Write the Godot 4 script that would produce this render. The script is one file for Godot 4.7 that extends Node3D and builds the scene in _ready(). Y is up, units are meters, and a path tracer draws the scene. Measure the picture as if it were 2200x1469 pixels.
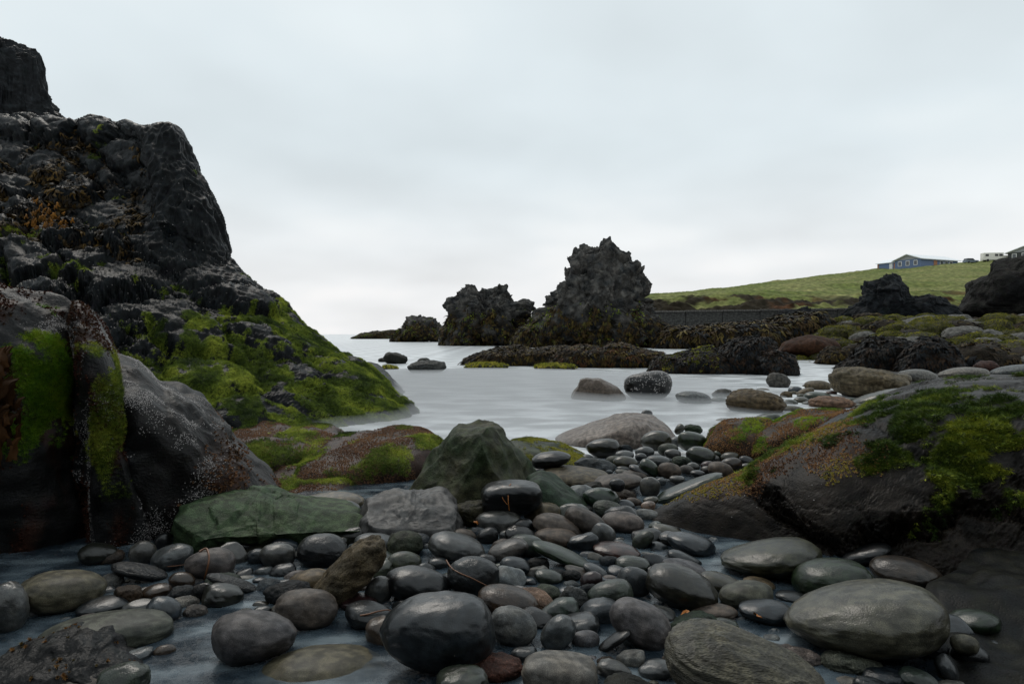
extends Node3D
# A cobble beach with a mossy cliff, sea stacks and a grassy headland under an even overcast sky. Metres, y up; the camera looks along -z.

var M := {}
var T := {}
var taken := {}
var rng := RandomNumberGenerator.new()
var spheres := {}
var n_lump: FastNoiseLite
var n_fine: FastNoiseLite
var n_cell: FastNoiseLite
var n_ridge: FastNoiseLite
var n_mask: FastNoiseLite
var n_block: FastNoiseLite
var n_step: FastNoiseLite
var n_groove: FastNoiseLite
var n_facet: FastNoiseLite

const STONE := {
	"char": Color(0.0163, 0.0185, 0.0207),
	"blue": Color(0.0296, 0.04, 0.0503),
	"bgrey": Color(0.0703, 0.0873, 0.1036),
	"grey": Color(0.13, 0.1404, 0.143),
	"pale": Color(0.273, 0.2795, 0.273),
	"taupe": Color(0.156, 0.1326, 0.117),
	"mauve": Color(0.195, 0.1794, 0.182),
	"olive": Color(0.0629, 0.0629, 0.0333),
	"ogrey": Color(0.1365, 0.1404, 0.1066),
	"green": Color(0.0311, 0.0577, 0.0296),
	"ggreen": Color(0.0629, 0.0829, 0.0629),
	"tan": Color(0.2145, 0.169, 0.104),
	"brown": Color(0.0681, 0.0459, 0.0296),
	"maroon": Color(0.0629, 0.0266, 0.0266),
	"pink": Color(0.312, 0.2145, 0.1625),
	"red": Color(0.111, 0.0518, 0.0407),
	"dolive": Color(0.0296, 0.0311, 0.0222),
}

# ---------------------------------------------------------------- small helpers
func noise(seed_: int, freq: float, type := FastNoiseLite.TYPE_SIMPLEX_SMOOTH, fractal := FastNoiseLite.FRACTAL_FBM, oct := 4) -> FastNoiseLite:
	var n := FastNoiseLite.new()
	n.seed = seed_; n.frequency = freq; n.noise_type = type; n.fractal_type = fractal; n.fractal_octaves = oct
	return n

func numbered(called: String) -> String:
	if not taken.has(called):
		taken[called] = 0
		return called
	taken[called] += 1
	return "%s_%03d" % [called, taken[called]]

func tag(o: Node3D, label: String, category: String, group := "", kind := "") -> Node3D:
	if label: o.set_meta("label", label)
	if category: o.set_meta("category", category)
	if group: o.set_meta("group", group)
	if kind: o.set_meta("kind", kind)
	return o

func thing(called: String, at: Vector3, label: String, category: String, group := "") -> Node3D:
	var o := Node3D.new()
	o.name = numbered(called)
	add_child(o)
	o.position = at
	return tag(o, label, category, group)

func put(mesh: Mesh, called: String, m: Material, parent: Node = null, at := Vector3.ZERO) -> MeshInstance3D:
	var o := MeshInstance3D.new()
	o.mesh = mesh
	o.material_override = m
	if parent == null:
		o.name = numbered(called)
		add_child(o)
	else:
		o.name = called
		parent.add_child(o, true)
	o.position = at
	return o

# turns a rock whose outline was measured square-on to the line of sight
func square_on(o: Node3D, at: Vector3) -> void:
	o.rotation.y = atan2(-at.x, -at.z)

func struct(o: Node3D) -> Node3D:
	o.set_meta("kind", "structure")
	return o

func smooth(a: float, b: float, x: float) -> float:
	return smoothstep(a, b, x)

# ---------------------------------------------------------------- textures and materials
func noise_tex(n: FastNoiseLite, lo: float, hi: float, size := 512, from := 0.0, to := 1.0) -> NoiseTexture2D:
	var t := NoiseTexture2D.new()
	t.width = size; t.height = size; t.seamless = true; t.noise = n; t.normalize = true
	var r := Gradient.new()
	r.set_color(0, Color(lo, lo, lo)); r.set_color(1, Color(hi, hi, hi))
	r.set_offset(0, from); r.set_offset(1, to)
	t.color_ramp = r
	return t

func mat(called: String, color: Color, rough: float, albedo: Texture2D = null, uv := Vector3.ONE, bump: Texture2D = null, bump_cm := 0.0, spec := 0.5) -> StandardMaterial3D:
	var m := StandardMaterial3D.new()
	m.resource_name = called
	m.albedo_color = color.linear_to_srgb()
	m.roughness = rough
	m.metallic_specular = spec
	if albedo:
		m.albedo_texture = albedo
	if bump:
		m.heightmap_enabled = true
		m.heightmap_texture = bump
		m.heightmap_scale = bump_cm
	if albedo or bump:
		m.uv1_triplanar = true
		m.uv1_world_triplanar = true
		m.uv1_scale = uv
	m.cull_mode = BaseMaterial3D.CULL_DISABLED
	return m

func mottled(m: StandardMaterial3D, scale: float) -> StandardMaterial3D:
	m.detail_enabled = true
	m.detail_albedo = T.blotch
	m.detail_blend_mode = BaseMaterial3D.BLEND_MODE_MUL
	m.detail_uv_layer = BaseMaterial3D.DETAIL_UV_2
	m.uv2_triplanar = true
	m.uv2_world_triplanar = true
	m.uv2_scale = Vector3.ONE * scale
	return tinted(m)

func tinted(m: StandardMaterial3D) -> StandardMaterial3D:
	m.vertex_color_use_as_albedo = true
	return m

func make_materials() -> void:
	T.grain = noise_tex(noise(11, 0.09, FastNoiseLite.TYPE_SIMPLEX_SMOOTH, FastNoiseLite.FRACTAL_FBM, 5), 0.42, 1.0, 512, 0.2, 0.8)
	T.fine = noise_tex(noise(12, 0.05, FastNoiseLite.TYPE_SIMPLEX_SMOOTH, FastNoiseLite.FRACTAL_FBM, 5), 0.0, 1.0)
	var c := noise(13, 0.035, FastNoiseLite.TYPE_CELLULAR, FastNoiseLite.FRACTAL_NONE)
	c.cellular_return_type = FastNoiseLite.RETURN_DISTANCE
	T.pits = noise_tex(c, 0.0, 1.0, 512, 0.02, 0.3)
	T.crag = noise_tex(noise(14, 0.02, FastNoiseLite.TYPE_SIMPLEX_SMOOTH, FastNoiseLite.FRACTAL_RIDGED, 5), 0.0, 1.0)
	T.mottle = noise_tex(noise(15, 0.012, FastNoiseLite.TYPE_SIMPLEX_SMOOTH, FastNoiseLite.FRACTAL_FBM, 6), 0.5, 1.0, 512, 0.2, 0.8)
	T.streak = noise_tex(noise(16, 0.010, FastNoiseLite.TYPE_SIMPLEX_SMOOTH, FastNoiseLite.FRACTAL_FBM, 4), 0.0, 1.0, 512, 0.1, 0.9)
	T.foam = noise_tex(noise(17, 0.009, FastNoiseLite.TYPE_SIMPLEX_SMOOTH, FastNoiseLite.FRACTAL_FBM, 4), 0.70, 1.0, 512, 0.3, 0.75)
	T.wisp = noise_tex(noise(19, 0.008, FastNoiseLite.TYPE_SIMPLEX_SMOOTH, FastNoiseLite.FRACTAL_FBM, 4), 0.0, 1.0)
	T.wisp.color_ramp.set_color(0, Color(0.60, 0.66, 0.72, 0.34)); T.wisp.color_ramp.set_color(1, Color(1, 1, 1, 0.86))
	T.wisp.color_ramp.set_offset(0, 0.3); T.wisp.color_ramp.set_offset(1, 0.85)
	T.turf = noise_tex(noise(18, 0.03, FastNoiseLite.TYPE_SIMPLEX_SMOOTH, FastNoiseLite.FRACTAL_FBM, 6), 0.62, 1.0, 512, 0.2, 0.8)
	T.blotch = noise_tex(noise(20, 0.02, FastNoiseLite.TYPE_SIMPLEX_SMOOTH, FastNoiseLite.FRACTAL_FBM, 5), 0.60, 1.0, 512, 0.3, 0.7)
	var white := Color(1, 1, 1)
	M.smooth = mottled(mat("wet_stone", white, 0.31, T.grain, Vector3.ONE * 9.0, T.fine, 0.05, 0.5), 2.3)
	M.dry = mottled(mat("dry_stone", white, 0.50, T.grain, Vector3.ONE * 9.0, T.fine, 0.05, 0.34), 2.3)
	M.pit = mottled(mat("pitted_stone", white, 0.34, T.grain, Vector3.ONE * 8.0, T.pits, 0.06, 0.45), 2.1)
	M.rough = mottled(mat("rough_stone", white, 0.62, T.grain, Vector3.ONE * 5.0, T.crag, 0.3, 0.28), 1.7)
	M.stria = mottled(mat("layered_stone", white, 0.45, T.grain, Vector3(2.0, 16.0, 5.0), T.crag, 0.5, 0.4), 1.9)
	M.cliff = mottled(mat("wet_basalt", white, 0.42, T.mottle, Vector3.ONE * 1.6, T.fine, 0.5, 0.20), 0.37)
	M.boulder = mottled(mat("barnacled_rock", white, 0.48, T.grain, Vector3.ONE * 4.0, T.crag, 0.35, 0.28), 1.1)
	M.ridge = mottled(mat("ridge_rock", white, 0.48, T.grain, Vector3.ONE * 5.0, T.pits, 0.10, 0.22), 1.3)
	M.lava = tinted(mat("lava", white, 0.8, T.mottle, Vector3.ONE * 0.25, T.crag, 12.0, 0.25))
	M.weedrock = tinted(mat("weedy_rock", white, 0.75, T.mottle, Vector3.ONE * 1.0, T.crag, 4.0, 0.25))
	M.turf = tinted(mat("turf", white, 0.95, T.turf, Vector3.ONE * 0.05, T.turf, 5.0, 0.2))
	M.bed = tinted(mat("dark_gravel", white, 0.6, T.mottle, Vector3.ONE * 4.0, T.pits, 0.8))
	M.moss = tinted(mat("moss", white, 0.8, null, Vector3.ONE, null, 0.0, 0.3))
	M.moss.backlight_enabled = true
	M.moss.backlight = Color(0.5, 0.5, 0.5)
	M.weed = tinted(mat("wrack", white, 0.55, null, Vector3.ONE, null, 0.0, 0.22))
	M.barnacle = tinted(mat("barnacle", white, 0.7))
	M.kelp = mat("kelp_stalk", Color(0.13, 0.05, 0.018), 0.4)
	M.leaf = mat("kelp_leaf", Color(0.35, 0.12, 0.02), 0.45)
	M.redleaf = mat("red_weed", Color(0.30, 0.05, 0.035), 0.45)
	M.greenleaf = mat("green_weed", Color(0.15, 0.17, 0.03), 0.5)
	M.shell = mat("shell", Color(0.5, 0.42, 0.34), 0.5)
	var sea := mat("surf_water", Color(0.76, 0.79, 0.81), 0.30, T.foam, Vector3(0.24, 1.0, 0.40), null, 0.0, 0.5)
	sea.albedo_color.a = 0.93
	sea.transparency = BaseMaterial3D.TRANSPARENCY_ALPHA
	M.sea = sea
	var pool := mat("pool_water", Color(0.14, 0.175, 0.195), 0.22, T.wisp, Vector3(0.8, 1.0, 1.5), T.streak, 0.15, 0.5)
	pool.transparency = BaseMaterial3D.TRANSPARENCY_ALPHA
	M.pool = pool

# ---------------------------------------------------------------- mesh building
func commit(v: PackedVector3Array, idx: PackedInt32Array, col: PackedColorArray, n := PackedVector3Array()) -> ArrayMesh:
	var a := []
	a.resize(Mesh.ARRAY_MAX)
	a[Mesh.ARRAY_VERTEX] = v
	a[Mesh.ARRAY_NORMAL] = n if n.size() else normals(v, idx)
	if col.size():
		a[Mesh.ARRAY_COLOR] = col
	a[Mesh.ARRAY_INDEX] = idx
	var m := ArrayMesh.new()
	m.add_surface_from_arrays(Mesh.PRIMITIVE_TRIANGLES, a)
	return m

func normals(v: PackedVector3Array, idx: PackedInt32Array) -> PackedVector3Array:
	var n := PackedVector3Array()
	n.resize(v.size())
	for t in range(0, idx.size(), 3):
		var a := idx[t]; var b := idx[t + 1]; var c := idx[t + 2]
		var f := (v[c] - v[a]).cross(v[b] - v[a])
		n[a] += f; n[b] += f; n[c] += f
	for i in n.size():
		n[i] = n[i].normalized()
	return n

# directions of a cube blown up to a sphere, welded, and its triangles
func sphere(n: int) -> Array:
	if spheres.has(n):
		return spheres[n]
	var v := PackedVector3Array()
	var idx := PackedInt32Array()
	var at := {}
	for f in 6:
		var g := PackedInt32Array()
		for i in n + 1:
			for j in n + 1:
				var a := tan((float(i) / n * 2.0 - 1.0) * PI / 4.0)
				var b := tan((float(j) / n * 2.0 - 1.0) * PI / 4.0)
				var d: Vector3 = [Vector3(1, a, b), Vector3(-1, b, a), Vector3(b, 1, a), Vector3(a, -1, b), Vector3(a, b, 1), Vector3(b, a, -1)][f]
				d = d.normalized()
				var k := Vector3i((d * 20000.0).round())
				if not at.has(k):
					at[k] = v.size()
					v.append(d)
				g.append(at[k])
		for i in n:
			for j in n:
				var p := i * (n + 1) + j
				idx.append_array([g[p], g[p + 1], g[p + n + 1], g[p + 1], g[p + n + 2], g[p + n + 1]])
	# clockwise from outside
	if (v[idx[1]] - v[idx[0]]).cross(v[idx[2]] - v[idx[0]]).dot(v[idx[0]]) > 0.0:
		for t in range(0, idx.size(), 3):
			var s := idx[t + 1]; idx[t + 1] = idx[t + 2]; idx[t + 2] = s
	spheres[n] = [v, idx]
	return spheres[n]

# a water-worn stone: three half axes, blockiness q, taper, some worn flats and lumps
func stone_shape(ax: Vector3, n: int, q: float, taper: float, sd: int, lump := 0.12) -> PackedVector3Array:
	var r := RandomNumberGenerator.new()
	r.seed = sd * 7919 + 13
	var cuts := []
	var hard := r.randf() < 0.45 and (lump > 0.12 or sd >= 1000)
	for k in 5 if hard else 4:
		var d := Vector3(r.randf_range(-1, 1), r.randf_range(-0.8, 0.9), r.randf_range(-1, 1)).normalized()
		cuts.append([d, r.randf_range(0.70, 0.95) if hard else r.randf_range(0.82, 1.02)])
	var off := Vector3(r.randf(), r.randf(), r.randf()) * 90.0
	var out := PackedVector3Array()
	for d: Vector3 in sphere(n)[0]:
		var p := d / pow(pow(absf(d.x), q) + pow(absf(d.y), q) + pow(absf(d.z), q), 1.0 / q)
		p *= 1.0 + lump * n_lump.get_noise_3dv(d * 0.9 + off) + lump * 0.35 * n_lump.get_noise_3dv(d * 2.6 + off)
		for c in cuts:
			var e: float = p.dot(c[0]) - c[1]
			p -= c[0] * 0.5 * (e + sqrt(e * e + (0.006 if hard else 0.05))) * (0.8 if hard else 0.5)
		var k := 1.0 + taper * p.x
		out.append(Vector3(p.x, p.y * k, p.z * (1.0 + taper * 0.5 * p.x)) * ax)
	return out

# a rock from its outline in the xy plane and its depth to front and back; the outline's centre is the origin
func rock_shape(poly: PackedVector2Array, front: float, back: float, n: int, o := {}) -> PackedVector3Array:
	var table := PackedFloat32Array()
	var steps := 360
	for k in steps:
		var d := Vector2.from_angle(TAU * k / steps)
		var best := 0.001
		for i in poly.size():
			var a := poly[i]; var b := poly[(i + 1) % poly.size()]
			var e := b - a
			var den := d.cross(e)
			if absf(den) < 1e-9:
				continue
			var t := a.cross(e) / den
			var u := a.cross(d) / den
			if t > 0.0 and u >= -0.001 and u <= 1.001:
				best = maxf(best, t)
		table.append(best)
	var soft: int = o.get("soft", 3)
	var sm := PackedFloat32Array()
	for k in steps:
		var s := 0.0
		for j in range(-soft, soft + 1):
			s += table[(k + j + steps) % steps]
		sm.append(s / (2 * soft + 1))
	var e1: float = o.get("edge", 0.75)
	var e2: float = o.get("face", 0.8)
	var la: float = o.get("lump", 0.1); var lf: float = o.get("lump_f", 1.0)
	var ca: float = o.get("crag", 0.0); var cf: float = o.get("crag_f", 1.0)
	var ba: float = o.get("block", 0.0); var bf: float = o.get("block_f", 1.0)
	var stretch: Vector3 = o.get("stretch", Vector3.ONE)
	var off: Vector3 = Vector3.ONE * float(o.get("seed", 1)) * 17.3
	var cuts: Array = o.get("cuts", [])
	var size := maxf(front, 0.001)
	for r in sm:
		size = maxf(size, r)
	var out := PackedVector3Array()
	for d: Vector3 in sphere(n)[0]:
		var rho := sqrt(d.x * d.x + d.y * d.y)
		var phi := fposmod(atan2(d.y, d.x), TAU) / TAU * steps
		var k := int(phi)
		var r := lerpf(sm[k % steps], sm[(k + 1) % steps], phi - k) * pow(rho, e1)
		var c := Vector2(1, 0) if rho < 1e-6 else Vector2(d.x, d.y) / rho
		var p := Vector3(c.x * r, c.y * r, signf(d.z) * pow(absf(d.z), e2) * (front if d.z > 0.0 else back))
		for cu in cuts:
			var e: float = p.dot(cu[0]) - cu[1]
			if e > 0.0:
				p -= cu[0] * e * 0.92
		var w := Vector3(d.x, d.y, d.z * 0.8)
		var q := p * stretch + off
		var h := la * n_lump.get_noise_3dv(q * lf)
		if ca > 0.0:
			h += ca * n_ridge.get_noise_3dv(q * cf)
		if ba > 0.0:
			h += ba * (0.55 * n_facet.get_noise_3dv(q * bf) + 0.3 * n_facet.get_noise_3dv(q * bf * 2.3) + 0.35 * (sqrt(clampf((n_block.get_noise_3dv(q * bf) + 1.0) * 4.0, 0.0, 1.0)) - 0.8))
		out.append(p + w * (h - float(o.get("shrink", 0.0))))
	return out

# a sheet through a net of points; rows and columns are joined by curves. Each net point: [place, (moss, weed, blocks, grooves), (barnacles, pink, -, -)]
func loft(net: Array, nu: int, nv: int) -> Dictionary:
	var rows := net.size(); var cols: int = net[0].size()
	var rp := []; var ra := []; var rb := []
	for row in net:
		var p := PackedVector3Array(); var a := []; var b := []
		for i in nu + 1:
			var x := float(i) / nu * (cols - 1)
			var k := mini(int(x), cols - 2)
			var t := x - k
			var p1: Vector3 = row[k][0]; var p2: Vector3 = row[k + 1][0]
			var p0: Vector3 = row[k - 1][0] if k > 0 else p1 * 2.0 - p2
			var p3: Vector3 = row[k + 2][0] if k < cols - 2 else p2 * 2.0 - p1
			p.append(p1.cubic_interpolate(p2, p0, p3, t))
			var a1: Vector4 = row[k][1]; var a2: Vector4 = row[k + 1][1]
			var b1: Vector4 = row[k][2]; var b2: Vector4 = row[k + 1][2]
			a.append(a1.lerp(a2, t)); b.append(b1.lerp(b2, t))
		rp.append(p); ra.append(a); rb.append(b)
	var v := PackedVector3Array(); var A := []; var B := []
	for j in nv + 1:
		var y := float(j) / nv * (rows - 1)
		var k := mini(int(y), rows - 2)
		var t := y - k
		var q1: PackedVector3Array = rp[k]; var q2: PackedVector3Array = rp[k + 1]
		var q0: PackedVector3Array = rp[maxi(k - 1, 0)]; var q3: PackedVector3Array = rp[mini(k + 2, rows - 1)]
		for i in nu + 1:
			v.append(q1[i].cubic_interpolate(q2[i], q0[i], q3[i], t))
			var a1: Vector4 = ra[k][i]; var b1: Vector4 = rb[k][i]
			A.append(a1.lerp(ra[k + 1][i], t)); B.append(b1.lerp(rb[k + 1][i], t))
	var idx := PackedInt32Array()
	for j in nv:
		for i in nu:
			var p := j * (nu + 1) + i
			idx.append_array([p, p + 1, p + nu + 1, p + 1, p + nu + 2, p + nu + 1])
	return {"v": v, "i": idx, "A": A, "B": B}

# places on a surface where a growth weight is high: [place, normal] pairs
func spots(v: PackedVector3Array, n: PackedVector3Array, idx: PackedInt32Array, w: PackedFloat32Array, density: float, r: RandomNumberGenerator, most := 90000) -> Array:
	var out := []
	for t in range(0, idx.size(), 3):
		var a := idx[t]; var b := idx[t + 1]; var c := idx[t + 2]
		var k := (w[a] + w[b] + w[c]) / 3.0
		if k <= 0.02:
			continue
		var area := (v[b] - v[a]).cross(v[c] - v[a]).length() * 0.5
		var want := area * density * k
		var num := int(want) + (1 if r.randf() < want - int(want) else 0)
		for q in num:
			var x := r.randf(); var y := r.randf()
			if x + y > 1.0:
				x = 1.0 - x; y = 1.0 - y
			out.append([v[a] + (v[b] - v[a]) * x + (v[c] - v[a]) * y, n[a]])
			if out.size() >= most:
				return out
	return out

func copies(called: String, mesh: Mesh, m: Material, tr: Array, col: Array, parent: Node, label := "") -> void:
	if tr.is_empty():
		return
	var mm := MultiMesh.new()
	mm.transform_format = MultiMesh.TRANSFORM_3D
	mm.use_colors = true
	mm.mesh = mesh
	mm.instance_count = tr.size()
	for i in tr.size():
		mm.set_instance_transform(i, tr[i])
		mm.set_instance_color(i, col[i])
	var o := MultiMeshInstance3D.new()
	o.multimesh = mm
	o.material_override = m
	o.name = called
	parent.add_child(o, true)
	o.set_meta("kind", "stuff")
	if label: o.set_meta("label", label)

func plain_white(count: int) -> PackedColorArray:
	var c := PackedColorArray()
	c.resize(count)
	c.fill(Color(1, 1, 1))
	return c

# a tuft of short fine blades, one metre tall
func tuft_mesh(sd: int, blades := 9, lean := 0.7, width := 0.16) -> ArrayMesh:
	var r := RandomNumberGenerator.new(); r.seed = sd
	var v := PackedVector3Array(); var idx := PackedInt32Array()
	for k in blades:
		var a := TAU * k / blades + r.randf() * 0.6
		var o := Vector3(cos(a), 0, sin(a))
		var s := Vector3(-sin(a), 0, cos(a)) * width
		var h := r.randf_range(0.6, 1.0)
		var base := o * 0.25 * r.randf()
		var mid := base + o * lean * 0.35 + Vector3.UP * h * 0.65
		var tip := base + o * lean * r.randf_range(0.6, 1.1) + Vector3.UP * h * r.randf_range(0.75, 1.0)
		var i0 := v.size()
		v.append_array([base - s, base + s, mid - s * 0.8, mid + s * 0.8, tip])
		idx.append_array([i0, i0 + 2, i0 + 1, i0 + 1, i0 + 2, i0 + 3, i0 + 2, i0 + 4, i0 + 3])
	return commit(v, idx, plain_white(v.size()))

# a frond of wrack: grows out along y, then hangs along z; forks once or twice
func frond_mesh(sd: int, width := 0.07) -> ArrayMesh:
	var r := RandomNumberGenerator.new(); r.seed = sd
	var v := PackedVector3Array(); var idx := PackedInt32Array()
	for br in 4:
		var p := Vector3(0, 0.0, 0)
		var side := r.randf_range(-0.45, 0.45) + (br - 1.5) * 0.22
		var w := width * r.randf_range(0.7, 1.2)
		var up := r.randf_range(0.35, 0.8)
		var i0 := v.size()
		var seg := 6
		for k in seg + 1:
			var t := float(k) / seg
			var tw := sin(t * 5.0 + br * 2.0) * 0.5
			var c := Vector3(side * t + 0.06 * sin(t * 9.0 + sd), up * 0.42 * sin(minf(t * 2.2, PI * 0.9)) * (1.0 - 0.4 * t), t * r.randf_range(0.92, 1.0))
			var ww := w * (0.5 + 0.9 * sin(PI * minf(t * 0.8 + 0.12, 1.0)))
			var s := Vector3(cos(tw), sin(tw) * 0.8, 0) * ww
			v.append(c - s); v.append(c + s)
		for k in seg:
			var q := i0 + k * 2
			idx.append_array([q, q + 2, q + 1, q + 1, q + 2, q + 3])
	return commit(v, idx, plain_white(v.size()))

func barnacle_mesh() -> ArrayMesh:
	var v := PackedVector3Array(); var idx := PackedInt32Array()
	for k in 6:
		var a := TAU * k / 6
		v.append(Vector3(cos(a), -0.1, sin(a)))
	for k in 6:
		var a := TAU * k / 6 + 0.3
		v.append(Vector3(cos(a) * 0.45, 0.6, sin(a) * 0.45))
	v.append(Vector3(0, 0.4, 0))
	for k in 6:
		var l := (k + 1) % 6
		idx.append_array([k, k + 6, l, l, k + 6, l + 6, k + 6, 12, l + 6])
	return commit(v, idx, plain_white(v.size()))

func aligned(p: Vector3, up: Vector3, size: Vector3, r: RandomNumberGenerator) -> Transform3D:
	var x := up.cross(Vector3(r.randf_range(-1, 1), r.randf_range(-1, 1), r.randf_range(-1, 1))).normalized()
	if x.length() < 0.5:
		x = up.cross(Vector3.RIGHT).normalized()
	return Transform3D(Basis(x * size.x, up * size.y, x.cross(up) * size.z), p)

func grow_moss(parent: Node, v: PackedVector3Array, n: PackedVector3Array, idx: PackedInt32Array, w: PackedFloat32Array, density: float, size: float, cols: Array, sd: int, called := "moss", hang := 0.25, most := 60000, mesh: ArrayMesh = null) -> void:
	var r := RandomNumberGenerator.new(); r.seed = sd
	var tr := []; var col := []
	for s in spots(v, n, idx, w, density, r, most):
		var up: Vector3 = (s[1] + Vector3(r.randf_range(-0.3, 0.3), r.randf_range(-0.3, 0.3) - hang, r.randf_range(-0.3, 0.3))).normalized()
		var k := size * r.randf_range(0.55, 1.3)
		tr.append(aligned(s[0] - s[1] * size * 0.1, up, Vector3(k, k, k), r))
		var x := clampf(0.5 + 0.9 * n_mask.get_noise_3dv(s[0] * 2.2) + r.randf_range(-0.25, 0.25), 0.0, 1.0) * (cols.size() - 1)
		var a: Color = cols[int(x)]; var b: Color = cols[mini(int(x) + 1, cols.size() - 1)]
		col.append(a.lerp(b, x - int(x)) * r.randf_range(0.75, 1.2))
	copies(called, mesh if mesh else tuft, M.moss, tr, col, parent)

func grow_weed(parent: Node, v: PackedVector3Array, n: PackedVector3Array, idx: PackedInt32Array, w: PackedFloat32Array, density: float, size: float, cols: Array, sd: int, called := "seaweed", most := 12000) -> void:
	var r := RandomNumberGenerator.new(); r.seed = sd
	var tr := [[], []]; var col := [[], []]
	for s in spots(v, n, idx, w, density, r, most):
		var up: Vector3 = s[1]
		var down := (Vector3.DOWN - up * up.dot(Vector3.DOWN))
		down = (down.normalized() * minf(1.0, down.length() * 2.0) + Vector3(r.randf_range(-0.7, 0.7), r.randf_range(-0.3, 0.3), r.randf_range(-0.7, 0.7)))
		down = (down - up * up.dot(down)).normalized()
		var k := size * r.randf_range(0.6, 1.4)
		var which := r.randi() % 2
		tr[which].append(Transform3D(Basis(up.cross(down) * k, up * k, down * k), s[0]))
		var c: Color = cols[r.randi() % cols.size()]
		col[which].append(c * r.randf_range(0.6, 1.3))
	copies(called, frond_a, M.weed, tr[0], col[0], parent)
	copies(called, frond_b, M.weed, tr[1], col[1], parent)

func grow_barnacles(parent: Node, v: PackedVector3Array, n: PackedVector3Array, idx: PackedInt32Array, w: PackedFloat32Array, density: float, size: float, sd: int, most := 30000) -> void:
	var r := RandomNumberGenerator.new(); r.seed = sd
	var tr := []; var col := []
	for s in spots(v, n, idx, w, density, r, most):
		var k := size * r.randf_range(0.5, 1.4)
		tr.append(aligned(s[0], s[1], Vector3(k, k, k), r))
		var g := r.randf_range(0.12, 0.42)
		col.append(Color(g, g * 0.93, g * 0.9))
	copies("barnacles", barnacle, M.barnacle, tr, col, parent)

var tuft: ArrayMesh
var strand: ArrayMesh
var frond_a: ArrayMesh
var frond_b: ArrayMesh
var barnacle: ArrayMesh
const MOSS := [Color(0.024, 0.042, 0.010), Color(0.075, 0.115, 0.016), Color(0.19, 0.25, 0.032), Color(0.38, 0.42, 0.055)]
const BRIGHT := [Color(0.035, 0.09, 0.012), Color(0.09, 0.20, 0.014), Color(0.18, 0.31, 0.016), Color(0.30, 0.36, 0.03)]
const YELLOW := [Color(0.07, 0.09, 0.014), Color(0.17, 0.18, 0.025), Color(0.30, 0.29, 0.04), Color(0.40, 0.35, 0.06)]
const WRACK := [Color(0.085, 0.062, 0.016), Color(0.016, 0.014, 0.011), Color(0.028, 0.020, 0.012), Color(0.045, 0.028, 0.012), Color(0.012, 0.013, 0.014), Color(0.06, 0.038, 0.013)]
const DARKWRACK := [Color(0.010, 0.010, 0.011), Color(0.018, 0.016, 0.014), Color(0.013, 0.016, 0.018), Color(0.030, 0.018, 0.011)]
const PINK := [Color(0.12, 0.06, 0.035), Color(0.24, 0.125, 0.065), Color(0.42, 0.24, 0.11)]

# a rock with paint weights: w = {moss, weed, barn, pink} as functions of (place relative to the rock, normal)
func rock(parent: Node, called: String, poly: PackedVector2Array, front: float, back: float, n: int, m: Material, base: Color, o := {}) -> Dictionary:
	var v := rock_shape(poly, front, back, n, o)
	var idx: PackedInt32Array = sphere(n)[1]
	var nn := normals(v, idx)
	var col := PackedColorArray()
	var second: Color = o.get("second", base)
	var off := Vector3.ONE * float(o.get("seed", 1)) * 5.1
	var f: float = o.get("mask_f", 1.0)
	for i in v.size():
		var t := clampf(0.5 + 0.9 * n_mask.get_noise_3dv(v[i] * f + off), 0.0, 1.0)
		var c := base.lerp(second, t)
		col.append(c)
	var node := put(commit(v, idx, col, nn), called, m, parent)
	return {"v": v, "n": nn, "i": idx, "node": node}

func weights(d: Dictionary, fn: Callable) -> PackedFloat32Array:
	var w := PackedFloat32Array()
	for i in d.v.size():
		w.append(clampf(fn.call(d.v[i], d.n[i]), 0.0, 1.0))
	return w

func recolour(d: Dictionary, w: PackedFloat32Array, c: Color) -> void:
	var mi: MeshInstance3D = d.node
	var a := mi.mesh.surface_get_arrays(0)
	var col: PackedColorArray = a[Mesh.ARRAY_COLOR]
	for i in col.size():
		col[i] = col[i].lerp(c, w[i])
	mi.mesh = commit(d.v, d.i, col, d.n)

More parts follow.
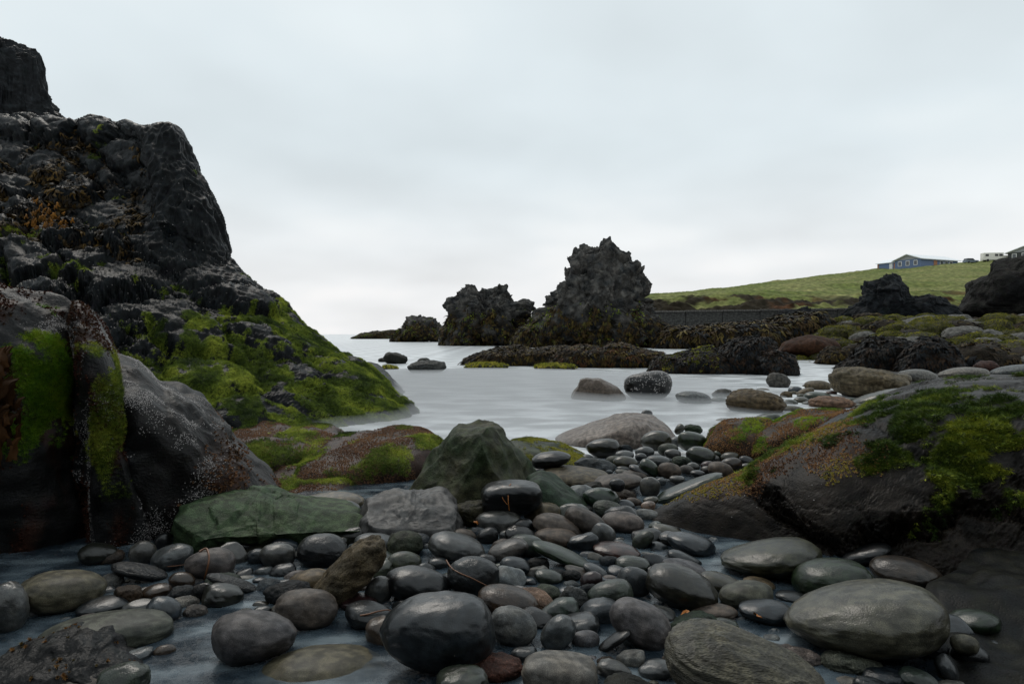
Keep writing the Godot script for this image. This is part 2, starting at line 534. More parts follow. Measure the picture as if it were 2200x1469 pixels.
# ---------------------------------------------------------------- the scene
func _ready() -> void:
	rng.seed = 42
	# camera
	var cam := Camera3D.new()
	cam.name = "camera"
	cam.position = Vector3(0, 0.85, 0)
	cam.rotation.x = -atan(16.5 / 1467.0)
	cam.fov = rad_to_deg(2.0 * atan(734.5 / 1467.0))
	cam.near = 0.05
	cam.far = 9000.0
	add_child(cam)
	cam.current = true
	# sky, exposure and air
	var env := Environment.new()
	env.background_mode = Environment.BG_SKY
	env.tonemap_mode = Environment.TONE_MAPPER_LINEAR
	env.tonemap_exposure = 1.0
	env.sdfgi_enabled = true
	env.ssao_enabled = true
	env.ssil_enabled = true
	env.volumetric_fog_enabled = true
	env.volumetric_fog_density = 0.0
	var sky := Sky.new()
	var pano := PanoramaSkyMaterial.new()
	pano.panorama = overcast()
	sky.sky_material = pano
	env.sky = sky
	var we := WorldEnvironment.new()
	we.name = "environment"
	we.environment = env
	add_child(we)
	# the sun behind the overcast
	var sun := DirectionalLight3D.new()
	sun.name = "sun"
	sun.light_energy = 0.35
	sun.light_angular_distance = 24.0
	sun.light_color = Color(1.0, 0.97, 0.93)
	sun.shadow_enabled = true
	sun.rotation_degrees = Vector3(-52, 205, 0)
	add_child(sun)

	n_lump = noise(1, 1.0, FastNoiseLite.TYPE_SIMPLEX_SMOOTH, FastNoiseLite.FRACTAL_FBM, 3)
	n_fine = noise(2, 1.0, FastNoiseLite.TYPE_SIMPLEX_SMOOTH, FastNoiseLite.FRACTAL_FBM, 4)
	n_ridge = noise(3, 1.0, FastNoiseLite.TYPE_SIMPLEX_SMOOTH, FastNoiseLite.FRACTAL_RIDGED, 4)
	n_mask = noise(4, 1.0, FastNoiseLite.TYPE_SIMPLEX_SMOOTH, FastNoiseLite.FRACTAL_FBM, 4)
	n_cell = noise(5, 1.0, FastNoiseLite.TYPE_CELLULAR, FastNoiseLite.FRACTAL_NONE)
	n_cell.cellular_return_type = FastNoiseLite.RETURN_DISTANCE2_SUB
	n_cell.domain_warp_enabled = true
	n_cell.domain_warp_amplitude = 0.35
	n_cell.domain_warp_frequency = 0.8
	n_facet = noise(8, 1.0, FastNoiseLite.TYPE_CELLULAR, FastNoiseLite.FRACTAL_NONE)
	n_facet.cellular_return_type = FastNoiseLite.RETURN_CELL_VALUE
	n_groove = noise(7, 1.0, FastNoiseLite.TYPE_SIMPLEX_SMOOTH, FastNoiseLite.FRACTAL_RIDGED, 2)
	n_step = noise(5, 1.0, FastNoiseLite.TYPE_CELLULAR, FastNoiseLite.FRACTAL_NONE)
	n_step.cellular_return_type = FastNoiseLite.RETURN_CELL_VALUE
	n_step.domain_warp_enabled = true
	n_step.domain_warp_amplitude = 0.35
	n_step.domain_warp_frequency = 0.8
	n_block = noise(6, 1.0, FastNoiseLite.TYPE_CELLULAR, FastNoiseLite.FRACTAL_NONE)
	n_block.cellular_return_type = FastNoiseLite.RETURN_DISTANCE2_SUB
	make_materials()
	tuft = tuft_mesh(3)
	strand = tuft_mesh(6, 11, 1.1, 0.05)
	frond_a = frond_mesh(5)
	frond_b = frond_mesh(8, 0.05)
	barnacle = barnacle_mesh()

	build_water_and_ground()
	print("ground ", Time.get_ticks_msec())
	build_headland()
	print("headland ", Time.get_ticks_msec())
	build_cliff()
	print("cliff ", Time.get_ticks_msec())
	build_ridge()
	build_shade_cliff()
	build_near_rocks()
	print("near rocks ", Time.get_ticks_msec())
	build_stacks()
	build_shore()
	print("shore ", Time.get_ticks_msec())
	build_houses()
	build_stones()
	build_small_things()
	print("done ", Time.get_ticks_msec())

func overcast() -> ImageTexture:
	var w := 1024; var h := 512
	var im := Image.create_empty(w, h, false, Image.FORMAT_RGBF)
	var n1 := noise(31, 1.0, FastNoiseLite.TYPE_SIMPLEX_SMOOTH, FastNoiseLite.FRACTAL_FBM, 5)
	for y in h:
		var el := (0.5 - (y + 0.5) / h) * 180.0
		for x in w:
			var az := ((x + 0.5) / w - 0.5) * TAU
			var e := maxf(el, 0.0)
			var k := smooth(0.0, 16.0, e)
			var c := Color(0.88, 0.885, 0.89).lerp(Color(0.735, 0.815, 0.855), k)
			c = c.lerp(Color(0.745, 0.825, 0.865), smooth(16.0, 50.0, e))
			# soft bands of cloud: long and thin near the horizon
			var s := 1.0 / (sin(deg_to_rad(e)) + 0.12)
			var px := sin(az) * s; var pz := cos(az) * s
			var b := n1.get_noise_3d(px * 0.6, pz * 0.62, 3.0)
			var g := 1.0 + 0.17 * b
			var warm := smooth(0.05, 0.4, b) * 0.5
			# the brighter, warmer cloud low over the sea where the sun stands behind it
			var glow := exp(-pow((az + 0.38) / 0.45, 2.0) - pow((e - 5.0) / 7.0, 2.0))
			c = c.lerp(Color(0.93, 0.905, 0.885), 0.65 * glow)
			c = Color(c.r * g * (1.0 + 0.03 * warm), c.g * g, c.b * g * (1.0 - 0.02 * warm))
			im.set_pixel(x, y, c)
	return ImageTexture.create_from_image(im)

func build_water_and_ground() -> void:
	# the sea: one sheet to the horizon, finer near the shore
	struct(put(sheet(-0.02, [-4000.0, -1200.0, -300.0, -60.0, -12.0, 0.0, 12.0, 60.0, 300.0, 1200.0, 4000.0], [-4.7, -8.0, -20.0, -60.0, -300.0, -1200.0, -8000.0]), "sea", M.sea))
	struct(put(sheet(-0.006, [-5.0, -2.0, 0.0, 2.0, 5.0], [0.6, -1.0, -2.0, -3.5, -4.7]), "tide_pool", M.pool))
	# the thin veil of spray that hangs over the breaking surf
	for f in [["surf_mist", Vector3(-0.8, 0.0, -11.0), Vector3(9.5, 0.20, 12.0), 1.0]]:
		var fog := FogVolume.new()
		fog.name = numbered(f[0])
		fog.shape = RenderingServer.FOG_VOLUME_SHAPE_ELLIPSOID
		fog.size = f[2]
		var fm := FogMaterial.new()
		fm.density = f[3]
		fm.albedo = Color(0.95, 0.96, 0.97)
		fog.material = fm
		add_child(fog)
		fog.position = f[1]
		tag(fog, "thin white veil of mist lying over the surf" if f[0] == "surf_mist" else "white puff of spray at the foot of the tall sea stack", "mist", "" if f[0] == "surf_mist" else "spray at the foot of the tall sea stack", "stuff")
	# the bed under pool, surf and stones, rising into the beach towards the wall
	var v := PackedVector3Array(); var col := PackedColorArray(); var idx := PackedInt32Array()
	var nx := 260; var nz := 240
	for j in nz + 1:
		var t := float(j) / nz
		var z := 4.0 - 6.0 * t - 120.0 * pow(t, 3.0)
		for i in nx + 1:
			var u := float(i) / nx * 2.0 - 1.0
			var x := u * (3.0 + 5.0 * absf(u) + 0.75 * maxf(0.0, -z) * 1.2)
			v.append(Vector3(x, ground(x, z), z))
			var k := clampf(0.5 + n_mask.get_noise_2d(x * 3.0, z * 3.0), 0.0, 1.0)
			col.append(Color(0.022, 0.024, 0.024).lerp(Color(0.055, 0.048, 0.042), k))
	for j in nz:
		for i in nx:
			var p := j * (nx + 1) + i
			idx.append_array([p, p + nx + 1, p + 1, p + 1, p + nx + 1, p + nx + 2])
	struct(put(commit(v, idx, col), "beach_bed", M.bed))

func ground(x: float, z: float) -> float:
	var d := -z
	var y := -0.035 + 0.012 * n_fine.get_noise_2d(x * 5.0, z * 5.0)
	y -= smooth(4.6, 7.5, d) * (0.45 + 0.2 * smooth(10.0, 40.0, d))          # out into the sea
	var s := x / maxf(d, 1.0)
	var side := smooth(lerpf(0.38, 0.34, smooth(20.0, 40.0, d)), lerpf(0.56, 0.48, smooth(20.0, 40.0, d)), s) * smooth(4.5, 9.0, d)     # shore
	y = lerpf(y, -0.04 + 0.06 * smooth(4.0, 10.0, d) + 1.85 * smooth(15.0, 58.0, d), side)
	return y + 0.06 * n_fine.get_noise_2d(x * 0.8, z * 0.8) * smooth(6.0, 20.0, d)

func sheet(y: float, xs: Array, zs: Array) -> ArrayMesh:
	var v := PackedVector3Array(); var idx := PackedInt32Array(); var n := PackedVector3Array()
	for z in zs:
		for x in xs:
			v.append(Vector3(x, y, z)); n.append(Vector3.UP)
	var w := xs.size()
	for j in zs.size() - 1:
		for i in w - 1:
			var p := j * w + i
			idx.append_array([p, p + w, p + 1, p + 1, p + w, p + w + 1])
	return commit(v, idx, PackedColorArray(), n)

func net(rows: Array, default := Vector4.ZERO) -> Array:
	return rows.map(func(r): return r.map(func(p): return [p[0], p[1] if p.size() > 1 else default, p[2] if p.size() > 2 else Vector4.ZERO]))

func build_headland() -> void:
	var g := loft(net([
		[[Vector3(13.170, 2.224, -84.000)], [Vector3(18.323, 2.339, -84.000)], [Vector3(26.026, 2.434, -83.000)], [Vector3(34.656, 2.415, -82.000)], [Vector3(43.599, 2.415, -82.000)], [Vector3(54.969, 2.453, -84.000)], [Vector3(68.003, 2.491, -86.000)], [Vector3(83.981, 2.530, -88.000)]],
		[[Vector3(14.110, 5.329, -90.000)], [Vector3(19.632, 5.635, -90.000)], [Vector3(28.221, 5.635, -90.000)], [Vector3(37.192, 5.229, -88.000)], [Vector3(45.726, 4.954, -86.000)], [Vector3(57.587, 5.229, -88.000)], [Vector3(71.166, 5.635, -90.000)], [Vector3(87.798, 5.742, -92.000)]],
		[[Vector3(15.678, 6.099, -100.000)], [Vector3(22.249, 6.551, -102.000)], [Vector3(32.611, 7.089, -104.000)], [Vector3(44.799, 7.570, -106.000)], [Vector3(56.360, 7.642, -106.000)], [Vector3(71.984, 8.348, -110.000)], [Vector3(88.562, 9.095, -112.000)], [Vector3(108.793, 10.020, -114.000)]],
		[[Vector3(21.166, 8.028, -135.000)], [Vector3(30.539, 8.866, -140.000)], [Vector3(47.035, 10.461, -150.000)], [Vector3(63.395, 11.995, -150.000)], [Vector3(79.755, 13.120, -150.000)], [Vector3(98.160, 13.938, -150.000)], [Vector3(118.609, 14.960, -150.000)], [Vector3(143.149, 15.983, -150.000)]],
		[[Vector3(26.653, 9.773, -170.000)], [Vector3(39.264, 11.279, -180.000)], [Vector3(62.713, 14.211, -200.000)], [Vector3(90.866, 18.144, -215.000)], [Vector3(119.632, 22.016, -225.000)], [Vector3(147.239, 24.163, -225.000)], [Vector3(177.914, 26.770, -225.000)], [Vector3(214.724, 28.917, -225.000)]],
		[[Vector3(36.060, 10.727, -230.000)], [Vector3(52.352, 11.975, -240.000)], [Vector3(81.527, 14.674, -260.000)], [Vector3(118.337, 20.509, -280.000)], [Vector3(159.509, 27.026, -300.000)], [Vector3(196.319, 29.480, -300.000)], [Vector3(237.219, 33.161, -300.000)], [Vector3(286.299, 36.228, -300.000)]],
		]), 420, 260)
	var v: PackedVector3Array = g.v
	var n := normals(v, g.i)
	var col := PackedColorArray()
	var nu := 420
	for i in v.size():
		var p := v[i]
		var row := float(i / (nu + 1)) / 260.0 * 5.0
		var bank := smooth(2.0, 1.2, row)
		v[i] += n[i] * (0.9 * n_lump.get_noise_3dv(p * 0.05) + bank * 0.7 * n_ridge.get_noise_3dv(p * Vector3(0.2, 0.9, 0.2)) + 0.18 * n_fine.get_noise_3dv(p * 0.6))
		var t := clampf(0.5 + 0.8 * n_mask.get_noise_3dv(p * Vector3(0.05, 0.25, 0.05)), 0.0, 1.0)
		var t2 := clampf(0.5 + 0.9 * n_mask.get_noise_3dv(p * 0.35), 0.0, 1.0)
		var c := Color(0.17, 0.205, 0.050).lerp(Color(0.36, 0.34, 0.14), t).lerp(Color(0.090, 0.145, 0.035), t2 * 0.55)
		# bare earth and rock in the bank
		var e := bank * smooth(-0.10, 0.12, n_mask.get_noise_3dv(p * Vector3(0.10, 0.5, 0.10) + Vector3.ONE * 9.0) + 0.35 * smooth(1.5, 0.4, row) - 0.12 + 0.25 * smooth(30.0, 15.0, p.x))
		c = c.lerp(Color(0.045, 0.036, 0.026).lerp(Color(0.10, 0.05, 0.025), smooth(0.1, 0.4, n_mask.get_noise_3dv(p * 0.12 + Vector3.ONE * 30.0))), e)
		col.append(c)
	struct(put(commit(v, g.i, col), "hill", M.turf))
	# brown landslip scar
	# sea wall: a long run of cast concrete bays with a coping
	var w := thing("sea_wall", Vector3(36.264, 1.783, -76.000), "low grey concrete sea wall running along the foot of the grassy headland", "wall")
	var a := Vector3(16.489, 3.421, -82.000); var b := Vector3(66.585, 3.877, -74.000)
	var conc := mat("concrete", Color(0.055, 0.055, 0.050), 0.9, T.mottle, Vector3.ONE * 0.5, T.fine, 2.0)
	var cap := mat("concrete_coping", Color(0.11, 0.105, 0.095), 0.9, T.mottle, Vector3.ONE * 0.8, T.fine, 1.0)
	var bays := 12
	for k in bays:
		var p := a.lerp(b, (k + 0.5) / bays); var len := a.distance_to(b) / bays
		var top := p.y; var h := 3.4
		var o := put(bevel_box(Vector3(len - 0.05, h, 0.8), 0.05), "wall_bay", conc, w, Vector3(p.x, top - h / 2, p.z) - w.position)
		o.rotation.y = -atan2(b.z - a.z, b.x - a.x)
		var cp := put(bevel_box(Vector3(len - 0.03, 0.22, 1.05), 0.04), "coping", cap, o, Vector3(0, h / 2 + 0.11, 0))
		cp.position.z = 0.02

func bevel_box(s: Vector3, e: float) -> ArrayMesh:
	var st := SurfaceTool.new()
	st.begin(Mesh.PRIMITIVE_TRIANGLES)
	var h := s / 2.0
	var pts := {}
	for x in [-1, 1]:
		for y in [-1, 1]:
			for z in [-1, 1]:
				var c := Vector3(x, y, z) * h
				pts[[x, y, z]] = [c - Vector3(0, y, z) * e, c - Vector3(x, 0, z) * e, c - Vector3(x, y, 0) * e]
	var tri := func(p, q, r):
		if (q - p).cross(r - p).dot(p + q + r) > 0.0:
			for k in [p, r, q]: st.add_vertex(k)
		else:
			for k in [p, q, r]: st.add_vertex(k)
	var quad := func(p, q, r, t):
		tri.call(p, q, r); tri.call(p, r, t)
	st.set_smooth_group(-1)
	for sgn in [-1, 1]:
		quad.call(pts[[sgn, -1, -1]][0], pts[[sgn, 1, -1]][0], pts[[sgn, 1, 1]][0], pts[[sgn, -1, 1]][0])
		quad.call(pts[[-1, sgn, -1]][1], pts[[1, sgn, -1]][1], pts[[1, sgn, 1]][1], pts[[-1, sgn, 1]][1])
		quad.call(pts[[-1, -1, sgn]][2], pts[[1, -1, sgn]][2], pts[[1, 1, sgn]][2], pts[[-1, 1, sgn]][2])
		for o in [-1, 1]:
			quad.call(pts[[sgn, o, -1]][0], pts[[sgn, o, 1]][0], pts[[sgn, o, 1]][1], pts[[sgn, o, -1]][1])
			quad.call(pts[[sgn, -1, o]][0], pts[[sgn, 1, o]][0], pts[[sgn, 1, o]][2], pts[[sgn, -1, o]][2])
			quad.call(pts[[-1, sgn, o]][1], pts[[1, sgn, o]][1], pts[[1, sgn, o]][2], pts[[-1, sgn, o]][2])
	for k in pts:
		tri.call(pts[k][0], pts[k][1], pts[k][2])
	st.generate_normals()
	return st.commit()

# surface relief and growth on a lofted rock; returns the arrays of the finished sheet
func carve(g: Dictionary, parent: Node, called: String, m: Material, o: Dictionary) -> Dictionary:
	var v: PackedVector3Array = g.v
	var n := normals(v, g.i)
	var sgn: float = o.get("flip", 1.0)
	var cell_f: Vector3 = o.get("cell", Vector3(2.2, 3.2, 2.2))
	var cell_amp: float = o.get("cell_amp", 0.16)
	var dip: Basis = o.get("dip", Basis(Vector3(0, 0, 1), 0.5))
	var groove: Vector3 = o.get("groove", Vector3(4.4, 0.05, 4.4))
	var rough_amp: float = o.get("rough", 0.05); var rough_f: float = o.get("rough_f", 2.0)
	var base: Color = o.base; var second: Color = o.second
	var col := PackedColorArray()
	var mw := PackedFloat32Array(); var ww := PackedFloat32Array(); var bw := PackedFloat32Array(); var pw := PackedFloat32Array()
	var out := PackedVector3Array()
	for i in v.size():
		var p := v[i]
		var A: Vector4 = g.A[i]; var B: Vector4 = g.B[i]
		var q := dip * p
		var c1 := n_cell.get_noise_3dv(q * cell_f) + 1.0
		var pil := sqrt(clampf(c1 * float(o.get("sharp", 3.2)), 0.0, 1.0))
		var c2 := n_cell.get_noise_3dv(q * cell_f * 2.3 + Vector3.ONE * 7.0) + 1.0
		var pil2 := sqrt(clampf(c2 * 1.7, 0.0, 1.0))
		var h := A.z * cell_amp * (pil - 0.75 + 0.22 * (pil2 - 0.75) + 0.45 * n_step.get_noise_3dv(q * cell_f) * smooth(0.0, 0.25, c1) + 0.6 * n_lump.get_noise_3dv(q * cell_f * 0.35))
		var gr := n_fine.get_noise_3dv(p * groove)
		h += A.w * (0.02 * n_lump.get_noise_3dv(p * groove * 0.3) + 0.06 * n_groove.get_noise_3dv(p * groove)) 
		h += (1.0 - 0.75 * minf(A.w, 1.0)) * rough_amp * n_fine.get_noise_3dv(p * rough_f) + rough_amp * float(o.get("crisp", 0.35)) * n_ridge.get_noise_3dv(p * rough_f * 2.5)
		var k := n_mask.get_noise_3dv(p * 1.1)
		var k2 := n_mask.get_noise_3dv(p * 4.5 + Vector3.ONE * 3.0)
		var up := n[i].y * sgn
		var moss := smooth(0.46, 0.62, A.x * 0.82 + 0.55 * k + 0.62 * k2 - 0.3 * (pil - 0.75) * A.z)
		h += moss * 0.025 * (n_lump.get_noise_3dv(p * 9.0) + 0.2)
		out.append(p + n[i] * h * sgn)
		var weed := smooth(0.42, 0.62, A.y + 0.45 * n_mask.get_noise_3dv(p * 1.3 + Vector3.ONE * 20.0) + 0.3 * (0.7 - pil))
		var barn := clampf(B.x * (smooth(0.55, 0.2, pil) * 0.9 * A.z + smooth(-0.05, 0.35, k2 + 0.5 * gr)), 0.0, 1.0)
		var pink := smooth(0.40, 0.62, B.y + 0.45 * n_mask.get_noise_3dv(p * 2.0 + Vector3.ONE * 40.0) + 0.2 * k2)
		var c := base.lerp(second, clampf(0.5 + k2 + 0.3 * k, 0.0, 1.0))
		c = c.lerp(Color(0.12, 0.065, 0.045), pink * 0.7)
		c = c.lerp(Color(0.065, 0.090, 0.018), moss * 0.9)
		col.append(c)
		mw.append(moss); ww.append(weed * (1.0 - moss * 0.7)); bw.append(barn * (1.0 - moss * 0.85)); pw.append(pink * (1.0 - moss * 0.5))
	var nn := normals(out, g.i)
	var node := put(commit(out, g.i, col, nn), called, m, parent)
	if sgn < 0.0:
		for i in nn.size():
			nn[i] = -nn[i]
	return {"v": out, "n": nn, "i": g.i, "moss": mw, "weed": ww, "barn": bw, "pink": pw, "node": node}

func build_cliff() -> void:
	var cliff := thing("sea_cliff", Vector3.ZERO, "tall dark basalt cliff with hanging seaweed and a mossy slope running into the sea", "cliff")
	var X := Vector4.ZERO
	var a := func(moss, weed, blocks, grooves): return Vector4(moss, weed, blocks, grooves)
	var b := func(barn, pink := 0.0): return Vector4(barn, pink, 0, 0)
	var rows := [
		[[Vector3(-13.838, 4.553, -14.000), Vector4(0,0,.6,0), X], [Vector3(-10.688, 4.553, -14.000), Vector4(0,0,.6,0), X], [Vector3(-8.926, 4.329, -13.500), Vector4(0,0,.6,0), X], [Vector3(-7.532, 4.200, -13.000), Vector4(0,0,.6,0), X], [Vector3(-6.731, 4.028, -12.500), Vector4(0,0,.2,.3), X], [Vector3(-6.372, 3.977, -12.300), Vector4(0,0,.1,.5), X], [Vector3(-6.433, 3.730, -12.500), Vector4(0,0,.1,.6), X], [Vector3(-8.691, 4.306, -15.000), X, X]],
		[[Vector3(-11.367, 4.597, -11.500), Vector4(0,.1,.8,0), X], [Vector3(-8.780, 4.558, -11.500), Vector4(0,.1,.8,0), X], [Vector3(-7.273, 4.269, -11.000), Vector4(0,.35,.8,0), X], [Vector3(-6.163, 4.220, -10.700), Vector4(0,.3,.5,0), X], [Vector3(-5.528, 3.930, -10.200), Vector4(0,0,.05,.8), X], [Vector3(-5.003, 3.917, -10.000), Vector4(0,0,0,.6), X], [Vector3(-5.592, 4.070, -11.300), Vector4(0,0,0,.6), X], [Vector3(-8.112, 4.553, -14.000), X, X]],
		[[Vector3(-9.884, 3.290, -10.000), Vector4(0,.3,.9,0), X], [Vector3(-7.635, 3.359, -10.000), Vector4(0,.3,.9,0), X], [Vector3(-6.678, 3.384, -10.100), Vector4(0,.5,.9,0), X], [Vector3(-5.528, 3.448, -9.950), Vector4(0,.45,.5,0), X], [Vector3(-4.960, 3.285, -9.450), Vector4(0,.1,0,1), Vector4(.05, 0, 0, 0)], [Vector3(-4.576, 3.230, -9.700), Vector4(0,0,0,1), Vector4(.15, 0, 0, 0)], [Vector3(-5.151, 3.384, -11.000), Vector4(0,0,0,.8), X], [Vector3(-7.825, 3.885, -14.000), X, X]],
		[[Vector3(-8.698, 2.278, -8.800), Vector4(0,.5,1,0), X], [Vector3(-6.718, 2.338, -8.800), Vector4(.1,.55,1,0), X], [Vector3(-5.885, 2.415, -8.900), Vector4(.1,.62,1,0), X], [Vector3(-5.044, 2.540, -9.250), Vector4(0,.5,.8,0), Vector4(.1, 0, 0, 0)], [Vector3(-4.563, 2.455, -8.950), Vector4(0,.1,0,1.2), Vector4(.2, 0, 0, 0)], [Vector3(-4.165, 2.554, -9.400), Vector4(0,0,0,1.1), Vector4(.3, 0, 0, 0)], [Vector3(-4.675, 2.606, -10.600), Vector4(0,0,0,.8), X], [Vector3(-7.635, 2.930, -14.000), X, X]],
		[[Vector3(-7.710, 1.531, -7.800), Vector4(.3,.3,1,0), X], [Vector3(-5.955, 1.610, -7.800), Vector4(.5,.3,1,0), X], [Vector3(-5.277, 1.674, -7.900), Vector4(.45,.3,1,0), Vector4(.1, 0, 0, 0)], [Vector3(-4.639, 1.733, -8.200), Vector4(.15,.3,1,0), Vector4(.3, 0, 0, 0)], [Vector3(-4.304, 1.870, -8.650), Vector4(0,.1,.4,1), Vector4(.4, 0, 0, 0)], [Vector3(-3.825, 1.860, -9.200), Vector4(.05,0,.3,.6), Vector4(.4, 0, 0, 0)], [Vector3(-4.388, 1.819, -10.300), Vector4(.1,0,.3,.5), X], [Vector3(-7.348, 2.072, -14.000), X, X]],
		[[Vector3(-6.721, 0.980, -6.800), Vector4(.2,.1,1,0), X], [Vector3(-5.192, 1.026, -6.800), Vector4(.25,.1,1,0), X], [Vector3(-4.533, 1.103, -7.000), Vector4(.1,.1,1,0), Vector4(.3, 0, 0, 0)], [Vector3(-3.935, 1.168, -7.400), Vector4(.1,.05,1,0), Vector4(.5, 0, 0, 0)], [Vector3(-3.463, 1.248, -8.000), Vector4(.3,0,.9,.2), Vector4(.5, 0, 0, 0)], [Vector3(-3.124, 1.323, -8.900), Vector4(.5,0,.4,.3), Vector4(.3, 0, 0, 0)], [Vector3(-3.579, 1.245, -10.000), Vector4(.4,0,.3,0), X], [Vector3(-6.203, 1.404, -14.000), X, X]],
		[[Vector3(-5.930, 0.596, -6.000), Vector4(.3,0,.8,0), X], [Vector3(-4.581, 0.637, -6.000), Vector4(.3,0,.8,0), X], [Vector3(-3.888, 0.715, -6.200), Vector4(.45,0,.9,0), Vector4(.2, 0, 0, 0)], [Vector3(-3.337, 0.794, -6.800), Vector4(.5,0,.9,0), Vector4(.4, 0, 0, 0)], [Vector3(-2.786, 0.830, -7.500), Vector4(.52,0,.8,.1), Vector4(.4, 0, 0, 0)], [Vector3(-2.392, 0.768, -8.600), Vector4(.62,0,.4,.1), Vector4(.2, 0, 0, 0)], [Vector3(-2.806, 0.670, -9.800), Vector4(.5,0,.3,0), X], [Vector3(-4.601, 0.694, -13.500), X, X]],
		[[Vector3(-5.436, 0.355, -5.500), Vector4(.5,0,.5,0), X], [Vector3(-4.049, 0.364, -5.400), Vector4(.5,0,.5,0), X], [Vector3(-3.419, 0.415, -5.700), Vector4(.62,0,.5,0), X], [Vector3(-2.834, 0.476, -6.300), Vector4(.66,0,.6,0), Vector4(.15, 0, 0, 0)], [Vector3(-2.251, 0.472, -7.100), Vector4(.72,0,.5,0), Vector4(.15, 0, 0, 0)], [Vector3(-1.612, 0.364, -8.100), Vector4(.8,0,.3,0), Vector4(.1, 0, 0, 0)], [Vector3(-1.902, 0.254, -9.300), Vector4(.7,0,.2,0), X], [Vector3(-3.102, 0.389, -13.000), X, X]],
		[[Vector3(-5.041, 0.113, -5.100), Vector4(.6,0,.3,0), X], [Vector3(-3.749, 0.127, -5.000), Vector4(.6,0,.3,0), X], [Vector3(-3.013, 0.169, -5.200), Vector4(.7,0,.3,0), X], [Vector3(-2.451, 0.210, -5.800), Vector4(.8,0,.3,0), X], [Vector3(-1.873, 0.192, -6.700), Vector4(.9,0,.3,0), X], [Vector3(-1.260, 0.105, -7.700), Vector4(.95,0,.2,0), X], [Vector3(-1.534, 0.040, -9.000), Vector4(.8,0,.2,0), X], [Vector3(-2.556, 0.322, -12.500), X, X]],
		[[Vector3(-4.843, -0.125, -4.900), Vector4(.5,0,.2,0), X], [Vector3(-3.524, -0.086, -4.700), Vector4(.5,0,.2,0), X], [Vector3(-2.806, -0.059, -4.900), Vector4(.6,0,.2,0), X], [Vector3(-2.331, -0.013, -5.700), Vector4(.7,0,.2,0), X], [Vector3(-1.632, -0.026, -6.300), Vector4(.8,0,.2,0), X], [Vector3(-1.059, -0.028, -7.400), Vector4(.8,0,.1,0), X], [Vector3(-1.350, -0.070, -9.000), Vector4(.5,0,.1,0), X], [Vector3(-2.386, 0.237, -12.500), X, X]],
		[[Vector3(-4.843, -0.393, -4.900), X, X], [Vector3(-3.524, -0.342, -4.700), X, X], [Vector3(-2.806, -0.326, -4.900), X, X], [Vector3(-2.331, -0.285, -5.700), X, X], [Vector3(-1.589, -0.297, -6.300), X, X], [Vector3(-0.883, -0.270, -7.400), X, X], [Vector3(-0.982, -0.267, -9.000), X, X], [Vector3(-2.215, -0.019, -12.500), X, X]],
	]
	var g := loft(net(rows), 460, 480)
	var d := carve(g, cliff, "rock_face", M.cliff, {"base": Color(0.008, 0.011, 0.013), "second": Color(0.019, 0.023, 0.025), "cell": Vector3(1.2, 2.3, 1.4), "cell_amp": 0.24, "rough": 0.035, "rough_f": 1.3})
	grow_moss(cliff, d.v, d.n, d.i, d.moss, 14000.0, 0.014, MOSS, 71, "moss", 0.3, 230000, strand)
	grow_weed(cliff, d.v, d.n, d.i, d.weed, 380.0, 0.12, [Color(0.020, 0.015, 0.010), Color(0.040, 0.026, 0.010), Color(0.075, 0.045, 0.012), Color(0.014, 0.013, 0.012)], 72)
	grow_barnacles(cliff, d.v, d.n, d.i, d.barn, 420.0, 0.005, 73)
	# golden wrack bunch
	var r := RandomNumberGenerator.new(); r.seed = 12
	var tr := []; var col := []
	var at := Vector3(-5.920, 2.265, -8.720)
	for k in 130:
		var o := Vector3(r.randfn(0, 0.12), r.randfn(0, 0.15), r.randf_range(-0.05, 0.12))
		var z := (Vector3.DOWN + Vector3(r.randf_range(-0.6, 0.6), 0, r.randf_range(-0.1, 0.5))).normalized()
		var up := (Vector3(0, 0, 1) - z * z.z).normalized()
		var k2 := r.randf_range(0.045, 0.085)
		tr.append(Transform3D(Basis(up.cross(z) * k2, up * k2, z * k2), at + o))
		col.append(Color(0.20, 0.085, 0.012) * r.randf_range(0.3, 1.2))
	copies("golden_seaweed", frond_a, M.weed, tr, col, cliff, "bunch of golden orange wrack")
	# the crag behind, with upright grooves
	var crag := thing("crag", Vector3(-10.413, 5.034, -13.400), "steep grooved black crag rising behind the top of the mossy cliff", "crag")
	var poly := PackedVector2Array([Vector2(-2.741, 2.010), Vector2(-1.154, 1.736), Vector2(0.289, 1.535), Vector2(0.505, 1.507), Vector2(0.829, 1.434), Vector2(0.952, 1.352), Vector2(0.988, 0.913), Vector2(1.024, 0.639), Vector2(1.190, 0.320), Vector2(1.428, 0.110), Vector2(1.551, -0.365), Vector2(1.370, -1.461), Vector2(-0.433, -2.375), Vector2(-2.741, -2.375)])
	square_on(crag, crag.position)
	var cr := rock(crag, "rock_face", poly, 0.9, 4.0, 90, M.cliff, Color(0.020, 0.024, 0.027), {"second": Color(0.034, 0.039, 0.043), "edge": 0.7, "face": 0.6, "soft": 1, "lump": 0.06, "lump_f": 1.0, "crag": 0.13, "crag_f": 2.2, "stretch": Vector3(1.6, 0.10, 1.6), "seed": 4})

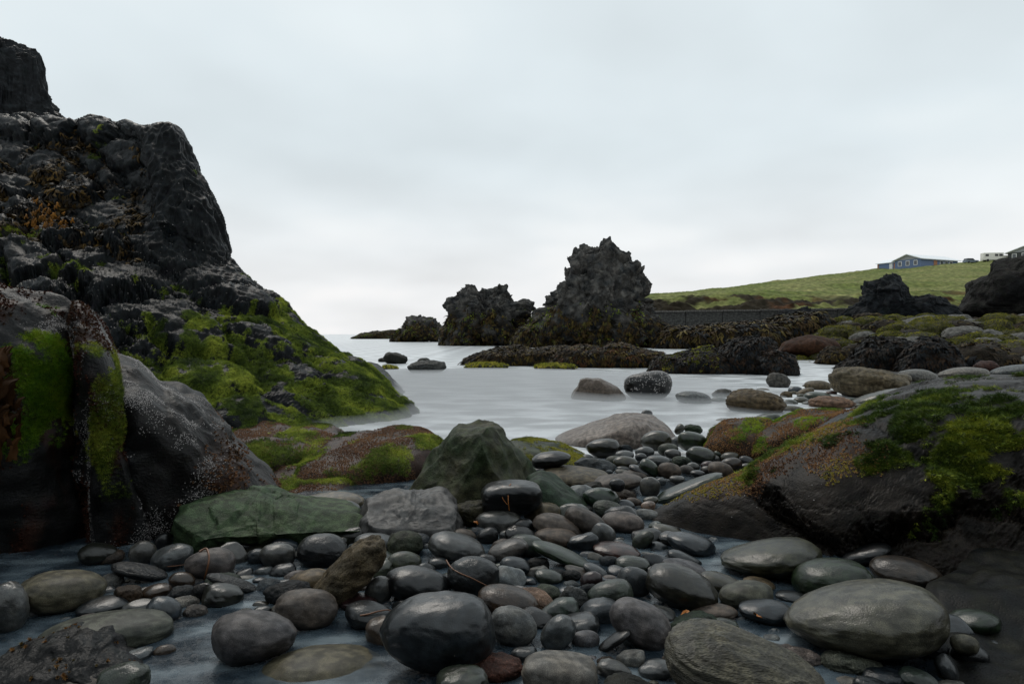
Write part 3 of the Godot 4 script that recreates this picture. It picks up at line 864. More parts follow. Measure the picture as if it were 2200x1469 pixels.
# unseen cliff behind the camera, added to shade the camera-facing sides of the stones
func build_shade_cliff() -> void:
	var t := thing("unseen_shade_cliff", Vector3(0, 0, 5), "unseen dark cliff added behind the camera to shade the pool of cobbles", "cliff")
	var v := PackedVector3Array(); var idx := PackedInt32Array(); var col := PackedColorArray()
	var nu := 90; var nv := 40
	for j in nv + 1:
		for i in nu + 1:
			var a := lerpf(deg_to_rad(-10), deg_to_rad(190), float(i) / nu)
			var h := float(j) / nv
			var top := lerpf(5.0, 7.0, smooth(0.2, 0.9, float(i) / nu))
			var r := 4.2 + 1.6 * h + 0.5 * n_ridge.get_noise_3d(cos(a) * 2.5, h * 3.0, sin(a) * 2.5)
			v.append(Vector3(cos(a) * r * 1.15, -0.3 + top * h, sin(a) * r - 3.8))
			col.append(Color(0.022, 0.026, 0.028))
	for j in nv:
		for i in nu:
			var p := j * (nu + 1) + i
			idx.append_array([p, p + 1, p + nu + 1, p + 1, p + nu + 2, p + nu + 1])
	put(commit(v, idx, col), "rock_face", M.cliff, t)

func build_ridge() -> void:
	var t := thing("mossy_ridge", Vector3.ZERO, "long dark rock ridge with a shaggy green moss cap beside the stream of cobbles", "rock")
	var X := Vector4.ZERO
	var a := func(moss, weed, blocks, grooves): return Vector4(moss, weed, blocks, grooves)
	var b := func(barn, pink := 0.0): return Vector4(barn, pink, 0, 0)
	var rows := [
		[[Vector3(0.613, -0.069, -3.120), X, X], [Vector3(0.791, -0.083, -2.900), X, X], [Vector3(0.948, -0.092, -2.780), X, X], [Vector3(1.096, -0.104, -2.680), X, X], [Vector3(1.217, -0.096, -2.550), X, X], [Vector3(1.331, -0.101, -2.440), X, X], [Vector3(1.467, -0.110, -2.340), X, X], [Vector3(1.650, -0.098, -2.200), X, X], [Vector3(1.933, -0.112, -2.100), X, X]],
		[[Vector3(0.625, -0.012, -3.160), Vector4(0,0,.1,0), X], [Vector3(0.804, 0.001, -2.950), Vector4(0,0,.1,0), X], [Vector3(0.971, 0.001, -2.850), Vector4(0,0,.2,0), X], [Vector3(1.125, -0.001, -2.750), Vector4(0,0,.3,0), X], [Vector3(1.245, 0.001, -2.610), Vector4(0,0,.4,0), X], [Vector3(1.363, 0.003, -2.500), Vector4(0,0,.5,0), X], [Vector3(1.499, -0.000, -2.390), Vector4(0,0,.5,0), X], [Vector3(1.695, -0.000, -2.260), Vector4(0,0,.5,0), X], [Vector3(1.969, 0.001, -2.140), Vector4(0,0,.5,0), X]],
		[[Vector3(0.637, -0.007, -3.190), Vector4(0,0,.1,0), Vector4(.1,0.36, 0, 0)], [Vector3(0.815, 0.061, -2.990), Vector4(0,0,.2,0), Vector4(.1,.1, 0, 0)], [Vector3(0.988, 0.085, -2.900), Vector4(0,0,.3,0), Vector4(.15, 0, 0, 0)], [Vector3(1.149, 0.103, -2.810), Vector4(0,0,.4,0), Vector4(.1, 0, 0, 0)], [Vector3(1.279, 0.134, -2.680), Vector4(0,0,.5,0), X], [Vector3(1.412, 0.158, -2.590), Vector4(0,0,.6,0), X], [Vector3(1.568, 0.173, -2.500), Vector4(0,0,.6,0), X], [Vector3(1.792, 0.203, -2.390), Vector4(0,0,.6,0), X], [Vector3(2.089, 0.236, -2.270), Vector4(0,0,.6,0), X]],
		[[Vector3(0.648, -0.003, -3.210), Vector4(0,0,.1,0), Vector4(.1,0.46, 0, 0)], [Vector3(0.832, 0.108, -3.050), Vector4(0,0,.2,0), Vector4(.2,0.56, 0, 0)], [Vector3(1.023, 0.163, -2.990), Vector4(.1,0,.2,0), Vector4(.3,0.36, 0, 0)], [Vector3(1.194, 0.219, -2.920), Vector4(.2,0,.3,0), Vector4(.3,0.36, 0, 0)], [Vector3(1.336, 0.293, -2.800), Vector4(.42,0,.3,0), Vector4(.2,0.56, 0, 0)], [Vector3(1.478, 0.329, -2.710), Vector4(.68,0,.2,0), Vector4(.1,0.56, 0, 0)], [Vector3(1.643, 0.346, -2.620), Vector4(.95,0,.2,0), X], [Vector3(1.897, 0.390, -2.530), Vector4(.85,0,.2,0), Vector4(.1, 0, 0, 0)], [Vector3(2.245, 0.464, -2.440), Vector4(.4,0,.2,0), X]],
		[[Vector3(0.658, 0.000, -3.230), Vector4(0,0,.1,0), Vector4(.1,0.56, 0, 0)], [Vector3(0.853, 0.120, -3.130), Vector4(.1,0,.1,0), Vector4(.2,0.66, 0, 0)], [Vector3(1.072, 0.191, -3.120), Vector4(.62,0,.1,0), Vector4(.2,0.66, 0, 0)], [Vector3(1.268, 0.301, -3.100), Vector4(.6,0,.1,0), Vector4(.2,0.71, 0, 0)], [Vector3(1.446, 0.407, -3.040), Vector4(.62,0,.1,0), Vector4(.2,0.61, 0, 0)], [Vector3(1.620, 0.471, -2.970), Vector4(1.0,0,.1,0), Vector4(.1,0.46, 0, 0)], [Vector3(1.812, 0.521, -2.890), Vector4(1.15,0,.1,0), X], [Vector3(2.085, 0.543, -2.780), Vector4(1.1,0,.1,0), X], [Vector3(2.475, 0.553, -2.690), Vector4(.6,0,.1,0), X]],
		[[Vector3(0.674, 0.003, -3.251), Vector4(0,0,.1,0), Vector4(.1,0.56, 0, 0)], [Vector3(0.890, 0.117, -3.249), Vector4(.2,0,.1,0), Vector4(.2,0.66, 0, 0)], [Vector3(1.150, 0.195, -3.327), Vector4(.66,0,.1,0), Vector4(.2,0.76, 0, 0)], [Vector3(1.395, 0.299, -3.410), Vector4(.62,0,.1,0), Vector4(.2,0.76, 0, 0)], [Vector3(1.651, 0.407, -3.510), Vector4(.45,0,.1,0), Vector4(.3,0.46, 0, 0)], [Vector3(1.952, 0.508, -3.580), Vector4(.2,0,.1,0), Vector4(.5,.1, 0, 0)], [Vector3(2.255, 0.585, -3.596), Vector4(.15,0,.1,0), Vector4(.5,0, 0, 0)], [Vector3(2.612, 0.608, -3.484), Vector4(.22,0,.1,0), Vector4(.3, 0, 0, 0)], [Vector3(3.162, 0.623, -3.436), Vector4(.5,0,.1,0), X]],
		[[Vector3(0.729, -0.020, -3.341), X, X], [Vector3(0.960, 0.077, -3.394), Vector4(.2,0,.1,0), Vector4(.1,0.56, 0, 0)], [Vector3(1.230, 0.153, -3.504), Vector4(.3,0,.1,0), Vector4(.1,0.66, 0, 0)], [Vector3(1.499, 0.273, -3.616), Vector4(.3,0,.1,0), Vector4(.2,0.66, 0, 0)], [Vector3(1.806, 0.391, -3.806), Vector4(.3,0,.1,0), Vector4(.3,0.46, 0, 0)], [Vector3(2.161, 0.501, -3.938), Vector4(.1,0,.1,0), Vector4(.5,.1, 0, 0)], [Vector3(2.481, 0.586, -3.956), Vector4(.1,0,.1,0), Vector4(.5, 0, 0, 0)], [Vector3(2.927, 0.616, -3.904), Vector4(.4,0,.1,0), Vector4(.4, 0, 0, 0)], [Vector3(3.548, 0.629, -3.856), X, X]],
		[[Vector3(0.799, -0.071, -3.446), X, X], [Vector3(1.028, -0.004, -3.508), X, X], [Vector3(1.340, 0.036, -3.708), X, X], [Vector3(1.627, 0.163, -3.849), X, X], [Vector3(1.974, 0.285, -4.101), X, X], [Vector3(2.405, 0.414, -4.356), X, X], [Vector3(2.782, 0.523, -4.436), X, X], [Vector3(3.287, 0.560, -4.384), X, X], [Vector3(3.990, 0.572, -4.336), X, X]],
		[[Vector3(0.824, -0.181, -3.502), X, X], [Vector3(1.069, -0.127, -3.564), X, X], [Vector3(1.386, -0.079, -3.764), X, X], [Vector3(1.702, 0.034, -3.963), X, X], [Vector3(2.077, 0.115, -4.279), X, X], [Vector3(2.553, 0.217, -4.595), X, X], [Vector3(3.008, 0.320, -4.796), X, X], [Vector3(3.557, 0.391, -4.744), X, X], [Vector3(4.321, 0.427, -4.696), X, X]],
	]
	for row in rows:      # the ridge goes on beyond the picture
		var last: Array = row[row.size() - 1]
		row.append([last[0] + Vector3(1.6, 0.15, -0.1), last[1], last[2]])
		row.append([last[0] + Vector3(3.4, 0.1, 0.4), last[1], last[2]])
	rows.reverse()
	var g := loft(net(rows), 500, 300)
	var d := carve(g, t, "rock_face", M.ridge, {"base": Color(0.020, 0.017, 0.014), "second": Color(0.056, 0.043, 0.033), "crisp": 0.1, "sharp": 7.0, "cell": Vector3(1.1, 2.0, 1.4), "cell_amp": 0.16, "rough": 0.012, "rough_f": 3.2})
	grow_moss(t, d.v, d.n, d.i, d.moss, 26000.0, 0.017, [Color(0.02, 0.04, 0.010), Color(0.05, 0.085, 0.014), Color(0.13, 0.18, 0.022), Color(0.34, 0.36, 0.04)], 81, "moss", 1.1, 90000, strand)
	grow_moss(t, d.v, d.n, d.i, d.pink, 12000.0, 0.0065, PINK + [Color(0.36, 0.30, 0.05)], 82, "red_algae", 0.3, 40000)
	grow_barnacles(t, d.v, d.n, d.i, d.barn, 2500.0, 0.0022, 83)
	# lower rusty ridge behind it
	var r2 := thing("rusty_ridge", Vector3(2.011, 0.076, -5.000), "low lumpy ridge of rusty orange and green rock behind the mossy ridge", "rock")
	for q in [[Vector3(1.637, 0.075, -4.900), PackedVector2Array([Vector2(-0.269, -0.050), Vector2(-0.238, 0.050), Vector2(-0.143, 0.127), Vector2(0.032, 0.160), Vector2(0.190, 0.150), Vector2(0.348, 0.050), Vector2(0.412, -0.084), Vector2(0.285, -0.200), Vector2(-0.095, -0.167)]), 0.35, 1], [Vector3(1.890, 0.155, -4.700), PackedVector2Array([Vector2(-0.268, -0.128), Vector2(-0.149, 0.016), Vector2(-0.030, 0.096), Vector2(0.089, 0.144), Vector2(0.268, 0.170), Vector2(0.416, 0.176), Vector2(0.505, 0.080), Vector2(0.476, -0.144), Vector2(0.030, -0.272)]), 0.4, 2]]:
		var k := rock(r2, "rock", q[1], q[2], 0.5, 50, M.ridge, Color(0.065, 0.045, 0.032), {"second": Color(0.15, 0.085, 0.05), "mask_f": 5.0, "lump": 0.06, "lump_f": 2.5, "seed": q[3] + 60})
		k.node.position = q[0] - r2.position
		square_on(k.node, q[0])
		var w := weights(k, func(p, n): return 0.9 * smooth(-0.3, 0.15, n_mask.get_noise_3dv(p * 3.0 + Vector3.ONE * q[3])))
		var gw := weights(k, func(p, n): return smooth(0.05, 0.3, n_mask.get_noise_3dv(p * 3.0 + Vector3.ONE * (q[3] + 9.0))) * smooth(0.2, 0.6, n.y))
		grow_on(k, w, 16000.0, 0.007, PINK + [Color(0.30, 0.16, 0.06)], 90 + q[3], "red_algae")
		grow_on(k, gw, 14000.0, 0.011, BRIGHT, 93 + q[3], "moss", 0.3, 20000, strand)

func grow_on(k: Dictionary, w: PackedFloat32Array, density: float, size: float, cols: Array, sd: int, called := "moss", hang := 0.2, most := 20000, mesh: ArrayMesh = null) -> void:
	grow_moss(k.node, k.v, k.n, k.i, w, density, size, cols, sd, called, hang, most, mesh)

func patch(f: float, lo: float, hi: float, off: float, up0 := -1.0, up1 := -0.9) -> Callable:
	return func(p: Vector3, n: Vector3): return smooth(lo, hi, n_mask.get_noise_3dv(p * f + Vector3.ONE * off)) * smooth(up0, up1, n.y)

func build_near_rocks() -> void:
	# barnacled boulder with a cleft, beside the camera
	var b1 := thing("barnacled_boulder", Vector3(-2.071, 0.402, -3.100), "cleft dark boulder with a bright green moss cushion, barnacles and brown kelp at its edge", "rock")
	var dark := Color(0.018, 0.019, 0.020)
	var k1 := rock(b1, "left_lobe", PackedVector2Array([Vector2(-0.788, 0.613), Vector2(-0.411, 0.782), Vector2(-0.069, 0.638), Vector2(0.034, 0.609), Vector2(0.154, 0.571), Vector2(0.214, 0.486), Vector2(0.236, 0.317), Vector2(0.240, 0.106), Vector2(0.248, -0.106), Vector2(0.265, -0.317), Vector2(0.283, -0.465), Vector2(0.206, -0.623), Vector2(-0.069, -0.666), Vector2(-0.582, -0.676), Vector2(-0.788, -0.148)]), 0.5, 1.2, 80, M.boulder, dark, {"second": Color(0.055, 0.055, 0.055), "mask_f": 3.0, "edge": 0.6, "face": 0.6, "lump": 0.10, "lump_f": 1.6, "crag": 0.03, "crag_f": 3.0, "seed": 21})
	k1.node.name = "lobe"
	k1.node.position = Vector3(-2.240, 0.402, -3.100) - b1.position
	square_on(k1.node, Vector3(-2.240, 0.402, -3.100))
	var k2 := rock(b1, "lobe", PackedVector2Array([Vector2(-0.157, 0.580), Vector2(-0.065, 0.537), Vector2(0.000, 0.419), Vector2(0.061, 0.258), Vector2(0.091, 0.107), Vector2(0.102, -0.064), Vector2(0.120, -0.215), Vector2(0.154, -0.365), Vector2(0.203, -0.505), Vector2(0.028, -0.590), Vector2(-0.083, -0.580), Vector2(-0.111, -0.150), Vector2(-0.124, 0.279)]), 0.5, 0.9, 70, M.boulder, dark, {"second": Color(0.055, 0.055, 0.055), "mask_f": 3.0, "edge": 0.65, "face": 0.65, "lump": 0.08, "lump_f": 2.0, "crag": 0.03, "crag_f": 3.0, "seed": 22})
	k2.node.position = Vector3(-1.857, 0.395, -3.150) - b1.position
	square_on(k2.node, Vector3(-1.857, 0.395, -3.150))
	var i := 0
	for k in [k1, k2]:
		i += 1
		var cush := weights(k, func(p, n): return smooth(0.20 if i == 1 else 0.11, 0.12 if i == 1 else 0.04, Vector2((p.x - (0.10 if i == 1 else 0.0)) * 1.2, (p.y - (0.22 if i == 1 else 0.12)) * (0.75 if i == 1 else 0.45)).length() + 0.16 * n_mask.get_noise_3dv(p * 5.0)) * smooth(-0.3, 0.2, n.z))
		recolour(k, cush, Color(0.05, 0.09, 0.01))
		grow_on(k, cush, 42000.0, 0.011, BRIGHT if i == 1 else MOSS + [Color(0.20, 0.12, 0.03)], 100 + i, "moss", 0.6, 40000, strand)
		var bn := weights(k, func(p, n): return pow(smooth(-0.05, 0.4, n_mask.get_noise_3dv(p * Vector3(5, 2.2, 5) + Vector3.ONE * 3.0) + 0.35 * n_mask.get_noise_3dv(p * 22.0)), 2.0))
		grow_barnacles(k.node, k.v, k.n, k.i, bn, 34000.0, 0.0021, 110 + i)
		var red := weights(k, func(p, n): return smooth(-0.1, 0.3, n_mask.get_noise_3dv(p * Vector3(6, 1.5, 6) + Vector3.ONE * 13.0)))
		recolour(k, red, Color(0.085, 0.038, 0.024))
		grow_on(k, red, 7000.0, 0.010, [Color(0.03, 0.012, 0.008), Color(0.07, 0.025, 0.015), Color(0.05, 0.03, 0.012)], 120 + i, "red_algae", 0.8)
	# the shore goes on past the picture: a black boulder beside the cleft one
	var b0 := rock(null, "black_boulder", PackedVector2Array([Vector2(-0.629, -0.886), Vector2(-0.577, -0.000), Vector2(-0.314, 0.603), Vector2(0.000, 0.744), Vector2(0.262, 0.603), Vector2(0.440, 0.177), Vector2(0.493, -0.443), Vector2(0.461, -0.922)]), 0.7, 1.2, 40, M.boulder, dark, {"second": Color(0.04, 0.04, 0.04), "mask_f": 3.0, "lump": 0.1, "lump_f": 1.6, "crag": 0.03, "crag_f": 3.0, "seed": 28})
	b0.node.position = Vector3(-3.545, 0.527, -2.600)
	square_on(b0.node, Vector3(-3.545, 0.527, -2.600))
	tag(b0.node, "broad black boulder on the outer side of the cleft mossy boulder", "rock")
	# kelp at its edge
	var kelp := thing("kelp_bunch", Vector3(-1.858, 0.608, -2.500), "bunch of glossy brown bladder kelp hanging over the cleft boulder", "seaweed")
	var r := RandomNumberGenerator.new(); r.seed = 77
	var tr := []; var col := []
	for q in 90:
		var o := Vector3(r.randf_range(-0.14, 0.02), r.randf_range(-0.16, 0.2), r.randf_range(-0.10, 0.05))
		var z := (Vector3.DOWN + Vector3(r.randf_range(-0.5, 0.6), 0, r.randf_range(-0.1, 0.5))).normalized()
		var up := (Vector3(0, 0, 1) - z * z.z).normalized()
		var s := r.randf_range(0.05, 0.11)
		tr.append(Transform3D(Basis(up.cross(z) * s, up * s, z * s), o))
		col.append(Color(0.075, 0.034, 0.012) * r.randf_range(0.25, 1.1))
	copies("fronds", frond_mesh(9, 0.09), M.weed, tr, col, kelp)
	# sloping barnacled boulder
	var b2 := rock(null, "barnacled_boulder", PackedVector2Array([Vector2(-0.323, 0.498), Vector2(-0.267, 0.482), Vector2(-0.188, 0.440), Vector2(-0.083, 0.336), Vector2(0.063, 0.250), Vector2(0.229, 0.081), Vector2(0.355, -0.046), Vector2(0.407, -0.139), Vector2(0.426, -0.243), Vector2(0.355, -0.324), Vector2(0.021, -0.371), Vector2(-0.229, -0.417), Vector2(-0.376, -0.324), Vector2(-0.365, 0.185)]), 0.6, 0.7, 80, M.boulder, dark, {"second": Color(0.046, 0.040, 0.036), "mask_f": 3.0, "edge": 0.6, "face": 0.7, "lump": 0.07, "lump_f": 2.2, "crag": 0.03, "crag_f": 3.0, "seed": 25})
	b2.node.position = Vector3(-1.646, 0.243, -3.400)
	square_on(b2.node, Vector3(-1.646, 0.243, -3.400))
	tag(b2.node, "wedge-shaped dark boulder sprinkled with white barnacles, with a rusty red lower end", "rock")
	grow_barnacles(b2.node, b2.v, b2.n, b2.i, weights(b2, func(p, n): return pow(smooth(-0.05, 0.4, n_mask.get_noise_3dv(p * 4.0) + 0.05 + 0.35 * n_mask.get_noise_3dv(p * 22.0)), 2.0) * smooth(0.3, -0.1, p.x)), 40000.0, 0.0021, 130)
	var rust := weights(b2, func(p, n): return smooth(-0.1, 0.3, n_mask.get_noise_3dv(p * 4.0 + Vector3.ONE * 8.0)) * smooth(-0.15, 0.25, p.x - 0.6 * p.y - 0.1))
	recolour(b2, rust, Color(0.14, 0.066, 0.042))
	grow_on(b2, rust, 7000.0, 0.010, PINK.slice(0, 2) + [Color(0.05, 0.03, 0.015)], 131, "red_algae", 0.5)
	var b3 := rock(null, "grey_boulder", PackedVector2Array([Vector2(-0.217, 0.192), Vector2(-0.145, 0.218), Vector2(-0.029, 0.208), Vector2(0.087, 0.144), Vector2(0.188, 0.016), Vector2(0.231, -0.128), Vector2(0.202, -0.240), Vector2(0.000, -0.272), Vector2(-0.202, -0.224), Vector2(-0.260, -0.000)]), 0.4, 0.5, 34, M.boulder, Color(0.05, 0.052, 0.055), {"second": Color(0.085, 0.08, 0.078), "lump": 0.05, "lump_f": 2.5, "seed": 26})
	b3.node.position = Vector3(-2.243, 0.299, -4.700)
	square_on(b3.node, Vector3(-2.243, 0.299, -4.700))
	tag(b3.node, "grey-brown rounded boulder between the wedge-shaped boulder and the mossy slope", "rock")
	# black foot rock under the overhang
	var b4 := rock(null, "black_rock", PackedVector2Array([Vector2(-0.120, 0.112), Vector2(-0.060, 0.135), Vector2(0.040, 0.056), Vector2(0.110, -0.011), Vector2(0.100, -0.112), Vector2(-0.060, -0.146), Vector2(-0.179, -0.112)]), 0.3, 0.3, 24, M.boulder, Color(0.02, 0.02, 0.021), {"second": Color(0.035, 0.032, 0.03), "lump": 0.05, "lump_f": 3.0, "seed": 27})
	b4.node.position = Vector3(-1.732, -0.032, -3.300)
	square_on(b4.node, Vector3(-1.732, -0.032, -3.300))
	tag(b4.node, "small black rock at the foot of the wedge-shaped boulder", "rock")
	# rusty ledge with moss, awash
	var lg := thing("rusty_ledge", Vector3(-1.196, 0.000, -4.500), "low rusty pink ledge with green moss awash at the foot of the mossy cliff", "rock")
	for q in [[Vector3(-1.619, -0.015, -4.750), PackedVector2Array([Vector2(-0.398, -0.049), Vector2(-0.368, 0.162), Vector2(-0.306, 0.204), Vector2(-0.123, 0.217), Vector2(0.123, 0.204), Vector2(0.368, 0.172), Vector2(0.521, 0.081), Vector2(0.490, -0.146), Vector2(0.000, -0.210), Vector2(-0.368, -0.178)]), 0.62, 1], [Vector3(-0.920, -0.015, -4.500), PackedVector2Array([Vector2(-0.631, -0.031), Vector2(-0.421, 0.107), Vector2(-0.180, 0.178), Vector2(0.000, 0.196), Vector2(0.240, 0.215), Vector2(0.391, 0.190), Vector2(0.469, 0.107), Vector2(0.421, -0.015), Vector2(0.270, -0.123), Vector2(-0.120, -0.178), Vector2(-0.481, -0.184)]), 0.6, 2], [Vector3(-1.227, -0.042, -4.000), PackedVector2Array([Vector2(-0.287, 0.014), Vector2(-0.026, 0.068), Vector2(0.235, 0.063), Vector2(0.365, 0.014), Vector2(0.287, -0.082), Vector2(-0.130, -0.123)]), 0.4, 3]]:
		var k := rock(lg, "rock", q[1], q[2], 0.6, 50, M.boulder, Color(0.085, 0.052, 0.040), {"second": Color(0.17, 0.095, 0.07), "lump": 0.06, "lump_f": 2.5, "seed": q[3] + 70, "mask_f": 2.0})
		k.node.position = q[0] - lg.position
		square_on(k.node, q[0])
		grow_on(k, weights(k, patch(2.2, -0.15, 0.25, q[3] * 3.0, -0.1, 0.5)), 16000.0, 0.014, MOSS, 140 + q[3], "moss", 0.3, 25000, strand)
		grow_on(k, weights(k, patch(2.6, -0.25, 0.25, q[3] * 3.0 + 40.0)), 14000.0, 0.007, [Color(0.14, 0.075, 0.05), Color(0.24, 0.13, 0.075), Color(0.33, 0.19, 0.10)], 150 + q[3], "red_algae")
	# green pyramid
	var py := rock(null, "pyramid_rock", PackedVector2Array([Vector2(-0.367, -0.157), Vector2(-0.314, -0.085), Vector2(-0.217, 0.048), Vector2(-0.133, 0.157), Vector2(-0.092, 0.198), Vector2(-0.048, 0.232), Vector2(0.048, 0.254), Vector2(0.133, 0.249), Vector2(0.181, 0.230), Vector2(0.205, 0.169), Vector2(0.266, 0.085), Vector2(0.338, 0.012), Vector2(0.374, -0.073), Vector2(0.338, -0.181), Vector2(-0.024, -0.218), Vector2(-0.338, -0.194)]), 0.34, 0.4, 60, M.rough, Color(0.060, 0.105, 0.042), {"second": Color(0.14, 0.130, 0.07), "edge": 0.62, "face": 0.7, "lump": 0.05, "lump_f": 3.0, "crag": 0.014, "crag_f": 6.0, "seed": 31, "mask_f": 4.0, "cuts": [[Vector3(-0.62, 0.45, 0.64).normalized(), 0.20], [Vector3(0.15, 0.12, 0.98).normalized(), 0.27], [Vector3(0.78, 0.45, 0.42).normalized(), 0.23]]})
	py.node.position = Vector3(-0.218, 0.119, -3.550)
	square_on(py.node, Vector3(-0.218, 0.119, -3.550))
	tag(py.node, "large green-stained pyramid-shaped rock with a blunt top", "rock")
	# sloping green rock at its foot
	var sg := rock(null, "green_rock", PackedVector2Array([Vector2(-0.171, 0.023), Vector2(-0.137, 0.091), Vector2(-0.080, 0.119), Vector2(-0.034, 0.110), Vector2(0.034, 0.064), Vector2(0.103, 0.005), Vector2(0.160, -0.057), Vector2(0.137, -0.103), Vector2(-0.034, -0.110), Vector2(-0.171, -0.069)]), 0.22, 0.2, 34, M.rough, Color(0.045, 0.085, 0.05), {"second": Color(0.07, 0.115, 0.065), "lump": 0.03, "lump_f": 4.0, "seed": 32})
	sg.node.position = Vector3(0.217, 0.046, -3.350)
	square_on(sg.node, Vector3(0.217, 0.046, -3.350))
	tag(sg.node, "smooth dark green rock sloping down beside the pyramid rock", "rock")
	# mossy mound behind
	var mm := rock(null, "mossy_rock", PackedVector2Array([Vector2(-0.313, 0.047), Vector2(-0.279, 0.110), Vector2(-0.203, 0.125), Vector2(-0.078, 0.110), Vector2(0.110, 0.063), Vector2(0.250, -0.000), Vector2(0.329, -0.047), Vector2(0.297, -0.125), Vector2(-0.110, -0.141), Vector2(-0.329, -0.078)]), 0.4, 0.35, 44, M.boulder, Color(0.09, 0.075, 0.045), {"second": Color(0.06, 0.08, 0.025), "lump": 0.03, "lump_f": 3.0, "seed": 33})
	mm.node.position = Vector3(0.267, 0.013, -4.600)
	square_on(mm.node, Vector3(0.267, 0.013, -4.600))
	tag(mm.node, "low mound of rock with bright yellow-green moss behind the flat tan rock", "rock")
	grow_on(mm, weights(mm, patch(3.0, -0.25, 0.1, 15.0)), 16000.0, 0.011, YELLOW, 161, "moss", 0.2, 20000, strand)
	# pink-tan boulder in the surf
	var pk := rock(null, "pink_boulder", PackedVector2Array([Vector2(-0.547, -0.076), Vector2(-0.415, -0.019), Vector2(-0.245, 0.050), Vector2(-0.057, 0.107), Vector2(0.094, 0.126), Vector2(0.245, 0.111), Vector2(0.358, 0.050), Vector2(0.452, -0.057), Vector2(0.471, -0.153), Vector2(-0.019, -0.191), Vector2(-0.509, -0.153)]), 0.45, 0.5, 54, M.dry, Color(0.34, 0.26, 0.21), {"second": Color(0.48, 0.41, 0.36), "lump": 0.04, "lump_f": 2.5, "seed": 34, "mask_f": 5.0})
	pk.node.position = Vector3(0.897, 0.060, -5.600)
	square_on(pk.node, Vector3(0.897, 0.060, -5.600))
	tag(pk.node, "broad pink-tan speckled boulder sloping into the surf behind the cobble heap", "rock")
	var pw := rock(null, "wedge_rock", PackedVector2Array([Vector2(-0.361, -0.176), Vector2(-0.299, -0.000), Vector2(-0.218, 0.157), Vector2(-0.137, 0.188), Vector2(0.062, 0.157), Vector2(0.280, 0.050), Vector2(0.386, -0.063), Vector2(0.405, -0.201), Vector2(0.000, -0.251)]), 0.35, 0.4, 34, M.dry, Color(0.22, 0.165, 0.125), {"second": Color(0.34, 0.27, 0.22), "lump": 0.05, "lump_f": 2.0, "seed": 35, "cuts": [[Vector3(-0.5, 0.3, 0.8).normalized(), 0.2]]})
	pw.node.position = Vector3(1.129, 0.085, -9.200)
	square_on(pw.node, Vector3(1.129, 0.085, -9.200))
	tag(pw.node, "pinkish brown wedge-shaped rock in the sea beside the black barnacled boulder", "rock")
	# green slab
	var sl := rock(null, "green_slab", PackedVector2Array([Vector2(-0.375, -0.068), Vector2(-0.357, 0.039), Vector2(-0.320, 0.097), Vector2(-0.201, 0.109), Vector2(-0.064, 0.107), Vector2(0.055, 0.078), Vector2(0.183, 0.045), Vector2(0.311, 0.029), Vector2(0.366, 0.010), Vector2(0.372, -0.039), Vector2(0.311, -0.078), Vector2(0.110, -0.107), Vector2(-0.110, -0.119), Vector2(-0.256, -0.117), Vector2(-0.348, -0.107)]), 0.30, 0.34, 64, M.rough, Color(0.085, 0.150, 0.070), {"second": Color(0.13, 0.185, 0.085), "edge": 0.5, "face": 0.5, "soft": 1, "lump": 0.03, "lump_f": 4.0, "crag": 0.012, "crag_f": 6.0, "block": 0.02, "block_f": 6.0, "seed": 41, "mask_f": 4.0, "cuts": [[Vector3(0.06, 0.88, 0.47).normalized(), 0.062], [Vector3(-0.75, -0.1, 0.66).normalized(), 0.30], [Vector3(0.0, -0.62, 0.78).normalized(), 0.13]]})
	sl.node.position = Vector3(-1.010, 0.059, -2.850)
	square_on(sl.node, Vector3(-1.010, 0.059, -2.850))
	tag(sl.node, "broad flat slab of rock with a dull green top and a black undercut front", "rock")
	# blocky grey rock
	var bk := rock(null, "block_rock", PackedVector2Array([Vector2(-0.215, -0.071), Vector2(-0.211, 0.030), Vector2(-0.177, 0.081), Vector2(-0.066, 0.095), Vector2(0.034, 0.091), Vector2(0.145, 0.100), Vector2(0.185, 0.071), Vector2(0.199, 0.041), Vector2(0.219, -0.020), Vector2(0.215, -0.067), Vector2(0.155, -0.087), Vector2(-0.026, -0.108), Vector2(-0.167, -0.102)]), 0.20, 0.24, 50, M.dry, Color(0.13, 0.125, 0.12), {"second": Color(0.23, 0.222, 0.215), "edge": 0.5, "face": 0.55, "soft": 2, "lump": 0.03, "lump_f": 5.0, "crag": 0.012, "crag_f": 8.0, "seed": 42, "mask_f": 4.0, "cuts": [[Vector3(0.05, 0.93, 0.36).normalized(), 0.075]]})
	bk.node.position = Vector3(-0.441, 0.044, -2.980)
	square_on(bk.node, Vector3(-0.441, 0.044, -2.980))
	tag(bk.node, "blocky grey rock with a flat pale top and a line of barnacles", "rock")
	# black weedy boulder at the pool edge and the wet shelf
	var bw := rock(null, "black_boulder", PackedVector2Array([Vector2(-0.230, 0.048), Vector2(-0.090, 0.089), Vector2(0.010, 0.101), Vector2(0.090, 0.084), Vector2(0.150, 0.036), Vector2(0.195, -0.024), Vector2(0.190, -0.119), Vector2(0.000, -0.167), Vector2(-0.230, -0.143)]), 0.2, 0.16, 44, M.boulder, Color(0.018, 0.020, 0.021), {"second": Color(0.035, 0.034, 0.033), "lump": 0.025, "lump_f": 6.0, "crag": 0.015, "crag_f": 9.0, "seed": 43})
	bw.node.position = Vector3(-1.133, -0.035, -1.750)
	square_on(bw.node, Vector3(-1.133, -0.035, -1.750))
	tag(bw.node, "black rough boulder with scraps of orange weed at the edge of the pool", "rock")
	grow_on(bw, weights(bw, patch(9.0, 0.15, 0.4, 5.0)), 2500.0, 0.008, [Color(0.12, 0.06, 0.02), Color(0.2, 0.09, 0.025), Color(0.04, 0.05, 0.02)], 163, "weed_scraps")
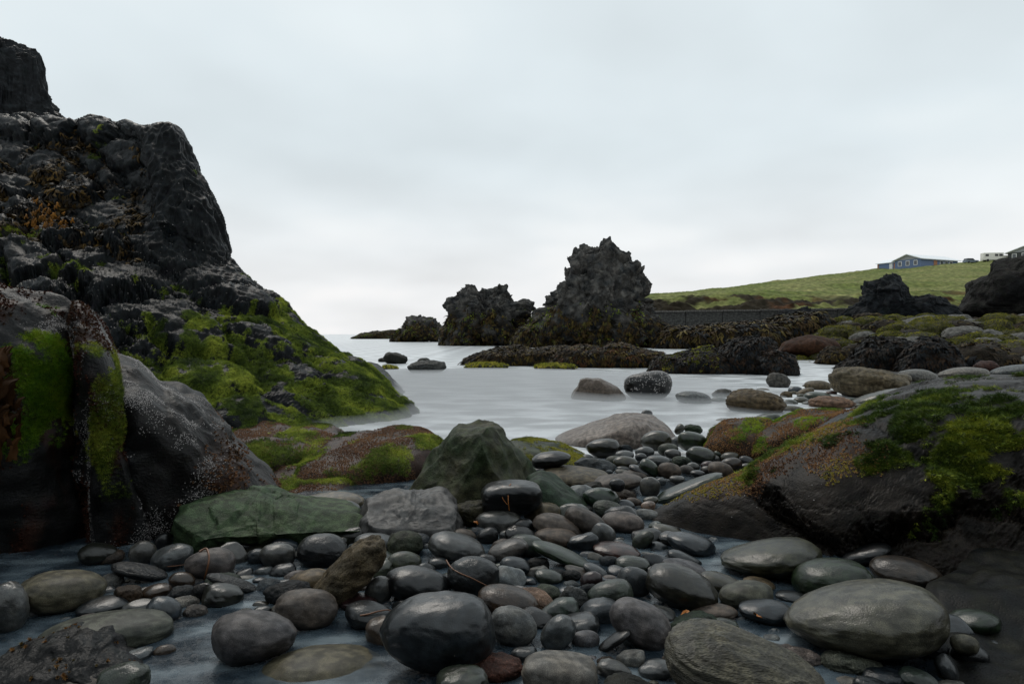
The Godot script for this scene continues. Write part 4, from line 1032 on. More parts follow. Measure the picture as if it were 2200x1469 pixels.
	var sh := rock(null, "rock_shelf", PackedVector2Array([Vector2(-0.213, -0.000), Vector2(-0.192, 0.126), Vector2(-0.096, 0.157), Vector2(0.064, 0.166), Vector2(0.245, 0.146), Vector2(0.277, -0.199), Vector2(0.064, -0.306), Vector2(-0.107, -0.266), Vector2(-0.181, -0.120)]), 0.55, 0.55, 60, M.ridge, Color(0.012, 0.014, 0.015), {"second": Color(0.034, 0.033, 0.022), "mask_f": 9.0, "lump": 0.05, "lump_f": 3.0, "seed": 44, "cuts": [[Vector3(-0.12, 0.98, 0.12).normalized(), 0.03]]})
	sh.node.position = Vector3(1.449, 0.037, -1.950) + Vector3(0, -0.02, 0)
	square_on(sh.node, Vector3(1.449, 0.037, -1.950) + Vector3(0, -0.02, 0))
	tag(sh.node, "dark wet rock shelf at the foot of the mossy ridge", "rock")

func build_stacks() -> void:
	var base := Color(0.038, 0.043, 0.046); var sec := Color(0.15, 0.14, 0.125)
	var o := {"second": sec, "edge": 0.85, "face": 0.8, "soft": 0, "lump": 0.22, "lump_f": 0.5, "crag": 0.25, "crag_f": 0.6, "block": 0.7, "block_f": 0.75, "shrink": 0.28, "mask_f": 1.3}
	var list := [
		["sea_stack", "tall jagged black sea stack with a spiky crown and weed round its foot", 46.0, PackedVector2Array([Vector2(-5.913, -3.292), Vector2(-5.447, -1.819), Vector2(-4.606, -1.003), Vector2(-4.046, -0.251), Vector2(-3.268, 0.157), Vector2(-3.112, 0.941), Vector2(-2.645, 1.505), Vector2(-2.023, 1.693), Vector2(-2.023, 2.665), Vector2(-1.618, 3.261), Vector2(-1.183, 3.763), Vector2(-0.560, 3.888), Vector2(-0.156, 3.951), Vector2(0.187, 3.951), Vector2(0.373, 4.264), Vector2(0.622, 4.390), Vector2(0.934, 4.359), Vector2(1.152, 4.014), Vector2(1.494, 3.825), Vector2(1.867, 3.512), Vector2(2.241, 3.387), Vector2(2.490, 3.073), Vector2(2.957, 2.885), Vector2(2.926, 2.132), Vector2(3.268, 1.505), Vector2(3.361, 0.941), Vector2(3.112, 0.470), Vector2(3.735, -0.063), Vector2(4.202, -0.941), Vector2(5.291, -1.881), Vector2(5.758, -3.292)]), 3.0, 4.0, 120, Vector3(5.644, 2.669, -46.000), 1.0],
		["sea_stack", "broad grey sea stack with a notched flat crown and a brown weedy foot", 54.0, PackedVector2Array([Vector2(-4.047, -2.577), Vector2(-3.863, -1.178), Vector2(-3.495, -0.368), Vector2(-3.237, 0.368), Vector2(-3.385, 1.104), Vector2(-3.237, 1.767), Vector2(-2.649, 1.988), Vector2(-2.575, 2.429), Vector2(-1.839, 2.577), Vector2(-1.324, 2.650), Vector2(-0.920, 2.429), Vector2(-0.662, 2.061), Vector2(-0.368, 2.577), Vector2(0.294, 2.650), Vector2(0.809, 2.687), Vector2(1.288, 2.429), Vector2(1.839, 1.988), Vector2(2.502, 1.656), Vector2(3.311, 1.472), Vector2(3.458, 0.663), Vector2(3.679, -0.000), Vector2(4.966, -0.552), Vector2(6.070, -2.761)]), 3.5, 4.0, 100, Vector3(-1.840, 1.881, -54.000), 1.0],
		["sea_stack", "small flat-topped dark sea stack beside the broad grey one", 80.0, PackedVector2Array([Vector2(-3.078, -1.254), Vector2(-2.538, 0.109), Vector2(-1.782, 0.436), Vector2(-1.458, 1.581), Vector2(-0.540, 1.691), Vector2(0.540, 1.800), Vector2(1.350, 1.691), Vector2(2.430, 1.691), Vector2(2.754, 0.763), Vector2(3.511, 0.382), Vector2(4.321, -1.254)]), 4.0, 4.0, 44, Vector3(-11.179, 1.177, -80.000), 0.7],
		["skerry", "low black skerry trailing off towards the open horizon", 130.0, PackedVector2Array([Vector2(-4.167, -0.532), Vector2(-2.170, 0.354), Vector2(0.000, 0.709), Vector2(1.736, 0.798), Vector2(4.341, 1.063), Vector2(6.077, -1.329), Vector2(-3.473, -1.329)]), 4.0, 4.0, 36, Vector3(-26.585, 0.673, -130.000), 0.7]]
	var n := 0
	for l in list:
		n += 1
		var oo: Dictionary = o.duplicate()
		for key in ["lump", "crag", "block"]:
			oo[key] = o[key] * l[8]
		oo["seed"] = n * 3
		var t := thing(l[0], l[7], l[1], "sea stack" if l[0] == "sea_stack" else "reef")
		square_on(t, l[7])
		var k := rock(t, "rock_face", l[3], l[4], l[5], l[6], M.lava, base, oo)
		# weed belt near the tide line
		var y0: float = -l[7].y
		var w := weights(k, func(p, nn): return smooth(2.6, 1.4, p.y - y0 + 1.4 * n_mask.get_noise_3dv(p * 0.5)) * smooth(-0.4, 0.0, nn.z) * smooth(-0.3, 0.3, n_mask.get_noise_3dv(p * 0.7 + Vector3.ONE * 4.0) + 0.15))
		recolour(k, w, Color(0.035, 0.026, 0.016))
		grow_weed(t, k.v, k.n, k.i, w, 60.0 if n == 1 else 36.0, 0.30, WRACK + [Color(0.07, 0.065, 0.018)], 170 + n, "seaweed", 7000)
		var gm := weights(k, func(p, nn): return smooth(0.2, 0.35, n_mask.get_noise_3dv(p * 0.6 + Vector3.ONE * 14.0)) * smooth(3.2, 1.6, p.y - y0) * smooth(0.0, 0.4, nn.y + 0.3))
		grow_moss(t, k.v, k.n, k.i, gm, 120.0, 0.07, MOSS.slice(1), 180 + n, "moss", 0.2, 3000)

func weedy(called: String, label: String, at: Vector3, poly: PackedVector2Array, front: float, density: float, size: float, cols: Array, sd: int, group := "", cover := 1.0, o := {}) -> void:
	var t := thing(called, at, label, "rock", group)
	square_on(t, at)
	var oo := {"second": Color(0.045, 0.034, 0.022), "lump": 0.12, "lump_f": 1.4, "crag": 0.08, "crag_f": 1.6, "seed": sd, "edge": 0.85}
	oo.merge(o, true)
	var k := rock(t, "rock", poly, front, front, 26, M.weedrock, oo.get("base", Color(0.026, 0.021, 0.016)), oo)
	if cover > 0.0:
		grow_weed(t, k.v, k.n, k.i, weights(k, func(p, n): return cover * smooth(-0.6, -0.1, n.z + maxf(n.y, 0.0)) * smooth(-0.5, 0.0, n_mask.get_noise_3dv(p * 1.5) + 0.1)), density, size, cols, sd, "seaweed", 6500)
	if oo.has("moss"):
		grow_moss(t, k.v, k.n, k.i, weights(k, func(p, n): return smooth(oo.moss, oo.moss + 0.25, n_mask.get_noise_3dv(p * 1.2 + Vector3.ONE * sd)) * smooth(-0.3, 0.2, n.y)), 900.0, 0.045, YELLOW, sd + 500, "moss", 0.2, 4000)

func build_shore() -> void:
	# weed-covered reefs and rocks
	weedy("weedy_reef", "long low reef shaggy with brown wrack lying before the tall sea stack", Vector3(0.133, 0.225, -19.500), PackedVector2Array([Vector2(-1.529, -0.266), Vector2(-1.329, -0.040), Vector2(-0.997, 0.093), Vector2(-0.665, 0.133), Vector2(-0.332, 0.226), Vector2(0.000, 0.199), Vector2(0.532, 0.173), Vector2(1.063, 0.253), Vector2(1.529, 0.306), Vector2(1.728, 0.066), Vector2(1.595, -0.399), Vector2(-0.133, -0.465), Vector2(-1.462, -0.439)]), 0.9, 494.0, 0.14, WRACK, 201)
	weedy("weedy_reef", "humped reef with rust-brown wrack next to the long low reef", Vector3(2.396, 0.257, -18.500), PackedVector2Array([Vector2(-1.563, -0.252), Vector2(-1.251, -0.000), Vector2(-0.938, 0.214), Vector2(-0.375, 0.265), Vector2(0.000, 0.164), Vector2(0.313, 0.315), Vector2(0.625, 0.290), Vector2(1.001, 0.164), Vector2(1.751, 0.088), Vector2(1.876, -0.126), Vector2(1.126, -0.315), Vector2(-0.125, -0.378), Vector2(-1.376, -0.416)]), 0.9, 494.0, 0.14, WRACK + [Color(0.07, 0.03, 0.012)], 202)
	weedy("weedy_rock", "long rock draped in black wrack with a mossy green end", Vector3(4.254, 0.191, -15.600), PackedVector2Array([Vector2(-1.129, -0.128), Vector2(-0.975, 0.053), Vector2(-0.769, 0.170), Vector2(-0.513, 0.128), Vector2(-0.205, 0.234), Vector2(0.205, 0.298), Vector2(0.616, 0.106), Vector2(0.821, -0.213), Vector2(0.000, -0.340), Vector2(-1.026, -0.298)]), 0.8, 570.0, 0.12, DARKWRACK + [WRACK[2]], 203, "", 0.9, {"moss": 0.05})
	weedy("weedy_rock", "tall humped rock draped in glossy black wrack beside the long draped rock", Vector3(5.423, 0.318, -15.600), PackedVector2Array([Vector2(-0.703, -0.234), Vector2(-0.552, 0.170), Vector2(-0.301, 0.351), Vector2(0.000, 0.425), Vector2(0.301, 0.404), Vector2(0.502, 0.245), Vector2(0.623, -0.074), Vector2(0.502, -0.393), Vector2(-0.301, -0.447), Vector2(-0.703, -0.393)]), 0.9, 608.0, 0.13, DARKWRACK, 204)
	weedy("weedy_rock", "rounded rock hung with black wrack at the sea end of the draped rocks", Vector3(5.777, 0.196, -15.000), PackedVector2Array([Vector2(-0.506, -0.184), Vector2(-0.410, 0.123), Vector2(-0.191, 0.256), Vector2(0.048, 0.276), Vector2(0.286, 0.174), Vector2(0.448, -0.082), Vector2(0.487, -0.245), Vector2(-0.048, -0.307)]), 0.7, 608.0, 0.12, DARKWRACK, 205)
	weedy("weedy_rock", "broad dark mound of wrack between the sea and the yellow-green boulders", Vector3(8.996, 0.318, -16.600), PackedVector2Array([Vector2(-0.965, -0.283), Vector2(-0.647, -0.057), Vector2(-0.448, 0.192), Vector2(-0.249, 0.373), Vector2(0.050, 0.396), Vector2(0.448, 0.351), Vector2(0.647, 0.192), Vector2(0.895, -0.226), Vector2(0.796, -0.453), Vector2(-0.149, -0.487), Vector2(-0.846, -0.441)]), 0.9, 570.0, 0.14, DARKWRACK + [WRACK[1]], 206)
	weedy("weedy_rock", "steep peaked mound of black wrack beside the split boulder", Vector3(9.448, 0.283, -15.400), PackedVector2Array([Vector2(-0.698, -0.294), Vector2(-0.537, -0.000), Vector2(-0.313, 0.283), Vector2(-0.089, 0.462), Vector2(0.089, 0.472), Vector2(0.313, 0.283), Vector2(0.537, 0.021), Vector2(0.716, -0.294), Vector2(0.626, -0.451), Vector2(-0.179, -0.483), Vector2(-0.626, -0.420)]), 0.9, 608.0, 0.13, DARKWRACK, 207)
	weedy("weedy_rock", "low mossy mound of brown wrack behind the peaked black one", Vector3(12.737, 0.383, -18.500), PackedVector2Array([Vector2(-0.675, -0.252), Vector2(-0.519, 0.063), Vector2(-0.208, 0.189), Vector2(0.208, 0.214), Vector2(0.571, 0.063), Vector2(0.779, -0.252), Vector2(0.000, -0.378)]), 0.9, 494.0, 0.14, WRACK, 208, "", 0.8, {"moss": 0.0})
	weedy("brown_boulder", "smooth dark red-brown boulder awash behind the draped rocks", Vector3(10.470, 0.457, -24.000), PackedVector2Array([Vector2(-1.080, -0.262), Vector2(-0.825, 0.115), Vector2(-0.375, 0.294), Vector2(0.225, 0.327), Vector2(0.750, 0.196), Vector2(1.125, -0.098), Vector2(1.275, -0.376), Vector2(0.000, -0.458)]), 1.2, 0.0, 0.1, WRACK, 209, "", 0.0, {"base": Color(0.045, 0.020, 0.012), "second": Color(0.085, 0.04, 0.022), "crag": 0.02})
	weedy("weedy_rock", "small brown rock with wrack awash below the red-brown boulder", Vector3(9.407, 0.196, -20.000), PackedVector2Array([Vector2(-0.432, -0.164), Vector2(-0.308, 0.055), Vector2(0.000, 0.218), Vector2(0.308, 0.191), Vector2(0.469, -0.055), Vector2(0.370, -0.218)]), 0.6, 494.0, 0.11, WRACK, 210)
	weedy("weedy_reef", "dark weedy rock shelf stretching from the tall sea stack towards the sea wall", Vector3(12.025, 0.735, -42.000), PackedVector2Array([Vector2(-3.303, -0.658), Vector2(-2.752, 0.200), Vector2(-1.927, 0.630), Vector2(-1.101, 0.401), Vector2(0.000, 0.573), Vector2(1.376, 0.687), Vector2(2.752, 0.802), Vector2(3.853, 0.630), Vector2(4.679, 0.200), Vector2(4.954, -0.658), Vector2(0.826, -0.859)]), 2.5, 30.0, 0.5, WRACK, 211)
	weedy("weedy_reef", "brown weed-covered rock hump below the sea wall", Vector3(17.696, 1.150, -44.000), PackedVector2Array([Vector2(-2.783, -0.810), Vector2(-1.948, 0.240), Vector2(-0.835, 0.690), Vector2(0.278, 0.840), Vector2(1.948, 1.080), Vector2(2.783, 0.540), Vector2(3.339, -0.810), Vector2(0.278, -1.020)]), 2.5, 26.0, 0.5, WRACK + [Color(0.05, 0.042, 0.015)], 212)
	weedy("weedy_reef", "olive-brown weedy bank at the foot of the black lava outcrop", Vector3(22.331, 0.936, -42.000), PackedVector2Array([Vector2(-3.033, -0.573), Vector2(-2.275, 0.286), Vector2(-1.264, 0.716), Vector2(0.506, 0.429), Vector2(2.528, 0.286), Vector2(4.045, 0.200), Vector2(4.550, -0.573), Vector2(0.506, -0.773)]), 2.2, 26.0, 0.45, WRACK + [Color(0.06, 0.055, 0.016)], 213, "", 1.0, {"moss": 0.1})
	weedy("weedy_reef", "olive-brown weedy bank running on below the cave cliff", Vector3(32.924, 1.258, -46.000), PackedVector2Array([Vector2(-3.315, -0.784), Vector2(-2.295, 0.157), Vector2(-1.275, 0.470), Vector2(0.255, 0.784), Vector2(2.550, 0.627), Vector2(4.335, -0.784), Vector2(0.000, -1.097)]), 2.4, 24.0, 0.45, WRACK + [Color(0.06, 0.055, 0.016)], 214, "", 1.0, {"moss": 0.05})
	# black lava outcrop
	var lv := {"second": Color(0.030, 0.034, 0.038), "edge": 0.6, "face": 0.7, "soft": 1, "lump": 0.5, "lump_f": 0.35, "crag": 0.5, "crag_f": 0.4, "block": 0.45, "block_f": 0.5, "mask_f": 0.5, "seed": 9}
	var lo := thing("lava_outcrop", Vector3(31.118, 2.837, -55.000), "jagged black lava outcrop with a knobbed top standing before the grassy slope", "rock")
	square_on(lo, lo.position)
	rock(lo, "rock_face", PackedVector2Array([Vector2(-4.895, -2.249), Vector2(-4.242, -1.125), Vector2(-3.589, -0.000), Vector2(-2.610, 0.562), Vector2(-2.219, 1.237), Vector2(-1.958, 1.987), Vector2(-1.142, 2.287), Vector2(-0.163, 2.437), Vector2(0.196, 2.062), Vector2(0.065, 1.612), Vector2(0.489, 1.237), Vector2(0.653, 0.637), Vector2(1.468, 0.937), Vector2(2.610, 0.862), Vector2(3.263, 0.375), Vector2(4.242, -0.562), Vector2(5.058, -1.500), Vector2(5.384, -2.437), Vector2(0.000, -2.624)]), 3.5, 4.0, 80, M.lava, Color(0.012, 0.014, 0.016), lv)
	lv.seed = 10
	var lo2 := thing("lava_outcrop", Vector3(23.722, 1.957, -58.000), "low black lava hump in front of the sea wall", "rock")
	square_on(lo2, lo2.position)
	rock(lo2, "rock_face", PackedVector2Array([Vector2(-2.196, -1.186), Vector2(-1.281, -0.000), Vector2(-0.549, 0.593), Vector2(0.732, 0.870), Vector2(1.647, 0.712), Vector2(2.379, -0.000), Vector2(3.659, -1.186), Vector2(0.000, -1.384)]), 2.5, 3.0, 40, M.lava, Color(0.012, 0.014, 0.016), lv)
	lv.seed = 15
	var cave := thing("cave_cliff", Vector3(56.442, 5.414, -72.000), "dark overhanging rock bluff with a turf edge and a shadowy hollow", "cliff")
	var hol := {"second": Color(0.034, 0.032, 0.028), "edge": 0.5, "face": 0.6, "soft": 1, "lump": 1.2, "lump_f": 0.14, "crag": 0.8, "crag_f": 0.2, "block": 0.4, "block_f": 0.3, "mask_f": 0.3, "seed": 16}
	square_on(cave, cave.position)
	var cv := rock(cave, "rock_face", PackedVector2Array([Vector2(-7.918, -2.307), Vector2(-6.953, -0.982), Vector2(-6.644, 0.147), Vector2(-6.257, 1.227), Vector2(-5.408, 1.816), Vector2(-3.863, 2.552), Vector2(-1.545, 3.190), Vector2(1.931, 3.681), Vector2(7.725, 3.681), Vector2(8.498, -3.190), Vector2(-1.931, -3.190)]), 3.0, 8.0, 60, M.lava, Color(0.014, 0.014, 0.014), hol)
	# boulders of the upper beach: yellow-green and grey
	var spots_ := []
	var r := RandomNumberGenerator.new(); r.seed = 5
	for k in 2400:
		var d := lerpf(17.0, 46.0, pow(r.randf(), 1.3))
		var px := r.randf_range(1690, 2290)
		if d > 34.0 and px < 1800: continue
		if d < 21.0 and px < 1990: continue
		var x := (px - 1100.0) / 1467.0 * d
		var size := r.randf_range(0.28, 0.75) * (1.25 if d > 28.0 else 1.0)
		var ok := true
		for s in spots_:
			if Vector2(s[0] - x, s[1] + d).length() < (s[2] + size) * 0.72: ok = false
		if ok: spots_.append([x, -d, size])
		if spots_.size() >= 210: break
	var kinds := [["yellow-green mossy boulder", 0], ["bare grey boulder", 1], ["brown wrack-covered boulder", 2]]
	var landmarks := [[Vector3(8.996, 0.318, -16.600), "broad dark mound of wrack"], [Vector3(9.448, 0.283, -15.400), "steep peaked mound of black wrack"], [Vector3(12.737, 0.383, -18.500), "low mossy mound of brown wrack"], [Vector3(10.470, 0.457, -24.000), "red-brown boulder awash"], [Vector3(9.407, 0.196, -20.000), "small brown weedy rock"], [Vector3(22.331, 0.936, -42.000), "weedy bank under the lava outcrop"], [Vector3(32.924, 1.258, -46.000), "weedy bank under the cave cliff"], [Vector3(17.696, 1.150, -44.000), "weedy hump below the sea wall"]]
	var meshes := []
	for q in 6:
		var v := stone_shape(Vector3(1, 0.6, 0.85), 12, 2.3, 0.1, 300 + q, 0.2)
		meshes.append([v, normals(v, sphere(12)[1])])
	for s in spots_:
		var kind: Array = kinds[0 if r.randf() < 0.55 else (1 if r.randf() < 0.45 else 2)]
		var me: Array = meshes[r.randi() % 6]
		var v := PackedVector3Array(); var col := PackedColorArray()
		var base: Color = [Color(0.075, 0.07, 0.032), Color(0.17, 0.165, 0.15), Color(0.035, 0.027, 0.018)][kind[1]]
		for p: Vector3 in me[0]:
			v.append(p * s[2])
			col.append(base * (0.8 + 0.5 * clampf(0.5 + n_mask.get_noise_3dv(p * 2.5 + Vector3.ONE * s[0]), 0.0, 1.0)))
		var o := put(commit(v, sphere(12)[1], col), "beach_boulder", M.weedrock, null, Vector3(s[0], ground(s[0], s[1]) + 0.34 * s[2], s[1]))
		var near := ""; var best := 99.0
		for l in landmarks:
			var q: float = Vector2(l[0].x - s[0], l[0].z - s[1]).length()
			if q < best:
				best = q
				near = l[1]
		var to := Vector2.ZERO
		for l in landmarks:
			if l[1] == near: to = Vector2(s[0] - l[0].x, s[1] - l[0].z)
		var side := ("seaward of" if to.y > 0.0 else "landward of") if absf(to.y) > absf(to.x) else ("on the sea-stack side of" if to.x < 0.0 else "on the hill side of")
		tag(o, "%s %s %s the %s" % ["large" if s[2] > 0.62 else ("small" if s[2] < 0.42 else "middling"), kind[0], side, near], "rock", "boulders scattered over the upper beach")
		var full := PackedFloat32Array(); full.resize(v.size()); full.fill(1.0)
		for i in v.size():
			full[i] = smooth(-0.25, 0.1, n_mask.get_noise_3dv(v[i] * 2.2 + Vector3.ONE * s[0])) * smooth(-0.3, 0.2, me[1][i].y)
		var growth: float = r.randf_range(0.45, 1.0)
		if kind[1] == 0:
			grow_moss(o, v, me[1], sphere(12)[1], full, 520.0, 0.036, YELLOW.map(func(c): return c * growth), r.randi(), "moss", 0.2, 2500)
		elif kind[1] == 2:
			grow_weed(o, v, me[1], sphere(12)[1], full, 40.0, 0.25, WRACK, r.randi(), "seaweed", 400)

func panel(parent: Node, called: String, m: Material, size: Vector3, at: Vector3) -> MeshInstance3D:
	return put(bevel_box(size, minf(0.02, minf(size.x, minf(size.y, size.z)) * 0.2)), called, m, parent, at)

func roof_prism(w: float, l: float, h: float, over: float, th: float) -> ArrayMesh:
	# two slopes with thickness; ridge along z
	var st := SurfaceTool.new(); st.begin(Mesh.PRIMITIVE_TRIANGLES)
	st.set_smooth_group(-1)
	var a := w / 2 + over; var z := l / 2 + over
	var drop := h * over / (w / 2)
	var prof := [Vector2(-a, -drop), Vector2(0, h), Vector2(a, -drop), Vector2(a, -drop + th), Vector2(0, h + th), Vector2(-a, -drop + th)]
	var quad := func(p, q, r, s): for k in [p, q, r, p, r, s]: st.add_vertex(k)
	for k in 6:
		var p: Vector2 = prof[k]; var q: Vector2 = prof[(k + 1) % 6]
		quad.call(Vector3(p.x, p.y, z), Vector3(q.x, q.y, z), Vector3(q.x, q.y, -z), Vector3(p.x, p.y, -z))
	for s in [-1.0, 1.0]:
		for half in [[0, 1, 4, 5], [1, 2, 3, 4]]:
			var c: Array = half.map(func(k): return Vector3(prof[k].x, prof[k].y, z * s))
			if s > 0: c.reverse()
			quad.call(c[0], c[1], c[2], c[3])
	st.generate_normals()
	return st.commit()

func gable(w: float, h: float, th: float) -> ArrayMesh:
	var st := SurfaceTool.new(); st.begin(Mesh.PRIMITIVE_TRIANGLES)
	st.set_smooth_group(-1)
	var f := [Vector3(-w / 2, 0, th), Vector3(w / 2, 0, th), Vector3(0, h, th)]
	var k := [Vector3(-w / 2, 0, 0), Vector3(w / 2, 0, 0), Vector3(0, h, 0)]
	for q in [f[0], f[2], f[1], k[0], k[1], k[2]]: st.add_vertex(q)
	for i in 3:
		var j := (i + 1) % 3
		for q in [f[i], f[j], k[i], f[j], k[j], k[i]]: st.add_vertex(q)
	st.generate_normals()
	return st.commit()

func house(at: Vector3, turn: float, label: String, wall: Color, wing: bool, s := 1.0) -> void:
	var h := thing("house", at, label, "house")
	h.rotation.y = turn
	var mw := mat("painted_boards", wall, 0.8)
	var roof := mat("pale_roof", Color(0.80, 0.82, 0.84), 0.6)
	var white := mat("white_paint", Color(0.72, 0.72, 0.70), 0.6)
	var glass := mat("window_glass", Color(0.08, 0.09, 0.10), 0.1)
	var orange := mat("orange_boards", Color(0.36, 0.17, 0.09), 0.8)
	var gw := 8.5 * s; var l := 17.0 * s; var wh := 2.7
	# boarded walls: front gable wall and long side, board by board
	var body := panel(h, "wall", mw, Vector3(gw, wh, l), Vector3(0, wh / 2, -l / 2))
	put(gable(gw, 1.5, 0.12), "gable", mat("grey_boards", Color(0.30, 0.31, 0.32), 0.8), h, Vector3(0, wh, -0.10))
	put(roof_prism(gw, l, 1.5, 0.7, 0.2), "roof", roof, h, Vector3(0, wh + 0.02, -l / 2))
	for k in 3:
		var w := panel(h, "window", white, Vector3(1.25, 1.5, 0.12), Vector3(-gw * 0.30 + k * gw * 0.30, 1.6, 0.03))
		panel(w, "pane", glass, Vector3(0.95, 1.2, 0.06), Vector3(0, 0, 0.05))
	for k in 3:
		var w := panel(h, "window", white, Vector3(0.12, 1.1, 1.6), Vector3(gw / 2 + 0.03, 1.75, -l * 0.55 - k * 2.2))
		panel(w, "pane", glass, Vector3(0.06, 0.85, 1.3), Vector3(0.05, 0, 0))
	panel(h, "door", orange, Vector3(0.14, 2.3, 1.5), Vector3(gw / 2 + 0.04, 1.2, -l * 0.38))
	if wing:
		panel(h, "wing", mw, Vector3(7.0, 2.5, 8.0), Vector3(-gw / 2 - 3.5, 1.25, -5.2))
		put(roof_prism(8.0, 7.0, 1.2, 0.4, 0.16), "wing_roof", roof, h, Vector3(-gw / 2 - 3.5, 2.52, -5.2)).rotation.y = PI / 2
		var d := panel(h, "door", white, Vector3(1.1, 2.1, 0.12), Vector3(-gw / 2 - 2.2, 1.1, -1.17))
		panel(h, "door", orange, Vector3(1.0, 2.1, 0.12), Vector3(-gw / 2 - 0.7, 1.1, -1.17))
		panel(h, "corner_board", orange, Vector3(0.4, 2.4, 0.12), Vector3(-gw / 2 - 6.7, 1.2, -1.17))

func build_houses() -> void:
	house(Vector3(120.518, 20.842, -208.000), -1.15, "long low blue house with a white roof on the crest of the grassy hill", Color(0.12, 0.17, 0.28), true)
	house(Vector3(153.715, 22.929, -205.000), -1.0, "dark grey house with a pale roof at the end of the hilltop row", Color(0.045, 0.048, 0.048), false)
	# camper van
	var van := thing("camper_van", Vector3(149.426, 23.394, -212.000), "white camper van parked beside the dark grey house", "van")
	van.rotation.y = -0.2
	var cream := mat("van_white", Color(0.70, 0.68, 0.62), 0.4); var dark := mat("van_glass", Color(0.03, 0.03, 0.035), 0.2); var rubber := mat("rubber", Color(0.02, 0.02, 0.02), 0.8)
	panel(van, "body", cream, Vector3(5.6, 2.2, 2.2), Vector3(-0.4, 1.55, 0))
	panel(van, "cab", cream, Vector3(1.5, 1.3, 2.0), Vector3(3.1, 1.1, 0))
	for x in [-2.2, 0.4, 1.6]:
		panel(van, "window", dark, Vector3(0.9, 0.7, 0.08), Vector3(x, 1.9, 1.12))
	panel(van, "windscreen", dark, Vector3(0.08, 0.7, 1.7), Vector3(3.88, 1.4, 0))
	for p in [Vector3(-2, 0.35, 1.0), Vector3(2.6, 0.35, 1.0), Vector3(-2, 0.35, -1.0), Vector3(2.6, 0.35, -1.0)]:
		wheel(van, rubber, p, 0.38)
	car(Vector3(151.594, 23.538, -212.000), -0.2, "small pale car parked between the camper van and the dark grey house", Color(0.55, 0.58, 0.60))
	car(Vector3(145.031, 23.230, -216.000), 0.1, "small grey-blue car parked alone on the hilltop", Color(0.16, 0.20, 0.24))
	# fence posts along the hill
	var post := CylinderMesh.new(); post.top_radius = 0.09; post.bottom_radius = 0.11; post.height = 1.3; post.radial_segments = 7; post.rings = 1
	var wood := mat("grey_wood", Color(0.10, 0.085, 0.07), 0.9)
	for p in [Vector3(113.197, 18.594, -190.000), Vector3(104.468, 19.574, -218.000), Vector3(104.913, 19.574, -218.000), Vector3(112.474, 20.646, -220.000), Vector3(86.708, 17.324, -212.000), Vector3(80.164, 16.453, -210.000)]:
		tag(put(post, "fence_post", wood, null, p), "grey wooden fence post on the grassy hill", "post", "fence posts on the grassy hill")

func wheel(parent: Node, m: Material, at: Vector3, r: float) -> void:
	var c := CylinderMesh.new(); c.top_radius = r; c.bottom_radius = r; c.height = 0.24; c.radial_segments = 14; c.rings = 1
	var o := put(c, "wheel", m, parent, at)
	o.rotation.x = PI / 2

func car(at: Vector3, turn: float, label: String, c: Color) -> void:
	var o := thing("parked_car", at, label, "car")
	o.rotation.y = turn
	var paint := mat("car_paint", c, 0.3); var glass := mat("car_glass", Color(0.03, 0.035, 0.04), 0.1); var rubber := mat("tyre", Color(0.02, 0.02, 0.02), 0.8)
	panel(o, "body", paint, Vector3(4.2, 0.65, 1.7), Vector3(0, 0.65, 0))
	var st := SurfaceTool.new(); st.begin(Mesh.PRIMITIVE_TRIANGLES); st.set_smooth_group(-1)
	var lo := [Vector2(-1.9, 0.95), Vector2(1.0, 0.95), Vector2(0.3, 1.5), Vector2(-1.6, 1.5)]
	for s in [-1.0, 1.0]:
		var q: Array = lo.map(func(p): return Vector3(p.x, p.y, 0.78 * s))
		if s < 0: q.reverse()
		for k in [0, 2, 1, 0, 3, 2]: st.add_vertex(q[k])
	for k in 4:
		var p: Vector2 = lo[k]; var r: Vector2 = lo[(k + 1) % 4]
		var a := Vector3(p.x, p.y, 0.78); var b := Vector3(r.x, r.y, 0.78); var c2 := Vector3(r.x, r.y, -0.78); var d := Vector3(p.x, p.y, -0.78)
		for e in [a, b, c2, a, c2, d]: st.add_vertex(e)
	st.generate_normals()
	put(st.commit(), "cabin", glass, o)
	panel(o, "roof", paint, Vector3(1.9, 0.06, 1.58), Vector3(-0.65, 1.52, 0))
	for p in [Vector3(-1.3, 0.32, 0.8), Vector3(1.3, 0.32, 0.8), Vector3(-1.3, 0.32, -0.8), Vector3(1.3, 0.32, -0.8)]:
		wheel(o, rubber, p, 0.32)

